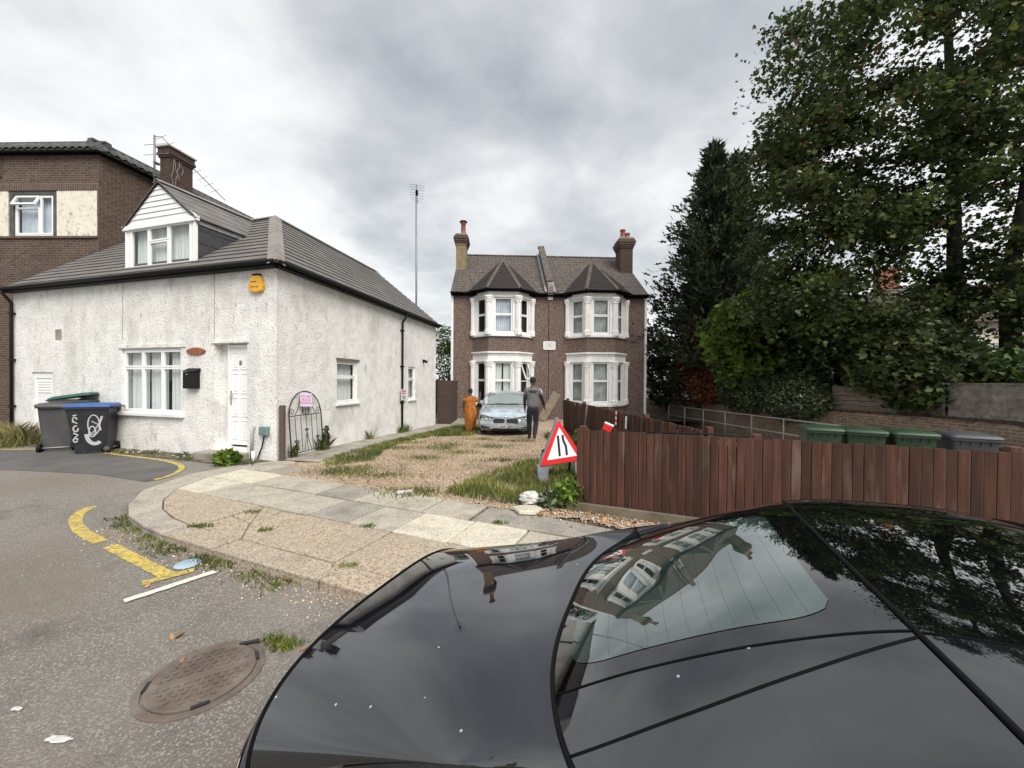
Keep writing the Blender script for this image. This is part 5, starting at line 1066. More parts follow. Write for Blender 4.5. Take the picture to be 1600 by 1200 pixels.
MT['bark'] = mat('bark', [(0.3, (.018, .016, .013)), (0.7, (.045, .039, .032))], scale=6, rough=.95, bump=(14, .8, .02, (1, 1, .3)))
MT['blade'] = leafmat('grass_blade', [(0.0, (.06, .10, .02)), (0.5, (.12, .165, .035)), (0.8, (.20, .21, .065)), (1, (.32, .28, .14))], .3, .6)
MT['blade_dry'] = leafmat('dry_grass', [(0.0, (.10, .12, .04)), (0.5, (.22, .20, .09)), (1, (.38, .32, .18))], .3, .7)
HEX = np.array([(0, -.5), (.38, -.28), (.50, .12), (.16, .14), (0, .62), (-.16, .14), (-.50, .12), (-.38, -.28)])     # lobed outline
OVAL = np.array([(0, -.5), (.24, -.15), (.22, .2), (0, .55), (-.22, .2), (-.24, -.15)])
def leaves(name, C, size, m, parent=None, shape=HEX, droop=.35, spread=.8, sizevar=.35):
    """one mesh of n leaf-sized faces; mostly facing up, tilted at random"""
    n = len(C); k = len(shape); s = size*RNG.uniform(1-sizevar, 1+sizevar, n)
    N = RNG.normal(0, spread, (n, 3)); N[:, 2] = np.abs(N[:, 2])*.6+.55; N /= np.linalg.norm(N, axis=1)[:, None]
    A = RNG.normal(0, 1, (n, 3)); A[:, 2] -= droop; X = np.cross(N, A); X /= np.linalg.norm(X, axis=1)[:, None]+1e-9; Y = np.cross(N, X)
    P = C[:, None, :]+(shape[None, :, 0, None]*X[:, None, :]+shape[None, :, 1, None]*Y[:, None, :])*s[:, None, None]
    P = P-N[:, None, :]*(np.abs(shape[:, 0])*.35)[None, :, None]*s[:, None, None]
    F = np.arange(n*k).reshape(n, k)
    return link(npmesh(name, P.reshape(-1, 3), F), name, m, parent)
def blob(c, r, n, shell=.55):
    """points in an ellipsoid, denser towards its surface"""
    d = RNG.normal(0, 1, (n, 3)); d /= np.linalg.norm(d, axis=1)[:, None]; q = RNG.uniform(shell**3, 1, n)**(1/3)
    return np.array(c)+d*q[:, None]*np.array(r)
def tree(name, label, base, trunk, ends, clump, nleaf, size, m, r0=.28, group=None, shape=HEX, limb_r=.05, cat='tree', flatz=.55, sprawl=1.0):
    """trunk: polyline; ends: branch tips each joined to the nearest wood, leaf clumps round each tip"""
    o = thing(name, label, cat, tuple(base), group)
    mb = MB(); T = [Vector(p) for p in trunk]; rs = [r0*(1-.75*i/(len(T)-1)) for i in range(len(T))]
    rs[0] *= 1.35; mb.tube(T, rs, 12)
    nodes = [(p, r) for a, b, ra, rb in zip(T[:-1], T[1:], rs[:-1], rs[1:]) for p, r in ((a+(b-a)*t, ra+(rb-ra)*t) for t in (.0, .25, .5, .75))][4:]
    ends = sorted([Vector(e) for e in ends], key=lambda e: min((e-p).length for p, _ in nodes))
    tips = []
    for e_ in ends:
        best = min(nodes, key=lambda q: (q[0]-e_).length+max(0, q[0].z-e_.z+.3)*1.2)
        p, r = best; L_ = (e_-p).length; mid = p+(e_-p)*.5+Vector((random.uniform(-.1, .1), random.uniform(-.1, .1), .12))*L_; q1 = p+(mid-p)*.5+Vector((0, 0, .03*L_))
        rr = min(r*.62, limb_r*(.5+.35*L_)); pts = [p, q1, mid, (mid+e_)/2+Vector((0, 0, .02*L_)), e_]
        rl_ = [rr, rr*.85, rr*.65, rr*.45, rr*.22]; mb.tube(pts, rl_, 6, cap=False)
        nodes += [(q1, rl_[1]), (mid, rl_[2]), (pts[3], rl_[3]), (e_, rl_[4])]; tips += [(mid, .7), (pts[3], .85), (e_, 1.0)]
    mb.build('trunk', MT['bark'], o)
    C = []
    for p, w_ in tips:
        if w_ < .8 and random.random() < .5: continue
        k = int(nleaf*w_*random.uniform(.5, 1.4)); rr = clump*random.uniform(.7, 1.3)*w_
        d = RNG.normal(0, .55, (k, 3)); d[:, 2] = d[:, 2]*flatz*.8-.25*(d[:, 0]**2+d[:, 1]**2); C.append(np.array(p)+d*rr)
    leaves('crown', np.concatenate(C), size, m, o, shape)
    return o
def ell_ends(c, r, n, zmin=-9, shell=.35, cut=None):
    P = blob(c, r, n*3, shell); P = P[P[:, 2] > zmin]
    if cut is not None: P = P[[cut(p) for p in P]]
    return [tuple(p) for p in P[:n]]
# two big sycamores behind the wall
def sycE(cs, n): return [e for c, r, k in cs for e in ell_ends(c, r, k, 2.2)]
ends1 = sycE([((11.9, 12.0, 11.0), (4.2, 3.4, 4.6), 110), ((10.2, 12.6, 6.8), (2.6, 2.4, 2.2), 34), ((9.5, 12.5, 8.2), (1.9, 1.9, 2.6), 40), ((12.8, 11.6, 7.5), (2.6, 2.2, 2.4), 22), ((10.3, 12.6, 4.3), (2.6, 1.7, 1.4), 26), ((12.2, 12.2, 3.0), (1.8, 1.2, .9), 14), ((13.6, 11.6, 4.4), (1.6, 1.0, .9), 12)], 0)
tree('sycamore_tree', 'large leafy sycamore with a dark trunk, left of the two big trees', (14.0, 12.2, .8), [(14.0, 12.2, .5), (14.0, 12.2, 2.6), (14.05, 12.25, 5.0), (13.9, 12.2, 8.0), (13.6, 12.1, 11.5), (13.3, 12, 15)], ends1, .78, 86, .138, MT['leaf_syc'], r0=.27, limb_r=.055)
ends2 = sycE([((14.8, 10.2, 11.0), (3.6, 3.2, 4.4), 70), ((15.2, 10.4, 6.2), (2.6, 2.0, 2.2), 26), ((14.6, 10.0, 3.6), (1.8, 1.2, 1.0), 14)], 0)
tree('sycamore_tree', 'large sycamore with a split trunk at the right edge of the view', (14.3, 11.0, .8), [(14.3, 11.0, .5), (14.25, 11.0, 2.6), (14.15, 11.0, 4.6), (14.45, 10.9, 7.0), (14.6, 10.7, 10), (14.7, 10.5, 14)], ends2, .78, 86, .138, MT['leaf_syc'], r0=.26, limb_r=.06)
# bright-leaved small tree and darker undergrowth
def bush(name, label, c, blobs, n, size, m, shape=OVAL, stems=5, cat='shrub', shell=.6, droop=.3):
    o = thing(name, label, cat, c); C = np.concatenate([blob(b[0], b[1], int(n*b[2]), shell) for b in blobs]); C = C+RNG.normal(0, size*.6, C.shape)
    leaves('foliage', C, size, m, o, shape, droop)
    mb = MB()
    for k in range(stems):
        b = blobs[k % len(blobs)]; t = Vector(b[0])+Vector((random.uniform(-.5, .5)*b[1][0], random.uniform(-.5, .5)*b[1][1], .3*b[1][2])); s_ = Vector(c)+Vector((random.uniform(-.2, .2), random.uniform(-.2, .2), 0)); mb.tube([s_, (s_+t)/2+Vector((.1, 0, .1)), t], [.04, .03, .012], 6)
    mb.build('stem', MT['bark'], o); return o
bush('leafy_tree', 'bright green leafy tree between the conifer and the sycamore', (10.3, 15.6, .5), [((8.9, 15.0, 3.6), (1.5, 1.2, 1.3), .34), ((9.9, 15.2, 4.2), (1.3, 1.2, 1.4), .30), ((9.0, 15.1, 2.5), (1.1, 1.0, .8), .18), ((10.8, 15.4, 3.4), (1.2, 1.1, 1.6), .18)], 5200, .22, MT['leaf_bright'], HEX, 7, 'tree', .5)
bush('undergrowth', 'dark tangled foliage hanging over the plank fence', (11.8, 12.6, .6), [((11.4, 13.6, 2.6), (1.7, 1.4, 2.0), .45), ((11.6, 11.4, 2.4), (1.4, 1.0, 1.3), .35), ((12.6, 12.6, 2.2), (1.8, 1.2, 1.6), .3), ((10.7, 14.6, 4.2), (1.8, 1.2, 2.2), .4)], 7000, .20, MT['leaf_dark'], HEX, 8)
bush('undergrowth', 'dark bushes behind the rough rendered wall at the right edge', (13, 9.6, .6), [((12.6, 9.4, 1.7), (1.4, 1.0, .9), .4), ((14.2, 8.6, 1.9), (1.5, 1.0, 1.1), .5), ((11.5, 10.2, 2.0), (.9, .8, .8), .3)], 4200, .19, MT['leaf_dark'], HEX, 6)
bush('overhang', 'low sycamore branch trailing over the plank fence and brick wall', (10.9, 10.4, 1.0), [((10.5, 10.6, 1.9), (.5, 1.5, .55), .6), ((10.3, 9.9, 1.4), (.25, .7, .35), .25), ((11.2, 10.6, 2.5), (1.0, 1.4, .6), .4)], 3600, .15, MT['leaf_syc'], HEX, 5)
bush('laurel_hedge', 'rounded grey-green laurel bush spilling over the brick wall', (10.1, 15, .5), [((9.85, 15.9, 1.35), (.8, 1.9, .95), .55), ((9.95, 13.7, 1.1), (.65, 1.6, .75), .4), ((9.9, 17.0, 1.3), (.7, 1.0, .8), .2)], 9000, .13, MT['leaf_laurel'], OVAL, 6, shell=.8)
bush('copper_hedge', 'copper brown leaved hedge beside the conifer', (9.4, 19.5, .3), [((9.2, 19.2, 3.0), (.9, .9, 1.9), .5), ((9.3, 18.4, 1.5), (.8, 1.0, .9), .35), ((9.0, 20.2, 1.6), (.7, .9, 1.2), .2)], 5200, .14, MT['leaf_copper'], OVAL, 5)
bush('ivy_bush', 'dark ivy bush against the right side of the brown houses', (8.8, 22.0, .0), [((8.6, 21.8, 1.7), (1.1, 1.0, 1.4), .5), ((8.3, 22.5, 3.6), (.9, .9, 1.4), .4)], 3600, .17, MT['leaf_dark'], HEX, 5)
bush('garden_tree', 'green garden bush in the gap behind the cottage', (-3.9, 24.6, -.3), [((-3.9, 24.4, 2.6), (1.0, .9, 1.6), .6), ((-4.3, 24.8, 4.2), (.8, .8, 1.0), .3), ((-3.4, 24.3, 1.2), (.7, .8, 1.1), .3)], 3600, .16, MT['leaf_bright'], OVAL, 5, 'tree')
# conifers
def conifer(label, base, H, rad, n, seed):
    rg = np.random.default_rng(seed); o = thing('conifer_tree', label, 'tree', base); b = Vector(base); mb = MB(); mb.tube([b-Z*.3, b+Z*H*.5, b+Z*H*.97], [.25, .16, .02], 8)
    Cs, Ds, Sz = [], [], []
    for i in range(n):
        t = rg.uniform(.02, 1)**.85; h = .3+(H-.3)*t; a = rg.uniform(0, 2*math.pi); l = rad*(1-t)**.92*rg.uniform(.55, 1.1)*(1+.22*math.sin(3*a+h*1.1)+.16*math.sin(5*a-h*2.3))+.12; up = .25+.55*t
        d = np.array([math.cos(a), math.sin(a), up]); d /= np.linalg.norm(d); l *= 1.4 if rg.uniform() < .14 else 1.0; k = int(6+l*15)
        s_ = rg.uniform(.25, 1.0, k); P = np.array(b)+np.array([0, 0, h])+d*l*s_[:, None]+rg.normal(0, .08+.035*l, (k, 3)); P[:, 2] -= .12*l*s_**2
        q = np.tile(d, (k, 1))+rg.normal(0, .45, (k, 3)); q[:, 2] += .15; Cs.append(P); Ds.append(q)
        if l > .8 and i % 5 == 0: mb.tube([b+Z*h, Vector(tuple(np.array(b)+np.array([0, 0, h])+d*l*.8))], [.03, .008], 4, cap=False)
    C = np.concatenate(Cs); D = np.concatenate(Ds); D /= np.linalg.norm(D, axis=1)[:, None]; N = rg.normal(0, 1, C.shape); X = np.cross(D, N); X /= np.linalg.norm(X, axis=1)[:, None]
    sh = np.array([(0, 0), (.10, .22), (.04, .30), (.13, .50), (.03, .62), (0, 1), (-.03, .66), (-.12, .55), (-.04, .36), (-.09, .20)]); s = rg.uniform(.26, .62, len(C))
    P = C[:, None]+(sh[None, :, 0, None]*X[:, None]*1.25+sh[None, :, 1, None]*D[:, None])*s[:, None, None]
    link(npmesh('foliage', P.reshape(-1, 3), np.arange(len(C)*len(sh)).reshape(len(C), -1)), 'foliage', MT['leaf_conifer'], o); mb.build('trunk', MT['bark'], o); return o
conifer('tall dark conifer with feathery tips beside the brown houses', (10.7, 20.6, -.2), 14.3, 4.1, 760, 3)
conifer('second dark conifer just behind and right of the feathery one', (12.1, 20.9, -.2), 14.0, 3.6, 460, 5)

# grass: blades scattered in patches
def blades(name, label, pts, h, wid=.006, m='blade', lean=.5):
    n = len(pts); a = RNG.uniform(0, 6.28, n); hh = h*RNG.uniform(.45, 1.25, n); w_ = wid*RNG.uniform(.6, 1.5, n); ln = lean*RNG.uniform(.2, 1.2, n)*hh; dx_, dy_ = np.cos(a), np.sin(a); b = RNG.uniform(0, 6.28, n)
    P0 = pts; sx_ = np.stack([np.cos(b)*w_, np.sin(b)*w_, 0*w_], 1); mid = P0+np.stack([dx_*ln*.35, dy_*ln*.35, hh*.6], 1); tip = P0+np.stack([dx_*ln, dy_*ln, hh], 1)
    V = np.stack([P0-sx_, P0+sx_, mid+sx_*.7, tip, mid-sx_*.7], 1)
    return stuff(link(npmesh(name, V.reshape(-1, 3), np.arange(n*5).reshape(n, 5)), name, MT[m]), label, 'grass')
def inpoly(P, poly):
    x, y = P[:, 0], P[:, 1]; r = np.zeros(len(P), bool); n = len(poly)
    for i in range(n):
        x0, y0 = poly[i]; x1, y1 = poly[(i+1) % n]; c = ((y0 > y) != (y1 > y))&(x < (x1-x0)*(y-y0)/(y1-y0+1e-12)+x0); r ^= c
    return r
def scatter(poly, n, zf, clumps=None):
    p = np.array(poly); lo, hi = p.min(0), p.max(0); Q = RNG.uniform(lo, hi, (n*4, 2)); Q = Q[inpoly(Q, poly)]
    f = np.sin(Q[:, 0]*7.3+1.2*np.sin(Q[:, 1]*5))+np.sin(Q[:, 1]*8.1+Q[:, 0]*2.3); Q = Q[(f > RNG.uniform(-2.6, .9, len(Q)))][:n]
    return np.array([(x, y, zf(x, y)) for x, y in Q])
gz = lambda x, y: G(x, y)-.005
blades('grass', 'rough long grass around the road works sign', scatter([(-1.0, 5.72), (-.77, 6.28), (-.34, 7.0), (.3, 7.9), (1.0, 8.6), (1.9, 8.0), (2.2, 6.0), (1.2, 5.05), (.75, 5.02), (.3, 5.08), (-.5, 5.38)], 9500, gz), .115, .006)
wl = lambda s_, d: (lambda p: (p.x, p.y))(C0+RD*s_+NR*d)
blades('grass', 'strip of grass between the side path and the gravel', scatter([wl(-.3, 1.35), wl(.4, 1.95), wl(1.5, 1.6), wl(3, 1.35), wl(5, 1.7), wl(8.5, 2.0), wl(8.5, .95), wl(5, .90), wl(2, .88), wl(.2, .92)], 9000, gz), .08, .006)
blades('grass', 'patch of grass beside the silver car and the woman', scatter([(-2.4, 12.0), (-1.25, 12.4), (-1.2, 15), (-2.0, 15.5), (-2.6, 14)], 3000, gz), .13, .008)
blades('grass', 'grass growing along the foot of the side fence', scatter([(1.0, 12.2), (1.75, 13.2), (2.3, 8.5), (1.6, 8.6)], 3500, gz), .16, .008)
blades('short_grass', 'thin short grass and moss spreading over the gravel edges', scatter([(-4.0, 7.4), (-3.0, 6.6), (-1.6, 5.7), (-.8, 5.5), (.6, 8.6), (1.8, 8.6), (1.6, 12.2), (-2.2, 12.4), (-2.9, 9.5)], 5200, gz), .035, .004)
def tuftset(name, label, cs, r, k, h, zf, m='blade', asp=1.0):
    P = []
    for c in cs:
        q = RNG.normal(0, r, (k, 2))*np.array([asp, 1]); P += [(c[0]+a, c[1]+b, zf(c[0]+a, c[1]+b)) for a, b in q]
    return blades(name, label, np.array(P), h, .005, m, .9)
tuftset('grass_tuft', 'small grass tufts sprouting through the gravel drive', [(-3.23, 6.95), (-2.93, 7.21), (-2.83, 6.77), (-2.91, 9.48), (-1.53, 5.78), (-1.36, 5.69), (-1.67, 10.1), (-1.74, 9.53), (-.48, 9.86), (-1.18, 8.95), (-2.22, 6.7), (-2.78, 10.49), (-.9, 11.4), (.1, 11.0), (-1.9, 8.2), (-.2, 8.1)], .13, 230, .075, gz, asp=2.0)
tuftset('kerb_weeds', 'weeds growing in the gutter along the kerb', [(-4.84, 4.81), (-4.6, 4.6), (-4.33, 4.45), (-4.0, 4.22), (-3.7, 4.04), (-3.49, 3.92), (-3.02, 3.77), (-2.9, 3.70), (-2.72, 3.62), (-2.31, 3.44), (-2.0, 3.3)], .07, 150, .04, lambda x, y: ZR(x, y), asp=1.3)
tuftset('slab_weeds', 'tiny weeds in the joints of the paving slabs', [(-1.63, 4.4), (-3.58, 4.35), (-3.49, 4.37), (-2.73, 4.27), (-1.46, 3.45), (-3.26, 4.84), (-1.24, 5.79), (-.14, 4.53)], .028, 70, .035, lambda x, y: -.005, asp=1.8)
tuftset('road_weeds', 'small weed patch by the manhole cover', [(-1.53, 2.55), (-1.46, 2.53), (-1.60, 2.58)], .03, 170, .03, lambda x, y: ZR(x, y), asp=1.5)
tuftset('wall_weeds', 'weeds along the foot of the cottage front wall', [tuple(FF.p(s_, 0, .3+.15*math.sin(7*s_)))[:2] for s_ in (.3, 1.9, 2.4, 3.3, 4.0, 4.6, 5.0, 5.4)], .10, 110, .09, lambda x, y: -.02)
tuftset('path_weeds', 'straggly weeds at the foot of the cottage side wall', [tuple(FRt.p(s_, 0, .1))[:2] for s_ in (.4, 1.25, 1.4, 3.4, 5.4, 5.7, 5.9)], .06, 70, .32, gz)
tuftset('tall_weeds', 'tall seeding grasses at the left end of the cottage', [(-13.4, 10.0), (-13.0, 9.85), (-12.7, 9.9), (-12.4, 9.75), (-13.8, 10.2), (-14.2, 10.3), (-12.55, 9.6), (-14.8, 10.5)], .20, 300, .5, lambda x, y: -.03, 'blade_dry')
tuftset('tall_weeds', 'green nettles among the grasses left of the bins', [(-13.2, 9.9), (-12.6, 9.7), (-12.4, 9.6), (-13.9, 10.1), (-14.6, 10.3)], .22, 420, .34, lambda x, y: -.03)
def plant(name, label, c, r, n, size, m, cat='plant'):
    o = thing(name, label, cat, c); leaves('foliage', blob((c[0], c[1], c[2]+r[2]*.8), r, n, .4), size, MT[m], o, OVAL, .2); mb = MB()
    for k in range(5): a = k*1.3; mb.tube([c, (c[0]+r[0]*.6*math.cos(a), c[1]+r[1]*.6*math.sin(a), c[2]+r[2]*1.2)], [.012, .004], 5)
    mb.build('stem', MT['bark'], o); return o
plant('small_fern', 'small green shrub beside the cottage doorstep', (-5.62, 7.60, -.02), (.26, .2, .17), 330, .13, 'leaf_bright')
plant('bindweed_plant', 'pale flowering weed at the left end of the front fence', tuple(K(-1.28, 5.06, 0)), (.22, .22, .22), 420, .09, 'leaf_bright')
plant('bramble', 'low dark bramble at the foot of the fence end', tuple(K(-1.5, 4.95, 0)), (.26, .18, .12), 300, .09, 'leaf_laurel')
plant('wall_creeper', 'thin creeper growing beside the iron gate', tuple(FRt.p(1.42, 0, .12)), (.08, .12, .34), 150, .08, 'leaf_dark')
plant('wild_rose', 'straggling wild plant with pink blooms against the side fence', (1.75, 9.4, -.05), (.22, .5, .35), 420, .10, 'leaf_bright')
# ------------------------------------------------------------------ cars
def carpaint(name, c, spec=.5, rough=.3, metal=0., coat=1.0, dust=None, ior=1.5):
    m = bpy.data.materials.new(name); m.use_nodes = True; nt = m.node_tree; B = nt.nodes['Principled BSDF']; L = nt.links.new
    tc = nt.nodes.new('ShaderNodeTexCoord'); n = nt.nodes.new('ShaderNodeTexNoise'); n.inputs['Scale'].default_value = 3.5; n.inputs['Detail'].default_value = 8; L(tc.outputs['Object'], n.inputs['Vector'])
    r = ramp(nt, [(.35, c), (.75, dust or tuple(x*1.5 for x in c))]); L(n.outputs[0], r.inputs[0]); col = r.outputs[0]
    if dust:
        v = nt.nodes.new('ShaderNodeTexVoronoi'); v.inputs['Scale'].default_value = 26; L(tc.outputs['Object'], v.inputs['Vector']); s_ = nt.nodes.new('ShaderNodeSeparateColor'); L(v.outputs['Color'], s_.inputs[0])
        a = nt.nodes.new('ShaderNodeMath'); a.operation = 'LESS_THAN'; a.inputs[1].default_value = .10; L(v.outputs['Distance'], a.inputs[0]); b = nt.nodes.new('ShaderNodeMath'); b.operation = 'GREATER_THAN'; b.inputs[1].default_value = .90; L(s_.outputs[0], b.inputs[0])
        q = nt.nodes.new('ShaderNodeMath'); q.operation = 'MULTIPLY'; L(a.outputs[0], q.inputs[0]); L(b.outputs[0], q.inputs[1])
        x = nt.nodes.new('ShaderNodeMix'); x.data_type = 'RGBA'; L(q.outputs[0], x.inputs[0]); L(col, x.inputs[6]); x.inputs[7].default_value = (.35, .35, .34, 1); col = x.outputs[2]
    L(col, B.inputs['Base Color']); B.inputs['Roughness'].default_value = rough; B.inputs['Metallic'].default_value = metal; B.inputs['Specular IOR Level'].default_value = spec; B.inputs['IOR'].default_value = ior
    B.inputs['Coat Weight'].default_value = coat; B.inputs['Coat Roughness'].default_value = .012; B.inputs['Coat IOR'].default_value = 1.55; return m
MT['paint_black'] = carpaint('black_car_paint', (.0030, .0034, .0062), .55, .04, dust=(.0070, .0077, .0110))
MT['frit'] = carpaint('black_glass', (.002, .002, .0025), .6, .02)
MT['rear_glass'] = carpaint('tinted_rear_glass', (.020, .036, .031), 1.0, .0, coat=1.0, ior=1.75); MT['rear_glass'].node_tree.nodes['Principled BSDF'].inputs['Specular Tint'].default_value = (.86, 1.0, .95, 1)
MT['paint_silver'] = carpaint('pale_blue_silver_paint', (.40, .48, .54), .5, .26, metal=.5)
MT['screen'] = carpaint('windscreen_glass', (.085, .115, .105), 1.0, .0, coat=1.0, ior=1.8)
MT['tail_lamp'] = carpaint('tail_lamp_glass', (.018, .003, .003), .5, .08)
MT['tyre'] = flat('tyre_rubber', (.012, .012, .012), .85, .2)
MT['alloy'] = flat('alloy_wheel', (.35, .36, .37), .3, .1, metal=.8)
MT['chrome'] = flat('chrome', (.65, .66, .67), .12, .05, metal=1)
MT['lamp_glass'] = carpaint('lamp_glass', (.20, .22, .22), 1.0, .05, coat=1)
MT['satin_trim'] = flat('satin_black_trim', (.004, .004, .0045), .6, .2, spec=.12)
def herm(x, Kk, V):
    Kk, V = np.asarray(Kk, float), np.asarray(V, float); x = np.asarray(x, float); m = np.gradient(V, Kk)
    i = np.clip(np.searchsorted(Kk, x)-1, 0, len(Kk)-2); h = Kk[i+1]-Kk[i]; t = np.clip((x-Kk[i])/h, 0, 1)
    return (2*t**3-3*t**2+1)*V[i]+(t**3-2*t**2+t)*h*m[i]+(-2*t**3+3*t**2)*V[i+1]+(t**3-t**2)*h*m[i+1]
class Car:
    def __init__(s, O, d, n, KZ, zc, KB, zb, wb, nfun): s.O, s.d, s.n = np.array(O), np.array(d), np.array(n); s.KZ, s.zc, s.KB, s.zb, s.wb, s.nf = KZ, zc, KB, zb, wb, nfun
    def belt(s, u): return float(herm(u, s.KB, s.zb)), float(herm(u, s.KB, s.wb))
    def core(s, u, th):
        sn_, c = math.sin(th), abs(math.cos(th)); nn = s.nf(u); zc = float(herm(u, s.KZ, s.zc)); zb, wb = s.belt(u)
        return wb*math.copysign(abs(sn_)**(2/nn), sn_), zb+(zc-zb)*c**(2/nn)
    def P(s, u, th, off=0):
        th = math.radians(th); w, z = s.core(u, th)
        p = s.O+s.d*u+s.n*w+np.array([0, 0, z])
        if off:
            e = .004; a = s.P(u+e, math.degrees(th))-s.P(u-e, math.degrees(th)); b = s.P(u, math.degrees(th)+.6)-s.P(u, math.degrees(th)-.6); q = a.cross(b)
            if q.length > 1e-9: q.normalize(); q = q if q.dot(Vector(tuple(s.n*math.copysign(1, w)*.3))+Z) > 0 else -q; p = p+np.array(q)*off
        return Vector(tuple(p))
    def side(s, u, h, sg, low=.20):
        zb, wb = s.belt(u); w = wb+.035*math.sin(math.pi*min(1, h*1.15))-.05*max(0, h-.75)
        return Vector(tuple(s.O+s.d*u+s.n*(sg*w)+np.array([0, 0, zb+(low-zb)*h])))
    def patch(s, name, m, par, u0, u1, t0, t1, nu, nt_, off=0, bevel=0):
        """u0,u1 functions of theta; t0,t1 functions of the 0..1 position along u"""
        f = lambda g: g if callable(g) else (lambda _: g)
        u0, u1, t0, t1 = map(f, (u0, u1, t0, t1)); rows = []
        for i in range(nu+1):
            a = i/nu; row = []
            for j in range(nt_+1):
                b = j/nt_; th = t0(a)+(t1(a)-t0(a))*b; u = u0(th)+(u1(th)-u0(th))*a; row.append(s.P(u, th, off))
            rows.append(row)
        mb = MB(); mb.grid(rows, smooth=True); o = mb.build(name, m, par)
        me = o.data; me.update()
        if sum(p.normal.z for p in me.polygons) < 0: me.flip_normals()
        return o
    def line(s, name, m, par, pts, r, off=0):
        mb = MB(); mb.tube([s.P(u, t, off) for u, t in pts], r, 6); return mb.build(name, m, par)
def wheel(par, c, ax, r=.32, w=.21):
    mb = MB(); mb.lathe(c, [(r*.62, -w/2), (r*.93, -w/2), (r, -w*.36), (r, w*.36), (r*.93, w/2), (r*.62, w/2)], 28, ax=ax); t = mb.build('wheel', MT['tyre'], par)
    mb = MB(); mb.lathe(c, [(r*.62, w*.30), (r*.60, w*.42), (r*.15, w*.36), (r*.12, w*.44), (.01, w*.44)], 24, ax=ax); rim = mb.build('rim', MT['alloy'], t); return t

# --- black car, seen across its tail: fitted shape, u runs from tail to nose
cp = {'vc': 1.4208, 'ang': -21.3541, 'ut0': -1.1584, 'ut1': 0.0769, 'ub0': -0.3118, 'ub1': 0.1897, 'us0': 0.4674, 'us1': 0.0897, 'thg0': 31.7079, 'thg1': 21.9977, 'tho0': 55.2882, 'tho1': 23.2983, 'n0': 2.9838, 'zt': 0.8467, 'zs': 0.9383, 'bow': 0.0133, 'w0': 0.9522, 'w1': 1.0812, 'w2': 1.1957, 'w3': 1.2773, 'w4': 1.2964, 'w5': 1.236, 'zb0': 0.5446, 'zb1': 1.0338, 'zb2': 1.0589, 'wb0': 0.698, 'wb1': 0.7085, 'wb2': 0.937}
ca = math.radians(cp['ang']); cd = (math.cos(ca), math.sin(ca), 0); cn = (-math.sin(ca), math.cos(ca), 0)
def qd(u, v): a, b, c = v; return a*u*(u-1.1)/2.76+b*(u+1.2)*(u-1.1)/-1.32+c*(u+1.2)*u/2.53
class Coupe(Car):
    KW = [-.3, -.05, .2, .45, .85, 1.35, 1.75, 2.15, 2.7, 3.4]; WV = [cp['w%d' % i] for i in range(6)]+[1.08, .92, .84, .62]
    def belt(s, u):
        if u <= 1.1: return qd(u, [cp['zb%d' % i] for i in range(3)]), qd(u, [cp['wb%d' % i] for i in range(3)])
        return float(np.interp(u, [1.1, 1.8, 3.2], [cp['zb2'], .90, .58])), float(np.interp(u, [1.1, 1.8, 3.2], [cp['wb2'], .86, .68]))
    def core(s, u, th):
        sn_, c = math.sin(th), abs(math.cos(th)); uh = u-cp['ub1']*sn_**2
        if uh < cp['ub0']: t = (uh+1.15)/(cp['ub0']+1.15); zc = cp['zt']+(cp['zs']-cp['zt'])*t+cp['bow']*4*t*(1-t)
        else: zc = float(herm(uh-(cp['ub0']+.3), s.KW, s.WV))+(cp['zs']-cp['w0'])*max(0, 1-(uh-cp['ub0'])/.3)**2
        zb, wb = s.belt(u); nn = cp['n0']
        return wb*math.copysign(abs(sn_)**(2/nn), sn_), zb+(zc-zb)*c**(2/nn)
bk_ = Coupe(np.array(cn)*cp['vc']+np.array([0, 0, -.09]), cd, cn, None, None, None, None, None, None)
blk = thing('black_car', 'glossy black coupe in the foreground reflecting houses and trees', 'car', tuple(bk_.O+np.array(cd)*.8))
sn2_ = lambda t: math.sin(math.radians(t))
UT = lambda t: cp['ut0']+cp['ut1']*abs(sn2_(t))**4; UB = lambda t: cp['ub0']+cp['ub1']*sn2_(t)**2; US = lambda t: cp['us0']+cp['us1']*sn2_(t)**2
UB_, US_ = (lambda t: UB(t)), (lambda t: US(t))
TG = lambda a: cp['thg0']+(cp['thg1']-cp['thg0'])*a; TO = lambda a: cp['tho0']+(cp['tho1']-cp['tho0'])*a
PB = MT['paint_black']
bk_.patch('boot_lid', PB, blk, UT, lambda t: UB(t)-.006, -89.5, 89.5, 46, 80)
sgl = bk_.patch('rear_window', MT['frit'], blk, lambda t: UB(t)+.006, lambda t: US(t)-.008, lambda a: -TG(a)+.3, lambda a: TG(a)-.3, 40, 50)
def inner(a): return (TG(a)-.5)*(.80+.0*a)
# clear heated area: rounded rectangle inside the black border
rows = []
nr, nc = 36, 44
for i in range(nr+1):
    a = .07+.80*i/nr; row = []; e_ = min(a-.07, .87-a); rc = .14; k = 1.0 if e_ > rc else 1-.22*(1-math.sqrt(max(0, 1-((rc-e_)/rc)**2)))
    for j in range(nc+1):
        t = -inner(a)*k+2*inner(a)*k*j/nc; u = UB(t)+(US(t)-UB(t))*a; row.append(bk_.P(u, t, .0015))
    rows.append(row)
mb = MB(); mb.grid(rows); o = mb.build('heated_glass', MT['rear_glass'], sgl); o.data.update()
if sum(p.normal.z for p in o.data.polygons) < 0: o.data.flip_normals()
for i in range(11):
    a = .14+.066*i; P_ = [(UB(t)+(US(t)-UB(t))*a, t) for t in np.linspace(-inner(a)*.95, inner(a)*.95, 26)]; bk_.line('heating_wire', MT['satin_trim'], sgl, P_, .00035, .0014)
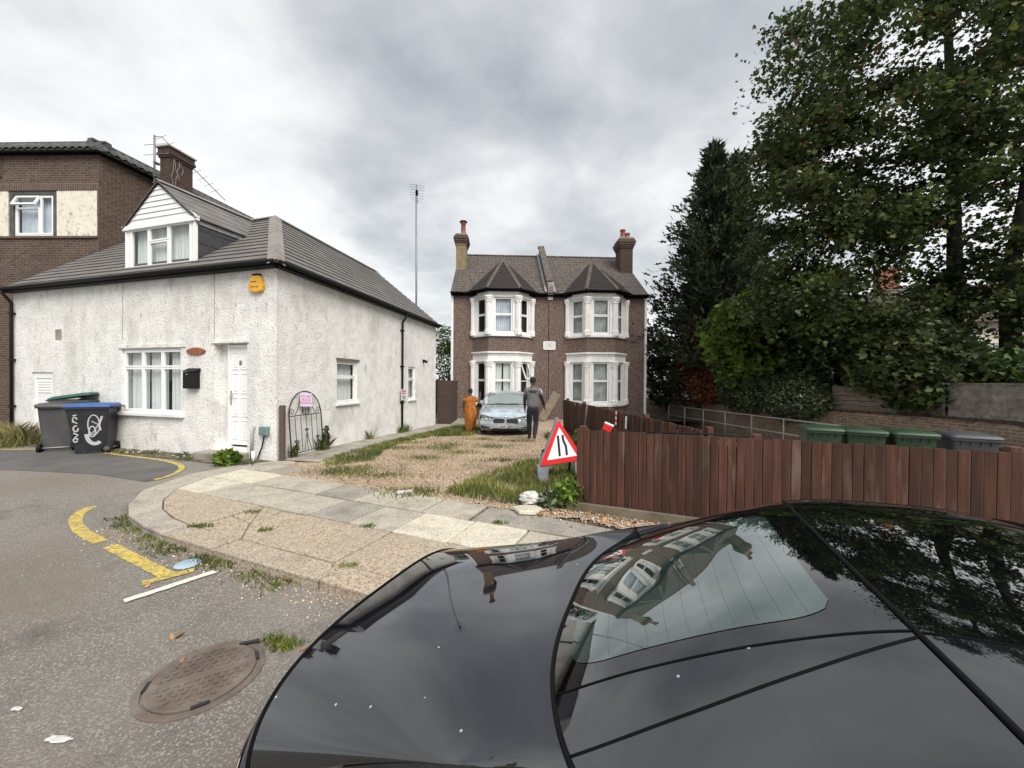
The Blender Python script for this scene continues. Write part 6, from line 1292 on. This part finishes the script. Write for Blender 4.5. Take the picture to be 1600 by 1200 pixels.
for sg_, nm in ((-1, 'rear_pillar'), (1, 'rear_pillar')):
    bk_.patch(nm, PB, blk, lambda t: UB(t)+.006, lambda t: US(t)-.008, lambda a: sg_*(TG(a)+.25), lambda a: sg_*(TO(a)-.1), 40, 10)
    bk_.patch('quarter_panel', PB, blk, lambda t: UB(t)+.006, lambda t: US(t)-.008, lambda a: sg_*(TO(a)+.25), sg_*89.5, 40, 26)
bk_.patch('roof_glass', MT['frit'], blk, lambda t: US(t)+.008, 1.26, -22.2, 22.2, 30, 40)
for sg_ in (-1, 1): bk_.patch('roof_rail', PB, blk, lambda t: US(t)+.008, 1.26, sg_*22.6, sg_*46, 30, 14); bk_.patch('side_window', MT['frit'], blk, lambda t: US(t)+.008, 1.5, sg_*46.5, sg_*82, 30, 14); bk_.patch('belt_panel', PB, blk, lambda t: US(t)+.008, 2.0, sg_*82.4, sg_*89.5, 30, 6)
bk_.patch('windscreen', MT['frit'], blk, 1.275, 2.08, -60, 60, 24, 30)
for sg_ in (-1, 1): bk_.patch('front_pillar', PB, blk, 1.275, 2.08, sg_*60.5, sg_*82, 24, 6)
bk_.patch('bonnet', PB, blk, 2.095, 3.10, -89.5, 89.5, 26, 50)
# rubber seals and panel gaps
ths = np.linspace(-88, 88, 80)
bk_.line('boot_seal', MT['satin_trim'], blk, [(UB(t), t) for t in ths], .0075); bk_.line('roof_seam', MT['satin_trim'], blk, [(US(t), t) for t in ths], .0065, .001)
bk_.line('tail_gap', MT['seal'], blk, [(UT(t)-.001, t) for t in ths], .006)
for sg_ in (-1, 1):
    aa = np.linspace(0, 1, 40)
    bk_.line('glass_seal', MT['seal'], blk, [(UB(TG(a))+(US(TG(a))-UB(TG(a)))*a, sg_*TG(a)) for a in aa], .0022, .001); bk_.line('pillar_gap', MT['seal'], blk, [(UB(TO(a))+(US(TO(a))-UB(TO(a)))*a, sg_*TO(a)) for a in aa], .0032)
    bk_.line('roof_gap', MT['seal'], blk, [(u, sg_*22.4) for u in np.linspace(US(22.4), 1.26, 20)], .003); bk_.line('window_gap', MT['seal'], blk, [(u, sg_*46.2) for u in np.linspace(US(46), 1.26, 20)], .0035)
bk_.line('screen_seal', MT['satin_trim'], blk, [(1.268, t) for t in np.linspace(-80, 80, 50)], .01)
# bumper, flanks and wheels
rows = []
for k, (e_, dz) in enumerate(((.004, .006), (.022, .02), (.035, .06), (.045, .14), (.055, .26), (.045, .38), (.02, .46))):
    row = []
    for t in np.linspace(-89.5, 89.5, 60):
        p = bk_.P(UT(t), t); o_ = Vector(cd)*-math.cos(math.radians(t))+Vector(cn)*sn2_(t); row.append(Vector((p.x, p.y, max(p.z-dz, .12)))+o_*e_)
    rows.append(row)
mb = MB(); mb.grid(rows, flip=True); rb = mb.build('rear_bumper', PB, blk)
def rear(t, dz, e_): p = bk_.P(UT(t), t); o_ = Vector(cd)*-math.cos(math.radians(t))+Vector(cn)*sn2_(t); return Vector((p.x, p.y, p.z-dz))+o_*(float(np.interp(dz, [.02, .06, .14, .26, .38], [.022, .035, .045, .055, .045]))+e_)
for sg_ in (-1, 1):
    mb = MB(); mb.grid([[rear(sg_*t, .05+.10*k/4+.02*abs(math.sin(t/20)), .004) for t in np.linspace(34, 82, 16)] for k in range(5)]); mb.build('tail_lamp', MT['tail_lamp'], rb, solid=.006)
mb = MB(); mb.grid([[rear(t, .17+.11*k/3, .006) for t in np.linspace(-14, 14, 10)] for k in range(4)]); mb.build('number_plate', MT['orange_box'], rb, solid=.005)
for sg_ in (-1, 1):
    us_ = np.linspace(UT(89)+.005, 3.1, 60); rows = [[bk_.side(u, h, sg_) for u in us_] for h in np.linspace(0, 1, 10)]; mb = MB(); nU = len(us_)
    mb.grid(rows, flip=(sg_ > 0)); keep = []
    for f in mb.f:
        c = sum((Vector(mb.v[i]) for i in f), Vector())/4; uu_ = (np.array(c)-bk_.O)@np.array(cd)
        keep.append(not any(math.hypot(uu_-cx, c.z+.09-.30) < .36 for cx in (-.40, 2.35)))
    mb.f = [f for f, k in zip(mb.f, keep) if k]; mb.sm = [True]*len(mb.f); mb.build('flank', PB, blk)
    for cx in (-.40, 2.35):
        q = bk_.side(cx, .6, sg_); c = Vector((q.x, q.y, -.09+.315))-Vector(cn)*sg_*.13; wheel(blk, c, Vector(cn)*sg_)
        mb = MB(); mb.tube([bk_.side(cx+.37*math.cos(a), .5, sg_)*1.0+Vector((0, 0, 0)) if False else Vector((bk_.side(cx+.37*math.cos(a), .55, sg_).x, bk_.side(cx+.37*math.cos(a), .55, sg_).y, -.09+.30+.37*math.sin(a))) for a in np.linspace(-.1, math.pi+.1, 20)], .02, 6); mb.build('arch_lip', PB, blk)
mb = MB(); und = [Vector(tuple(bk_.O+np.array(cd)*u+np.array(cn)*w_+np.array([0, 0, .22]))) for u, w_ in ((-.95, -.6), (3.0, -.6), (3.0, .6), (-.95, .6))]; mb.prism(und, (0, 0, .3)); mb.build('underbody', MT['seal'], blk)
rows = []
for e_, z in ((0, .60), (.04, .5), (.05, .38), (.03, .25), (-.04, .18)):
    rows.append([Vector(tuple(bk_.O+np.array(cd)*(3.10+e_-.25*abs(a)**3)+np.array(cn)*(a*.74)+np.array([0, 0, z]))) for a in np.linspace(-1, 1, 24)])
mb = MB(); mb.grid(rows); mb.build('front_bumper', PB, blk)

# --- silver car on the drive, nose to the camera
SO = np.array([-.20, 12.45, -.125]); sv = Car(SO, (0, 1, 0), (1, 0, 0), [0, .12, .5, 1.0, 1.28, 1.95, 2.4, 3.0, 3.6, 4.1, 4.6], [.60, .70, .83, .91, .955, 1.33, 1.41, 1.41, 1.24, 1.08, .98], [0, .3, 1.2, 2, 3.5, 4.6], [.54, .68, .84, .90, .93, .86], [.70, .84, .885, .895, .88, .76], lambda u: 2.5 if u < 1.2 else 2.5+.5*min(1, (u-1.2)/.7))
slv = thing('silver_car', 'pale blue silver saloon car parked nose out on the drive', 'car', (-.2, 14.6, -.13)); PS = MT['paint_silver']
F0 = lambda t: .02+.26*abs(sn2_(t))**4
sv.patch('bonnet', PS, slv, F0, lambda t: 1.26+.16*sn2_(t)**2, -75, 75, 26, 44)
for sg_ in (-1, 1):
    sv.patch('wing', PS, slv, F0, 1.5, sg_*75.5, sg_*89.5, 26, 8); sv.patch('front_pillar', PS, slv, lambda t: 1.30+.2*sn2_(t)**2, 1.98, sg_*44, sg_*56, 14, 6)
    sv.patch('side_window', MT['frit'], slv, lambda t: 1.55+.1*sn2_(t), 3.75, sg_*57, sg_*84, 30, 10); sv.patch('waist_panel', PS, slv, 1.5, 4.6, sg_*84.5, sg_*89.5, 30, 3); sv.patch('roof_side', PS, slv, 1.98, 3.7, sg_*40, sg_*56.6, 20, 8); sv.patch('rear_quarter', PS, slv, 3.76, 4.6, sg_*56, sg_*84.4, 12, 8)
    us_ = np.linspace(F0(89), 4.55, 60); rows = [[sv.side(u, h, sg_) for u in us_] for h in np.linspace(0, 1, 9)]; mb = MB(); mb.grid(rows, flip=(sg_ < 0)); keep = []
    for f in mb.f:
        c = sum((Vector(mb.v[i]) for i in f), Vector())/4; keep.append(not any(math.hypot(c.y-12.45-cx, c.z+.125-.32) < .35 for cx in (.86, 3.66)))
    mb.f = [f for f, k in zip(mb.f, keep) if k]; mb.sm = [True]*len(mb.f); mb.build('flank', PS, slv)
    for cx in (.86, 3.66): wheel(slv, Vector((-.2+sg_*.77, 12.45+cx, -.125+.32)), (sg_, 0, 0))
    mb = MB(); mb.lathe(Vector((-.2+sg_*.985, 14.0, .80)), [(.01, -.10), (.07, -.08), (.085, 0), (.07, .06), (.01, .08)], 14, ax=(sg_*.25, -1, .1)); mb.tube([(-.2+sg_*.84, 14.05, .76), (-.2+sg_*.96, 14.03, .78)], .03, 6); mr = mb.build('wing_mirror', MT['black_plastic'], slv)
sv.patch('windscreen', MT['screen'], slv, lambda t: 1.28+.16*sn2_(t)**2, 1.95, -43.6, 43.6, 24, 36); sv.patch('roof', PS, slv, 1.965, 3.2, -39.6, 39.6, 20, 30); sv.patch('rear_window', MT['frit'], slv, 3.21, 3.95, -50, 50, 14, 24); sv.patch('boot', PS, slv, 3.96, 4.6, -75, 75, 10, 24)
sv.line('screen_seal', MT['seal'], slv, [(1.27+.16*sn2_(t)**2, t) for t in np.linspace(-46, 46, 30)], .018, -.004)
def wp_(a): mb = MB(); mb.tube([sv.P(1.30, a, .012), sv.P(1.34, a+14, .014), sv.P(1.36, a+26, .012)], .009, 5); mb.build('wiper', MT['black_plastic'], slv)
wp_(-30); wp_(-4)
FZ = [.14, .22, .30, .40, .50, .60]; FO = [.10, .03, .0, -.01, .0, .035]; FW = [.80, .84, .865, .865, .85, .80]
def fas(a, z, off=0): return Vector((-.2+a*float(np.interp(z, FZ, FW)), 12.45+float(np.interp(z, FZ, FO))+.30*abs(a)**3.2-off, -.125+z))
mb = MB(); mb.grid([[fas(a, z) for a in np.linspace(-1, 1, 40)] for z in FZ]+[[sv.P(F0(t), t) for t in np.linspace(-89, 89, 40)]]); mb.build('front_bumper', PS, slv)
def facepoly(name, pts, m, off, par=slv, th=.012, bevel=0):
    """patch following the curved front: vertical strips across the outline"""
    lo, hi = min(p[0] for p in pts), max(p[0] for p in pts); k = max(3, int((hi-lo)/.03)); cols = []; n_ = len(pts)
    for i in range(k+1):
        a = lo+(hi-lo)*min(max(i/k, .0005), .9995); zs = []
        for (a0, z0), (a1, z1) in zip(pts, pts[1:]+pts[:1]):
            if (a0 <= a) != (a1 <= a): zs.append(z0+(z1-z0)*(a-a0)/(a1-a0))
        if zs: cols.append((a, min(zs), max(zs)))
    mb = MB(); mb.grid([[fas(a, z0, off-th), fas(a, z0, off), fas(a, z1, off), fas(a, z1, off-th)] for a, z0, z1 in cols], smooth=False, flip=True)
    return mb.build(name, MT[m], par)
def rrect(a0, a1, z0, z1, r=.3, n=5, sk=0):
    P = []; ra, rz = (a1-a0)/2*r*1.0, (z1-z0)/2*r*1.6
    for cx, cz, b0 in ((a1-ra, z1-rz, 0), (a0+ra, z1-rz, 90), (a0+ra, z0+rz, 180), (a1-ra, z0+rz, 270)):
        for k in range(n+1): b = R_(b0+90*k/n); P.append((cx+ra*math.cos(b)+sk*(cz+rz*math.sin(b)-z0), cz+rz*math.sin(b)))
    return P
for sg_ in (-1, 1):
    a0, a1 = (.03, .49); rr = lambda e: [(sg_*a, z) for a, z in rrect(a0-e, a1+e, .425-e*.8, .580+e*.8, .45)]
    facepoly('grille_surround', rr(.018), 'chrome', .010); kg = facepoly('kidney_grille', rr(0), 'black', .018)
    for k in range(8): facepoly('grille_bar', [(sg_*(a0+.05+.045*k), .45), (sg_*(a0+.058+.045*k), .45), (sg_*(a0+.058+.045*k), .56), (sg_*(a0+.05+.045*k), .56)], 'seal', .022, kg, .003)
    hl = facepoly('headlight', [(sg_*a, z) for a, z in ((.50, .50), (.62, .475), (.90, .50), (.985, .56), (.96, .60), (.75, .595), (.52, .575))], 'lamp_glass', .012)
    for a, r_ in ((.62, .045), (.78, .05)):
        mb = MB(); mb.lathe(fas(sg_*a, .535, .013), [(r_, 0), (r_*.9, .01), (r_*.5, .004), (.005, .004)], 16, ax=(0, -1, 0)); mb.build('lamp_reflector', MT['chrome'], hl)
    facepoly('lamp_lid', [(sg_*a, z) for a, z in ((.50, .577), (.75, .597), (.96, .602), (.96, .59), (.75, .58), (.5, .562))], 'seal', .016, hl)
    facepoly('side_intake', [(sg_*a, z) for a, z in ((.56, .185), (.94, .20), (.96, .325), (.62, .285))], 'black', .022)
    facepoly('intake_blade', [(sg_*a, z) for a, z in ((.58, .235), (.92, .25), (.92, .262), (.59, .25))], 'chrome', .027)
facepoly('lower_intake', [(-.60, .165), (.60, .165), (.52, .25), (-.52, .25)], 'black', .022); facepoly('splitter', [(-.95, .135), (.95, .135), (.93, .165), (-.93, .165)], 'paint_silver' if 0 else 'seal', .01)
npl = facepoly('number_plate', [(-.305, .265), (.305, .265), (.305, .378), (-.305, .378)], 'sign_white', .020, th=.010)
text_mesh('LX64 ZSN', .118, 'plate_lettering', MT['black'], npl, M4(fas(0, .322, .023), (1, 0, 0), Z, (0, -1, 0)), .001, width=.48, bold=.0022)
mb = MB(); c = sv.P(.055, 0, .004); mb.lathe(c, [(.041, 0), (.040, .006), (.030, .008)], 20, ax=(0, -.75, .66)); em = mb.build('badge', MT['chrome'], slv)
for k in range(4):
    mb = MB(); ax = Vector((0, -.75, .66)).normalized(); x_ = Vector((1, 0, 0)); y_ = ax.cross(x_); P = [c+ax*.0085]+[c+ax*.0085+(x_*math.cos(b)+y_*math.sin(b))*.028 for b in np.linspace(k*math.pi/2, (k+1)*math.pi/2, 6)]; mb.quad(*P); mb.build('badge_quarter', MT['bin_blue' if k % 2 else 'sign_white'], em)
mb = MB(); mb.prism([(-.85, 12.75, .05), (.45, 12.75, .05), (.45, 16.75, .05), (-.85, 16.75, .05)], (0, 0, .25)); mb.build('underbody', MT['seal'], slv)
# ------------------------------------------------------------------ people
MT['skin'] = mat('brown_skin', [(0.3, (.055, .030, .020)), (0.7, (.085, .048, .033))], scale=6, rough=.55)
MT['hair'] = mat('black_hair', [(0.3, (.006, .005, .005)), (0.7, (.016, .014, .013))], scale=40, rough=.8, bump=(120, .8, .01))
MT['ochre'] = mat('ochre_print_cloth', [(0.3, (.14, .042, .006)), (0.5, (.32, .105, .010)), (0.75, (.42, .16, .018))], scale=14, detail=4, rough=.85, bump=(7, .5, .03, (1, 1, .4)))
MT['grey_cloth'] = mat('grey_marl_cloth', [(0.3, (.085, .085, .092)), (0.7, (.15, .15, .158))], scale=14, rough=.95, bump=(10, .6, .02))
MT['black_cloth'] = mat('black_cloth', [(0.3, (.004, .004, .005)), (0.7, (.009, .009, .011))], scale=10, rough=.9, bump=(9, .6, .02))
MT['navy_cloth'] = mat('dark_navy_cloth', [(0.3, (.005, .0055, .008)), (0.7, (.013, .0135, .017))], scale=8, rough=.9, bump=(8, .7, .025, (1, 1, .4)))
MT['shoe'] = mat('grey_shoe', [(0.3, (.09, .09, .09)), (0.7, (.26, .26, .25))], scale=14, rough=.7)
def skinned(name, J, E_, m, parent, root, sub=2):
    """J: {key: (pos, radius or (rx, ry))}; grown with a Skin modifier"""
    ks = list(J); ix = {k: i for i, k in enumerate(ks)}; me = bpy.data.meshes.new(name); me.from_pydata([tuple(J[k][0]) for k in ks], [(ix[a], ix[b]) for a, b in E_], [])
    o = link(me, name, m, parent); sk = o.modifiers.new('skin', 'SKIN'); sk.use_smooth_shade = True
    if not me.skin_vertices: me.skin_vertices.new()
    for i, k in enumerate(ks):
        r = J[k][1]; me.skin_vertices[0].data[i].radius = r if isinstance(r, tuple) else (r, r); me.skin_vertices[0].data[i].use_root = (k == root)
    sb = o.modifiers.new('sub', 'SUBSURF'); sb.levels = sb.render_levels = sub; return o
def hand(J, E_, side, w, d, out):
    """palm and five bent fingers hanging from wrist w along direction d; out = thumb side"""
    d, out = Vector(d).normalized(), Vector(out).normalized(); nrm = d.cross(out).normalized(); w = Vector(w); p = w+d*.085; J[side+'palm'] = (p, .022); E_.append((side+'wrist', side+'palm'))
    for k, (o_, l) in enumerate(((.030, .070), (.010, .080), (-.010, .076), (-.028, .060))):
        a = p+out*o_+d*.02; J[side+'f%da' % k] = (a, .0095); J[side+'f%db' % k] = (a+d*l*.55+nrm*.006, .0085); J[side+'f%dc' % k] = (a+d*l+nrm*.026, .007)
        E_ += [(side+'palm', side+'f%da' % k), (side+'f%da' % k, side+'f%db' % k), (side+'f%db' % k, side+'f%dc' % k)]
    t = w+d*.035+out*.03; J[side+'ta'] = (t, .011); J[side+'tb'] = (t+d*.03+out*.02, .010); J[side+'tc'] = (t+d*.06+out*.022, .008); E_ += [(side+'wrist', side+'ta'), (side+'ta', side+'tb'), (side+'tb', side+'tc')]
def hairdo(c, r, par):
    mb = MB(); rows = []
    for i in range(11):
        ph = math.pi*.66*i/10+.02; row = []
        for j in range(20):
            a = 2*math.pi*j/20; k = random.uniform(.96, 1.06); front = max(0, math.sin(a)); zz_ = math.cos(ph if ph < 1.7 else ph-front*.35); row.append(c+Vector((r[0]*k*math.sin(ph)*math.cos(a), r[1]*k*math.sin(ph)*math.sin(a)*(1-.12*front), r[2]*k*zz_)))
        rows.append(row+[row[0]])
    mb.grid(rows); mb.build('hair', MT['hair'], par)
def person(label, base, Jd, face, hands):
    o = thing('person', label, 'person', base); b = Vector(base); J = {k: (b+Vector(p), r) for k, (p, r) in Jd.items()}
    E_ = [('pelvis', 'waist'), ('waist', 'chest'), ('chest', 'neckb'), ('neckb', 'neck'), ('neck', 'jaw'), ('jaw', 'skull'), ('skull', 'crown')]
    for s_ in 'LR':
        E_ += [('neckb', s_+'sh'), (s_+'sh', s_+'el'), (s_+'el', s_+'wrist'), ('pelvis', s_+'hip'), (s_+'hip', s_+'knee'), (s_+'knee', s_+'ank'), (s_+'ank', s_+'toe')]
        hand(J, E_, s_, J[s_+'wrist'][0], hands[s_][0], hands[s_][1])
    f = Vector(face).normalized(); sd_ = f.cross(Z).normalized(); hc = J['skull'][0]
    J['nose'] = (hc+f*.105-Z*.03, .012); E_.append(('skull', 'nose'))
    for k, s_ in ((1, 'L'), (-1, 'R')): J[s_+'ear'] = (hc+sd_*k*.082-Z*.02, .014); E_.append(('skull', s_+'ear'))
    skinned('body', J, E_, MT['skin'], o, 'pelvis')
    for k in (1, -1):
        mb = MB(); mb.lathe(hc+f*.083+sd_*k*.032+Z*.005, [(.012, -.006), (.010, .004), (.002, .008)], 10, ax=f); mb.build('eye', MT['sign_white'], o)
    mb = MB(); mb.tube([hc+f*.092-Z*.07+sd_*.022, hc+f*.098-Z*.072, hc+f*.092-Z*.07-sd_*.022], .006, 6); mb.build('mouth', MT['varnish'], o)
    return o, J
gm = G(.6, 11.2); MB_ = (.61, 11.25, gm)
Jm = {'pelvis': ((0, 0, .96), (.15, .11)), 'waist': ((0, .01, 1.10), (.14, .10)), 'chest': ((.0, .02, 1.34), (.17, .115)), 'neckb': ((0, .01, 1.50), (.10, .085)), 'neck': ((0, .015, 1.59), .052), 'jaw': ((0, .03, 1.66), (.066, .075)), 'skull': ((0, .03, 1.735), (.077, .092)), 'crown': ((0, .025, 1.80), (.058, .068)),
 'Lsh': ((-.19, .01, 1.48), .062), 'Lel': ((-.235, -.01, 1.20), .045), 'Lwrist': ((-.225, .06, .95), .030), 'Rsh': ((.19, .01, 1.48), .062), 'Rel': ((.27, .0, 1.22), .045), 'Rwrist': ((.345, .08, .99), .030),
 'Lhip': ((-.095, .01, .90), .088), 'Lknee': ((-.09, .13, .50), .060), 'Lank': ((-.085, .16, .10), .042), 'Ltoe': ((-.09, .33, .045), .036), 'Rhip': ((.095, 0, .90), .088), 'Rknee': ((.10, .02, .50), .060), 'Rank': ((.04, -.28, .17), .042), 'Rtoe': ((.05, -.14, .055), .036)}
man_, J = person('man in a grey hooded top and dark trousers walking towards the silver car', MB_, Jm, (.1, 1, 0), {'L': ((0, .1, -1), (0, 1, .1)), 'R': ((.35, .2, -1), (0, 1, .1))})
P = lambda k, dx=0, dy=0, dz=0: J[k][0]+Vector((dx, dy, dz))
H = {'a': (P('pelvis', 0, 0, -.05), (.195, .15)), 'b': (P('waist'), (.185, .14)), 'c': (P('chest'), (.205, .145)), 'd': (P('neckb', 0, 0, .0), (.13, .10)), 'n': (P('neck', 0, -.01, -.03), (.085, .075)), 'ls': (P('Lsh'), .082), 'le': (P('Lsh', -.03, -.005, -.16), .072), 'rs': (P('Rsh'), .082), 're': (P('Rsh', .05, -.005, -.15), .072)}
skinned('hooded_top', H, [('a', 'b'), ('b', 'c'), ('c', 'd'), ('d', 'n'), ('d', 'ls'), ('ls', 'le'), ('d', 'rs'), ('rs', 're')], MT['grey_cloth'], man_, 'a')
H = {'l': (P('neckb', -.10, -.10, -.0), (.055, .05)), 'm': (P('neckb', 0, -.145, -.085), (.085, .065)), 'r': (P('neckb', .10, -.10, -.0), (.055, .05)), 't': (P('neckb', 0, -.09, .03), (.06, .05))}
skinned('hood', H, [('m', 'l'), ('m', 'r'), ('m', 't')], MT['grey_cloth'], man_, 'm')
mb = MB(); mb.tube([P('Rsh', .03, -.075, .03), P('Rsh', .075, -.06, -.06), P('Rsh', .085, -.05, -.14)], .012, 6); mb.build('shoulder_stripe', MT['sign_white'], man_)
for s_, dx in (('L', -1), ('R', 1)):
    H = {'a': (P(s_+'sh', dx*.02, 0, -.10), .058), 'b': (P(s_+'el'), .054), 'c': (P(s_+'wrist', 0, 0, .015), .040)}; skinned('sleeve', H, [('a', 'b'), ('b', 'c')], MT['black_cloth'], man_, 'a')
H = {'p': (P('pelvis', 0, 0, -.02), (.165, .125)), 'w': (P('waist', 0, 0, -.03), (.155, .12))}; Es = [('p', 'w')]
for s_ in 'LR':
    H[s_+'h'] = (P(s_+'hip', 0, 0, -.06), .105); H[s_+'k'] = (P(s_+'knee'), .080); H[s_+'c'] = ((P(s_+'knee')+P(s_+'ank'))/2, .075); H[s_+'a'] = (P(s_+'ank', 0, 0, .0), .062); Es += [('p', s_+'h'), (s_+'h', s_+'k'), (s_+'k', s_+'c'), (s_+'c', s_+'a')]
skinned('trousers', H, Es, MT['navy_cloth'], man_, 'p')
for s_ in 'LR':
    an, to = P(s_+'ank'), P(s_+'toe'); back = (an-to); back.z = 0; back.normalize(); H = {'h': (an+back*.03-Z*.055, (.052, .05)), 'm': ((an+to)/2-Z*.025, (.05, .04)), 't': (to+Z*.0, (.05, .036)), 'c': (an+Z*.0, .055)}
    skinned('shoe', H, [('c', 'h'), ('h', 'm'), ('m', 't')], MT['shoe'], man_, 'h')
hairdo(P('skull', 0, -.012, .035), (.092, .108, .098), man_)
# woman in ochre dress
gw = G(-1.46, 13.6); WB_ = (-1.47, 13.6, gw+.01)
Jw = {'pelvis': ((0, 0, .80), (.15, .12)), 'waist': ((0, .01, .93), (.12, .10)), 'chest': ((0, .01, 1.10), (.145, .11)), 'neckb': ((0, .0, 1.235), (.09, .075)), 'neck': ((0, .005, 1.30), .044), 'jaw': ((.0, .02, 1.365), (.058, .064)), 'skull': ((0, .02, 1.43), (.066, .078)), 'crown': ((0, .015, 1.485), (.05, .058)),
 'Lsh': ((-.16, 0, 1.20), .056), 'Lel': ((-.255, -.01, 1.0), .042), 'Lwrist': ((-.23, .06, .80), .027), 'Rsh': ((.16, .0, 1.20), .056), 'Rel': ((.30, .02, 1.06), .042), 'Rwrist': ((.345, .05, 1.27), .027),
 'Lhip': ((-.085, 0, .75), .085), 'Lknee': ((-.08, .02, .42), .055), 'Lank': ((-.06, .0, .07), .036), 'Ltoe': ((-.07, .14, .03), .03), 'Rhip': ((.085, 0, .75), .085), 'Rknee': ((.08, .06, .42), .055), 'Rank': ((.05, .02, .07), .036), 'Rtoe': ((.06, .17, .03), .03)}
wom, J = person('woman in a long ochre dress raising her right arm beside the silver car', WB_, Jw, (.25, 1, 0), {'L': ((0, .1, -1), (0, 1, 0)), 'R': ((.05, .1, 1), (-1, .3, 0))})
mb = MB(); rows = []; bw = Vector(WB_)
for z, rx, ry, dx in ((.055, .135, .13, -.02), (.12, .15, .14, -.015), (.30, .19, .17, 0), (.50, .225, .19, .015), (.68, .235, .195, .01), (.85, .215, .18, 0), (.97, .185, .15, -.005), (1.08, .195, .15, 0), (1.18, .20, .135, 0), (1.235, .15, .11, 0), (1.275, .075, .07, 0)):
    row = []
    for k in range(40):
        a = 2*math.pi*k/40; f = 1+(.10*math.sin(5*a+z*6)+.06*math.sin(11*a+z*9)+.03*math.sin(3*a-z*22))*max(.12, 1-z/1.15); row.append(bw+Vector((dx+rx*f*math.cos(a), ry*f*math.sin(a), z)))
    rows.append(row+[row[0]])
mb.grid(rows); mb.build('dress', MT['ochre'], wom, subsurf=1)
P = lambda k, dx=0, dy=0, dz=0: J[k][0]+Vector((dx, dy, dz))
for s_, q in (('L', .62), ('R', .75)):
    e_ = P(s_+'sh')+(P(s_+'el')-P(s_+'sh'))*q; H = {'a': (P(s_+'sh', 0, 0, .0), .075), 'b': ((P(s_+'sh')+e_)/2, .082), 'c': (e_, .088)}; skinned('dress_sleeve', H, [('a', 'b'), ('b', 'c')], MT['ochre'], wom, 'a')
hairdo(P('skull', 0, -.015, .03), (.080, .094, .088), wom)
for s_ in 'LR':
    H = {'h': (P(s_+'ank', 0, -.03, -.045), (.036, .03)), 'm': ((P(s_+'ank')+P(s_+'toe'))/2-Z*.03, (.038, .022)), 't': (P(s_+'toe', 0, .02, -.01), (.036, .02))}; skinned('shoe', H, [('h', 'm'), ('m', 't')], MT['black_cloth'], wom, 'h')

# ------------------------------------------------------------------ litter
def crumple(name, label, c, r, m, cat, seed, n=10):
    rg = np.random.default_rng(seed); mb = MB(); rows = []
    for i in range(n+1):
        ph = math.pi*i/n; row = []
        for j in range(14):
            a = 2*math.pi*j/14; k = rg.uniform(.65, 1.15); row.append((c[0]+r[0]*k*math.sin(ph)*math.cos(a), c[1]+r[1]*k*math.sin(ph)*math.sin(a), max(c[2]+.002, c[2]+r[2]*.9+r[2]*k*math.cos(ph))))
        rows.append(row+[row[0]])
    mb.grid(rows, smooth=False); return tag(mb.build(name, MT[m]), label, cat)
crumple('plastic_bag', 'crumpled white plastic bag on the ground below the road sign', (.27, 5.16, 0), (.17, .11, .10), 'litter_white', 'plastic bag', 4)
mb = MB(); mb.prism([(.02, 4.98, .005), (.10, 4.80, .005), (.30, 4.78, .005), (.40, 4.92, .005), (.33, 5.03, .005), (.15, 5.04, .005)], (0, .01, .045)); tag(mb.build('broken_slab', MT['slab_pale'], None, bevel=.01), 'broken corner of pale paving slab beside the plastic bag', 'rubble')
mb = MB(); mb.box((-1.57, 5.66, .03), (.11, .03, .022), Matrix.Rotation(.35, 3, 'Z')); tag(mb.build('packet', MT['litter_white'], None, bevel=.01), 'white paper packet lying on the slabs by the gravel', 'litter')
mb = MB(); zc_ = ZR(-3.09, 3.64); mb.lathe((-3.07, 3.64, zc_), [(.001, .004), (.10, .004), (.11, .010), (.095, .018), (.04, .024), (.001, .025)], 20); o = mb.build('flattened_balloon', MT['blue_litter']); tag(o, 'flattened pale blue plastic lid in the gutter by the yellow line', 'litter')
crumple('wrapper', 'crumpled grey plastic wrapper near the lower left of the road', (-2.2, 1.86, -.088), (.075, .02, .009), 'litter_white', 'wrapper', 9, 5)
crumple('wrapper', 'small white scrap of paper at the left edge of the road', (-2.62, 2.03, -.088), (.03, .014, .008), 'litter_white', 'wrapper', 11, 5)
mb = MB(); mb.box((-1.735, 2.545, -.075), (.055, .011, .011), Matrix.Rotation(.35, 3, 'Z')); tag(mb.build('scrap_strip', MT['black'], None, bevel=.003), 'short black plastic strip beside the manhole cover', 'litter')
C = np.array([(-2.30, 2.60, -.075), (-2.05, 2.36, -.075), (-2.28, 2.63, -.075), (-3.08, 3.25, -.07), (-1.35, 2.5, -.075), (-2.02, 2.34, -.075)]); stuff(leaves('fallen_leaf', C, .075, MT['brownleaf'], None, OVAL, 0, .25), 'brown fallen leaves on the road', 'leaves')
N_ = 70; uu = RNG.uniform(-1.9, 1.2, N_); C = np.array([K(u, v, .018) for u, v in zip(uu, 4.72+RNG.normal(0, .12, N_))]); stuff(leaves('fallen_leaf', C, .07, MT['brownleaf'], None, OVAL, 0, .35), 'brown dead leaves along the foot of the front fence', 'leaves')
N_ = 60; C = np.array([(x, y, ZR(x, y)+.012) for x, y in zip(RNG.uniform(-4.6, -1.2, N_), RNG.uniform(1.2, 4.2, N_)) if (.3907*x+.9205*y) < 2.25]); stuff(stones(len(C), C, .003, .008, 'paper_scraps', MT['litter_white']), 'pale scraps and chippings scattered on the road', 'litter')
N_ = 26; C = np.array([tuple(FF.p(s_, .02, d)) for s_, d in zip(RNG.uniform(1.9, 4.8, N_), RNG.uniform(.1, .5, N_))]); stuff(stones(N_, C, .015, .05, 'rubble', MT['slab_grey']), 'rubble and rubbish on the soil under the cottage window', 'rubble')
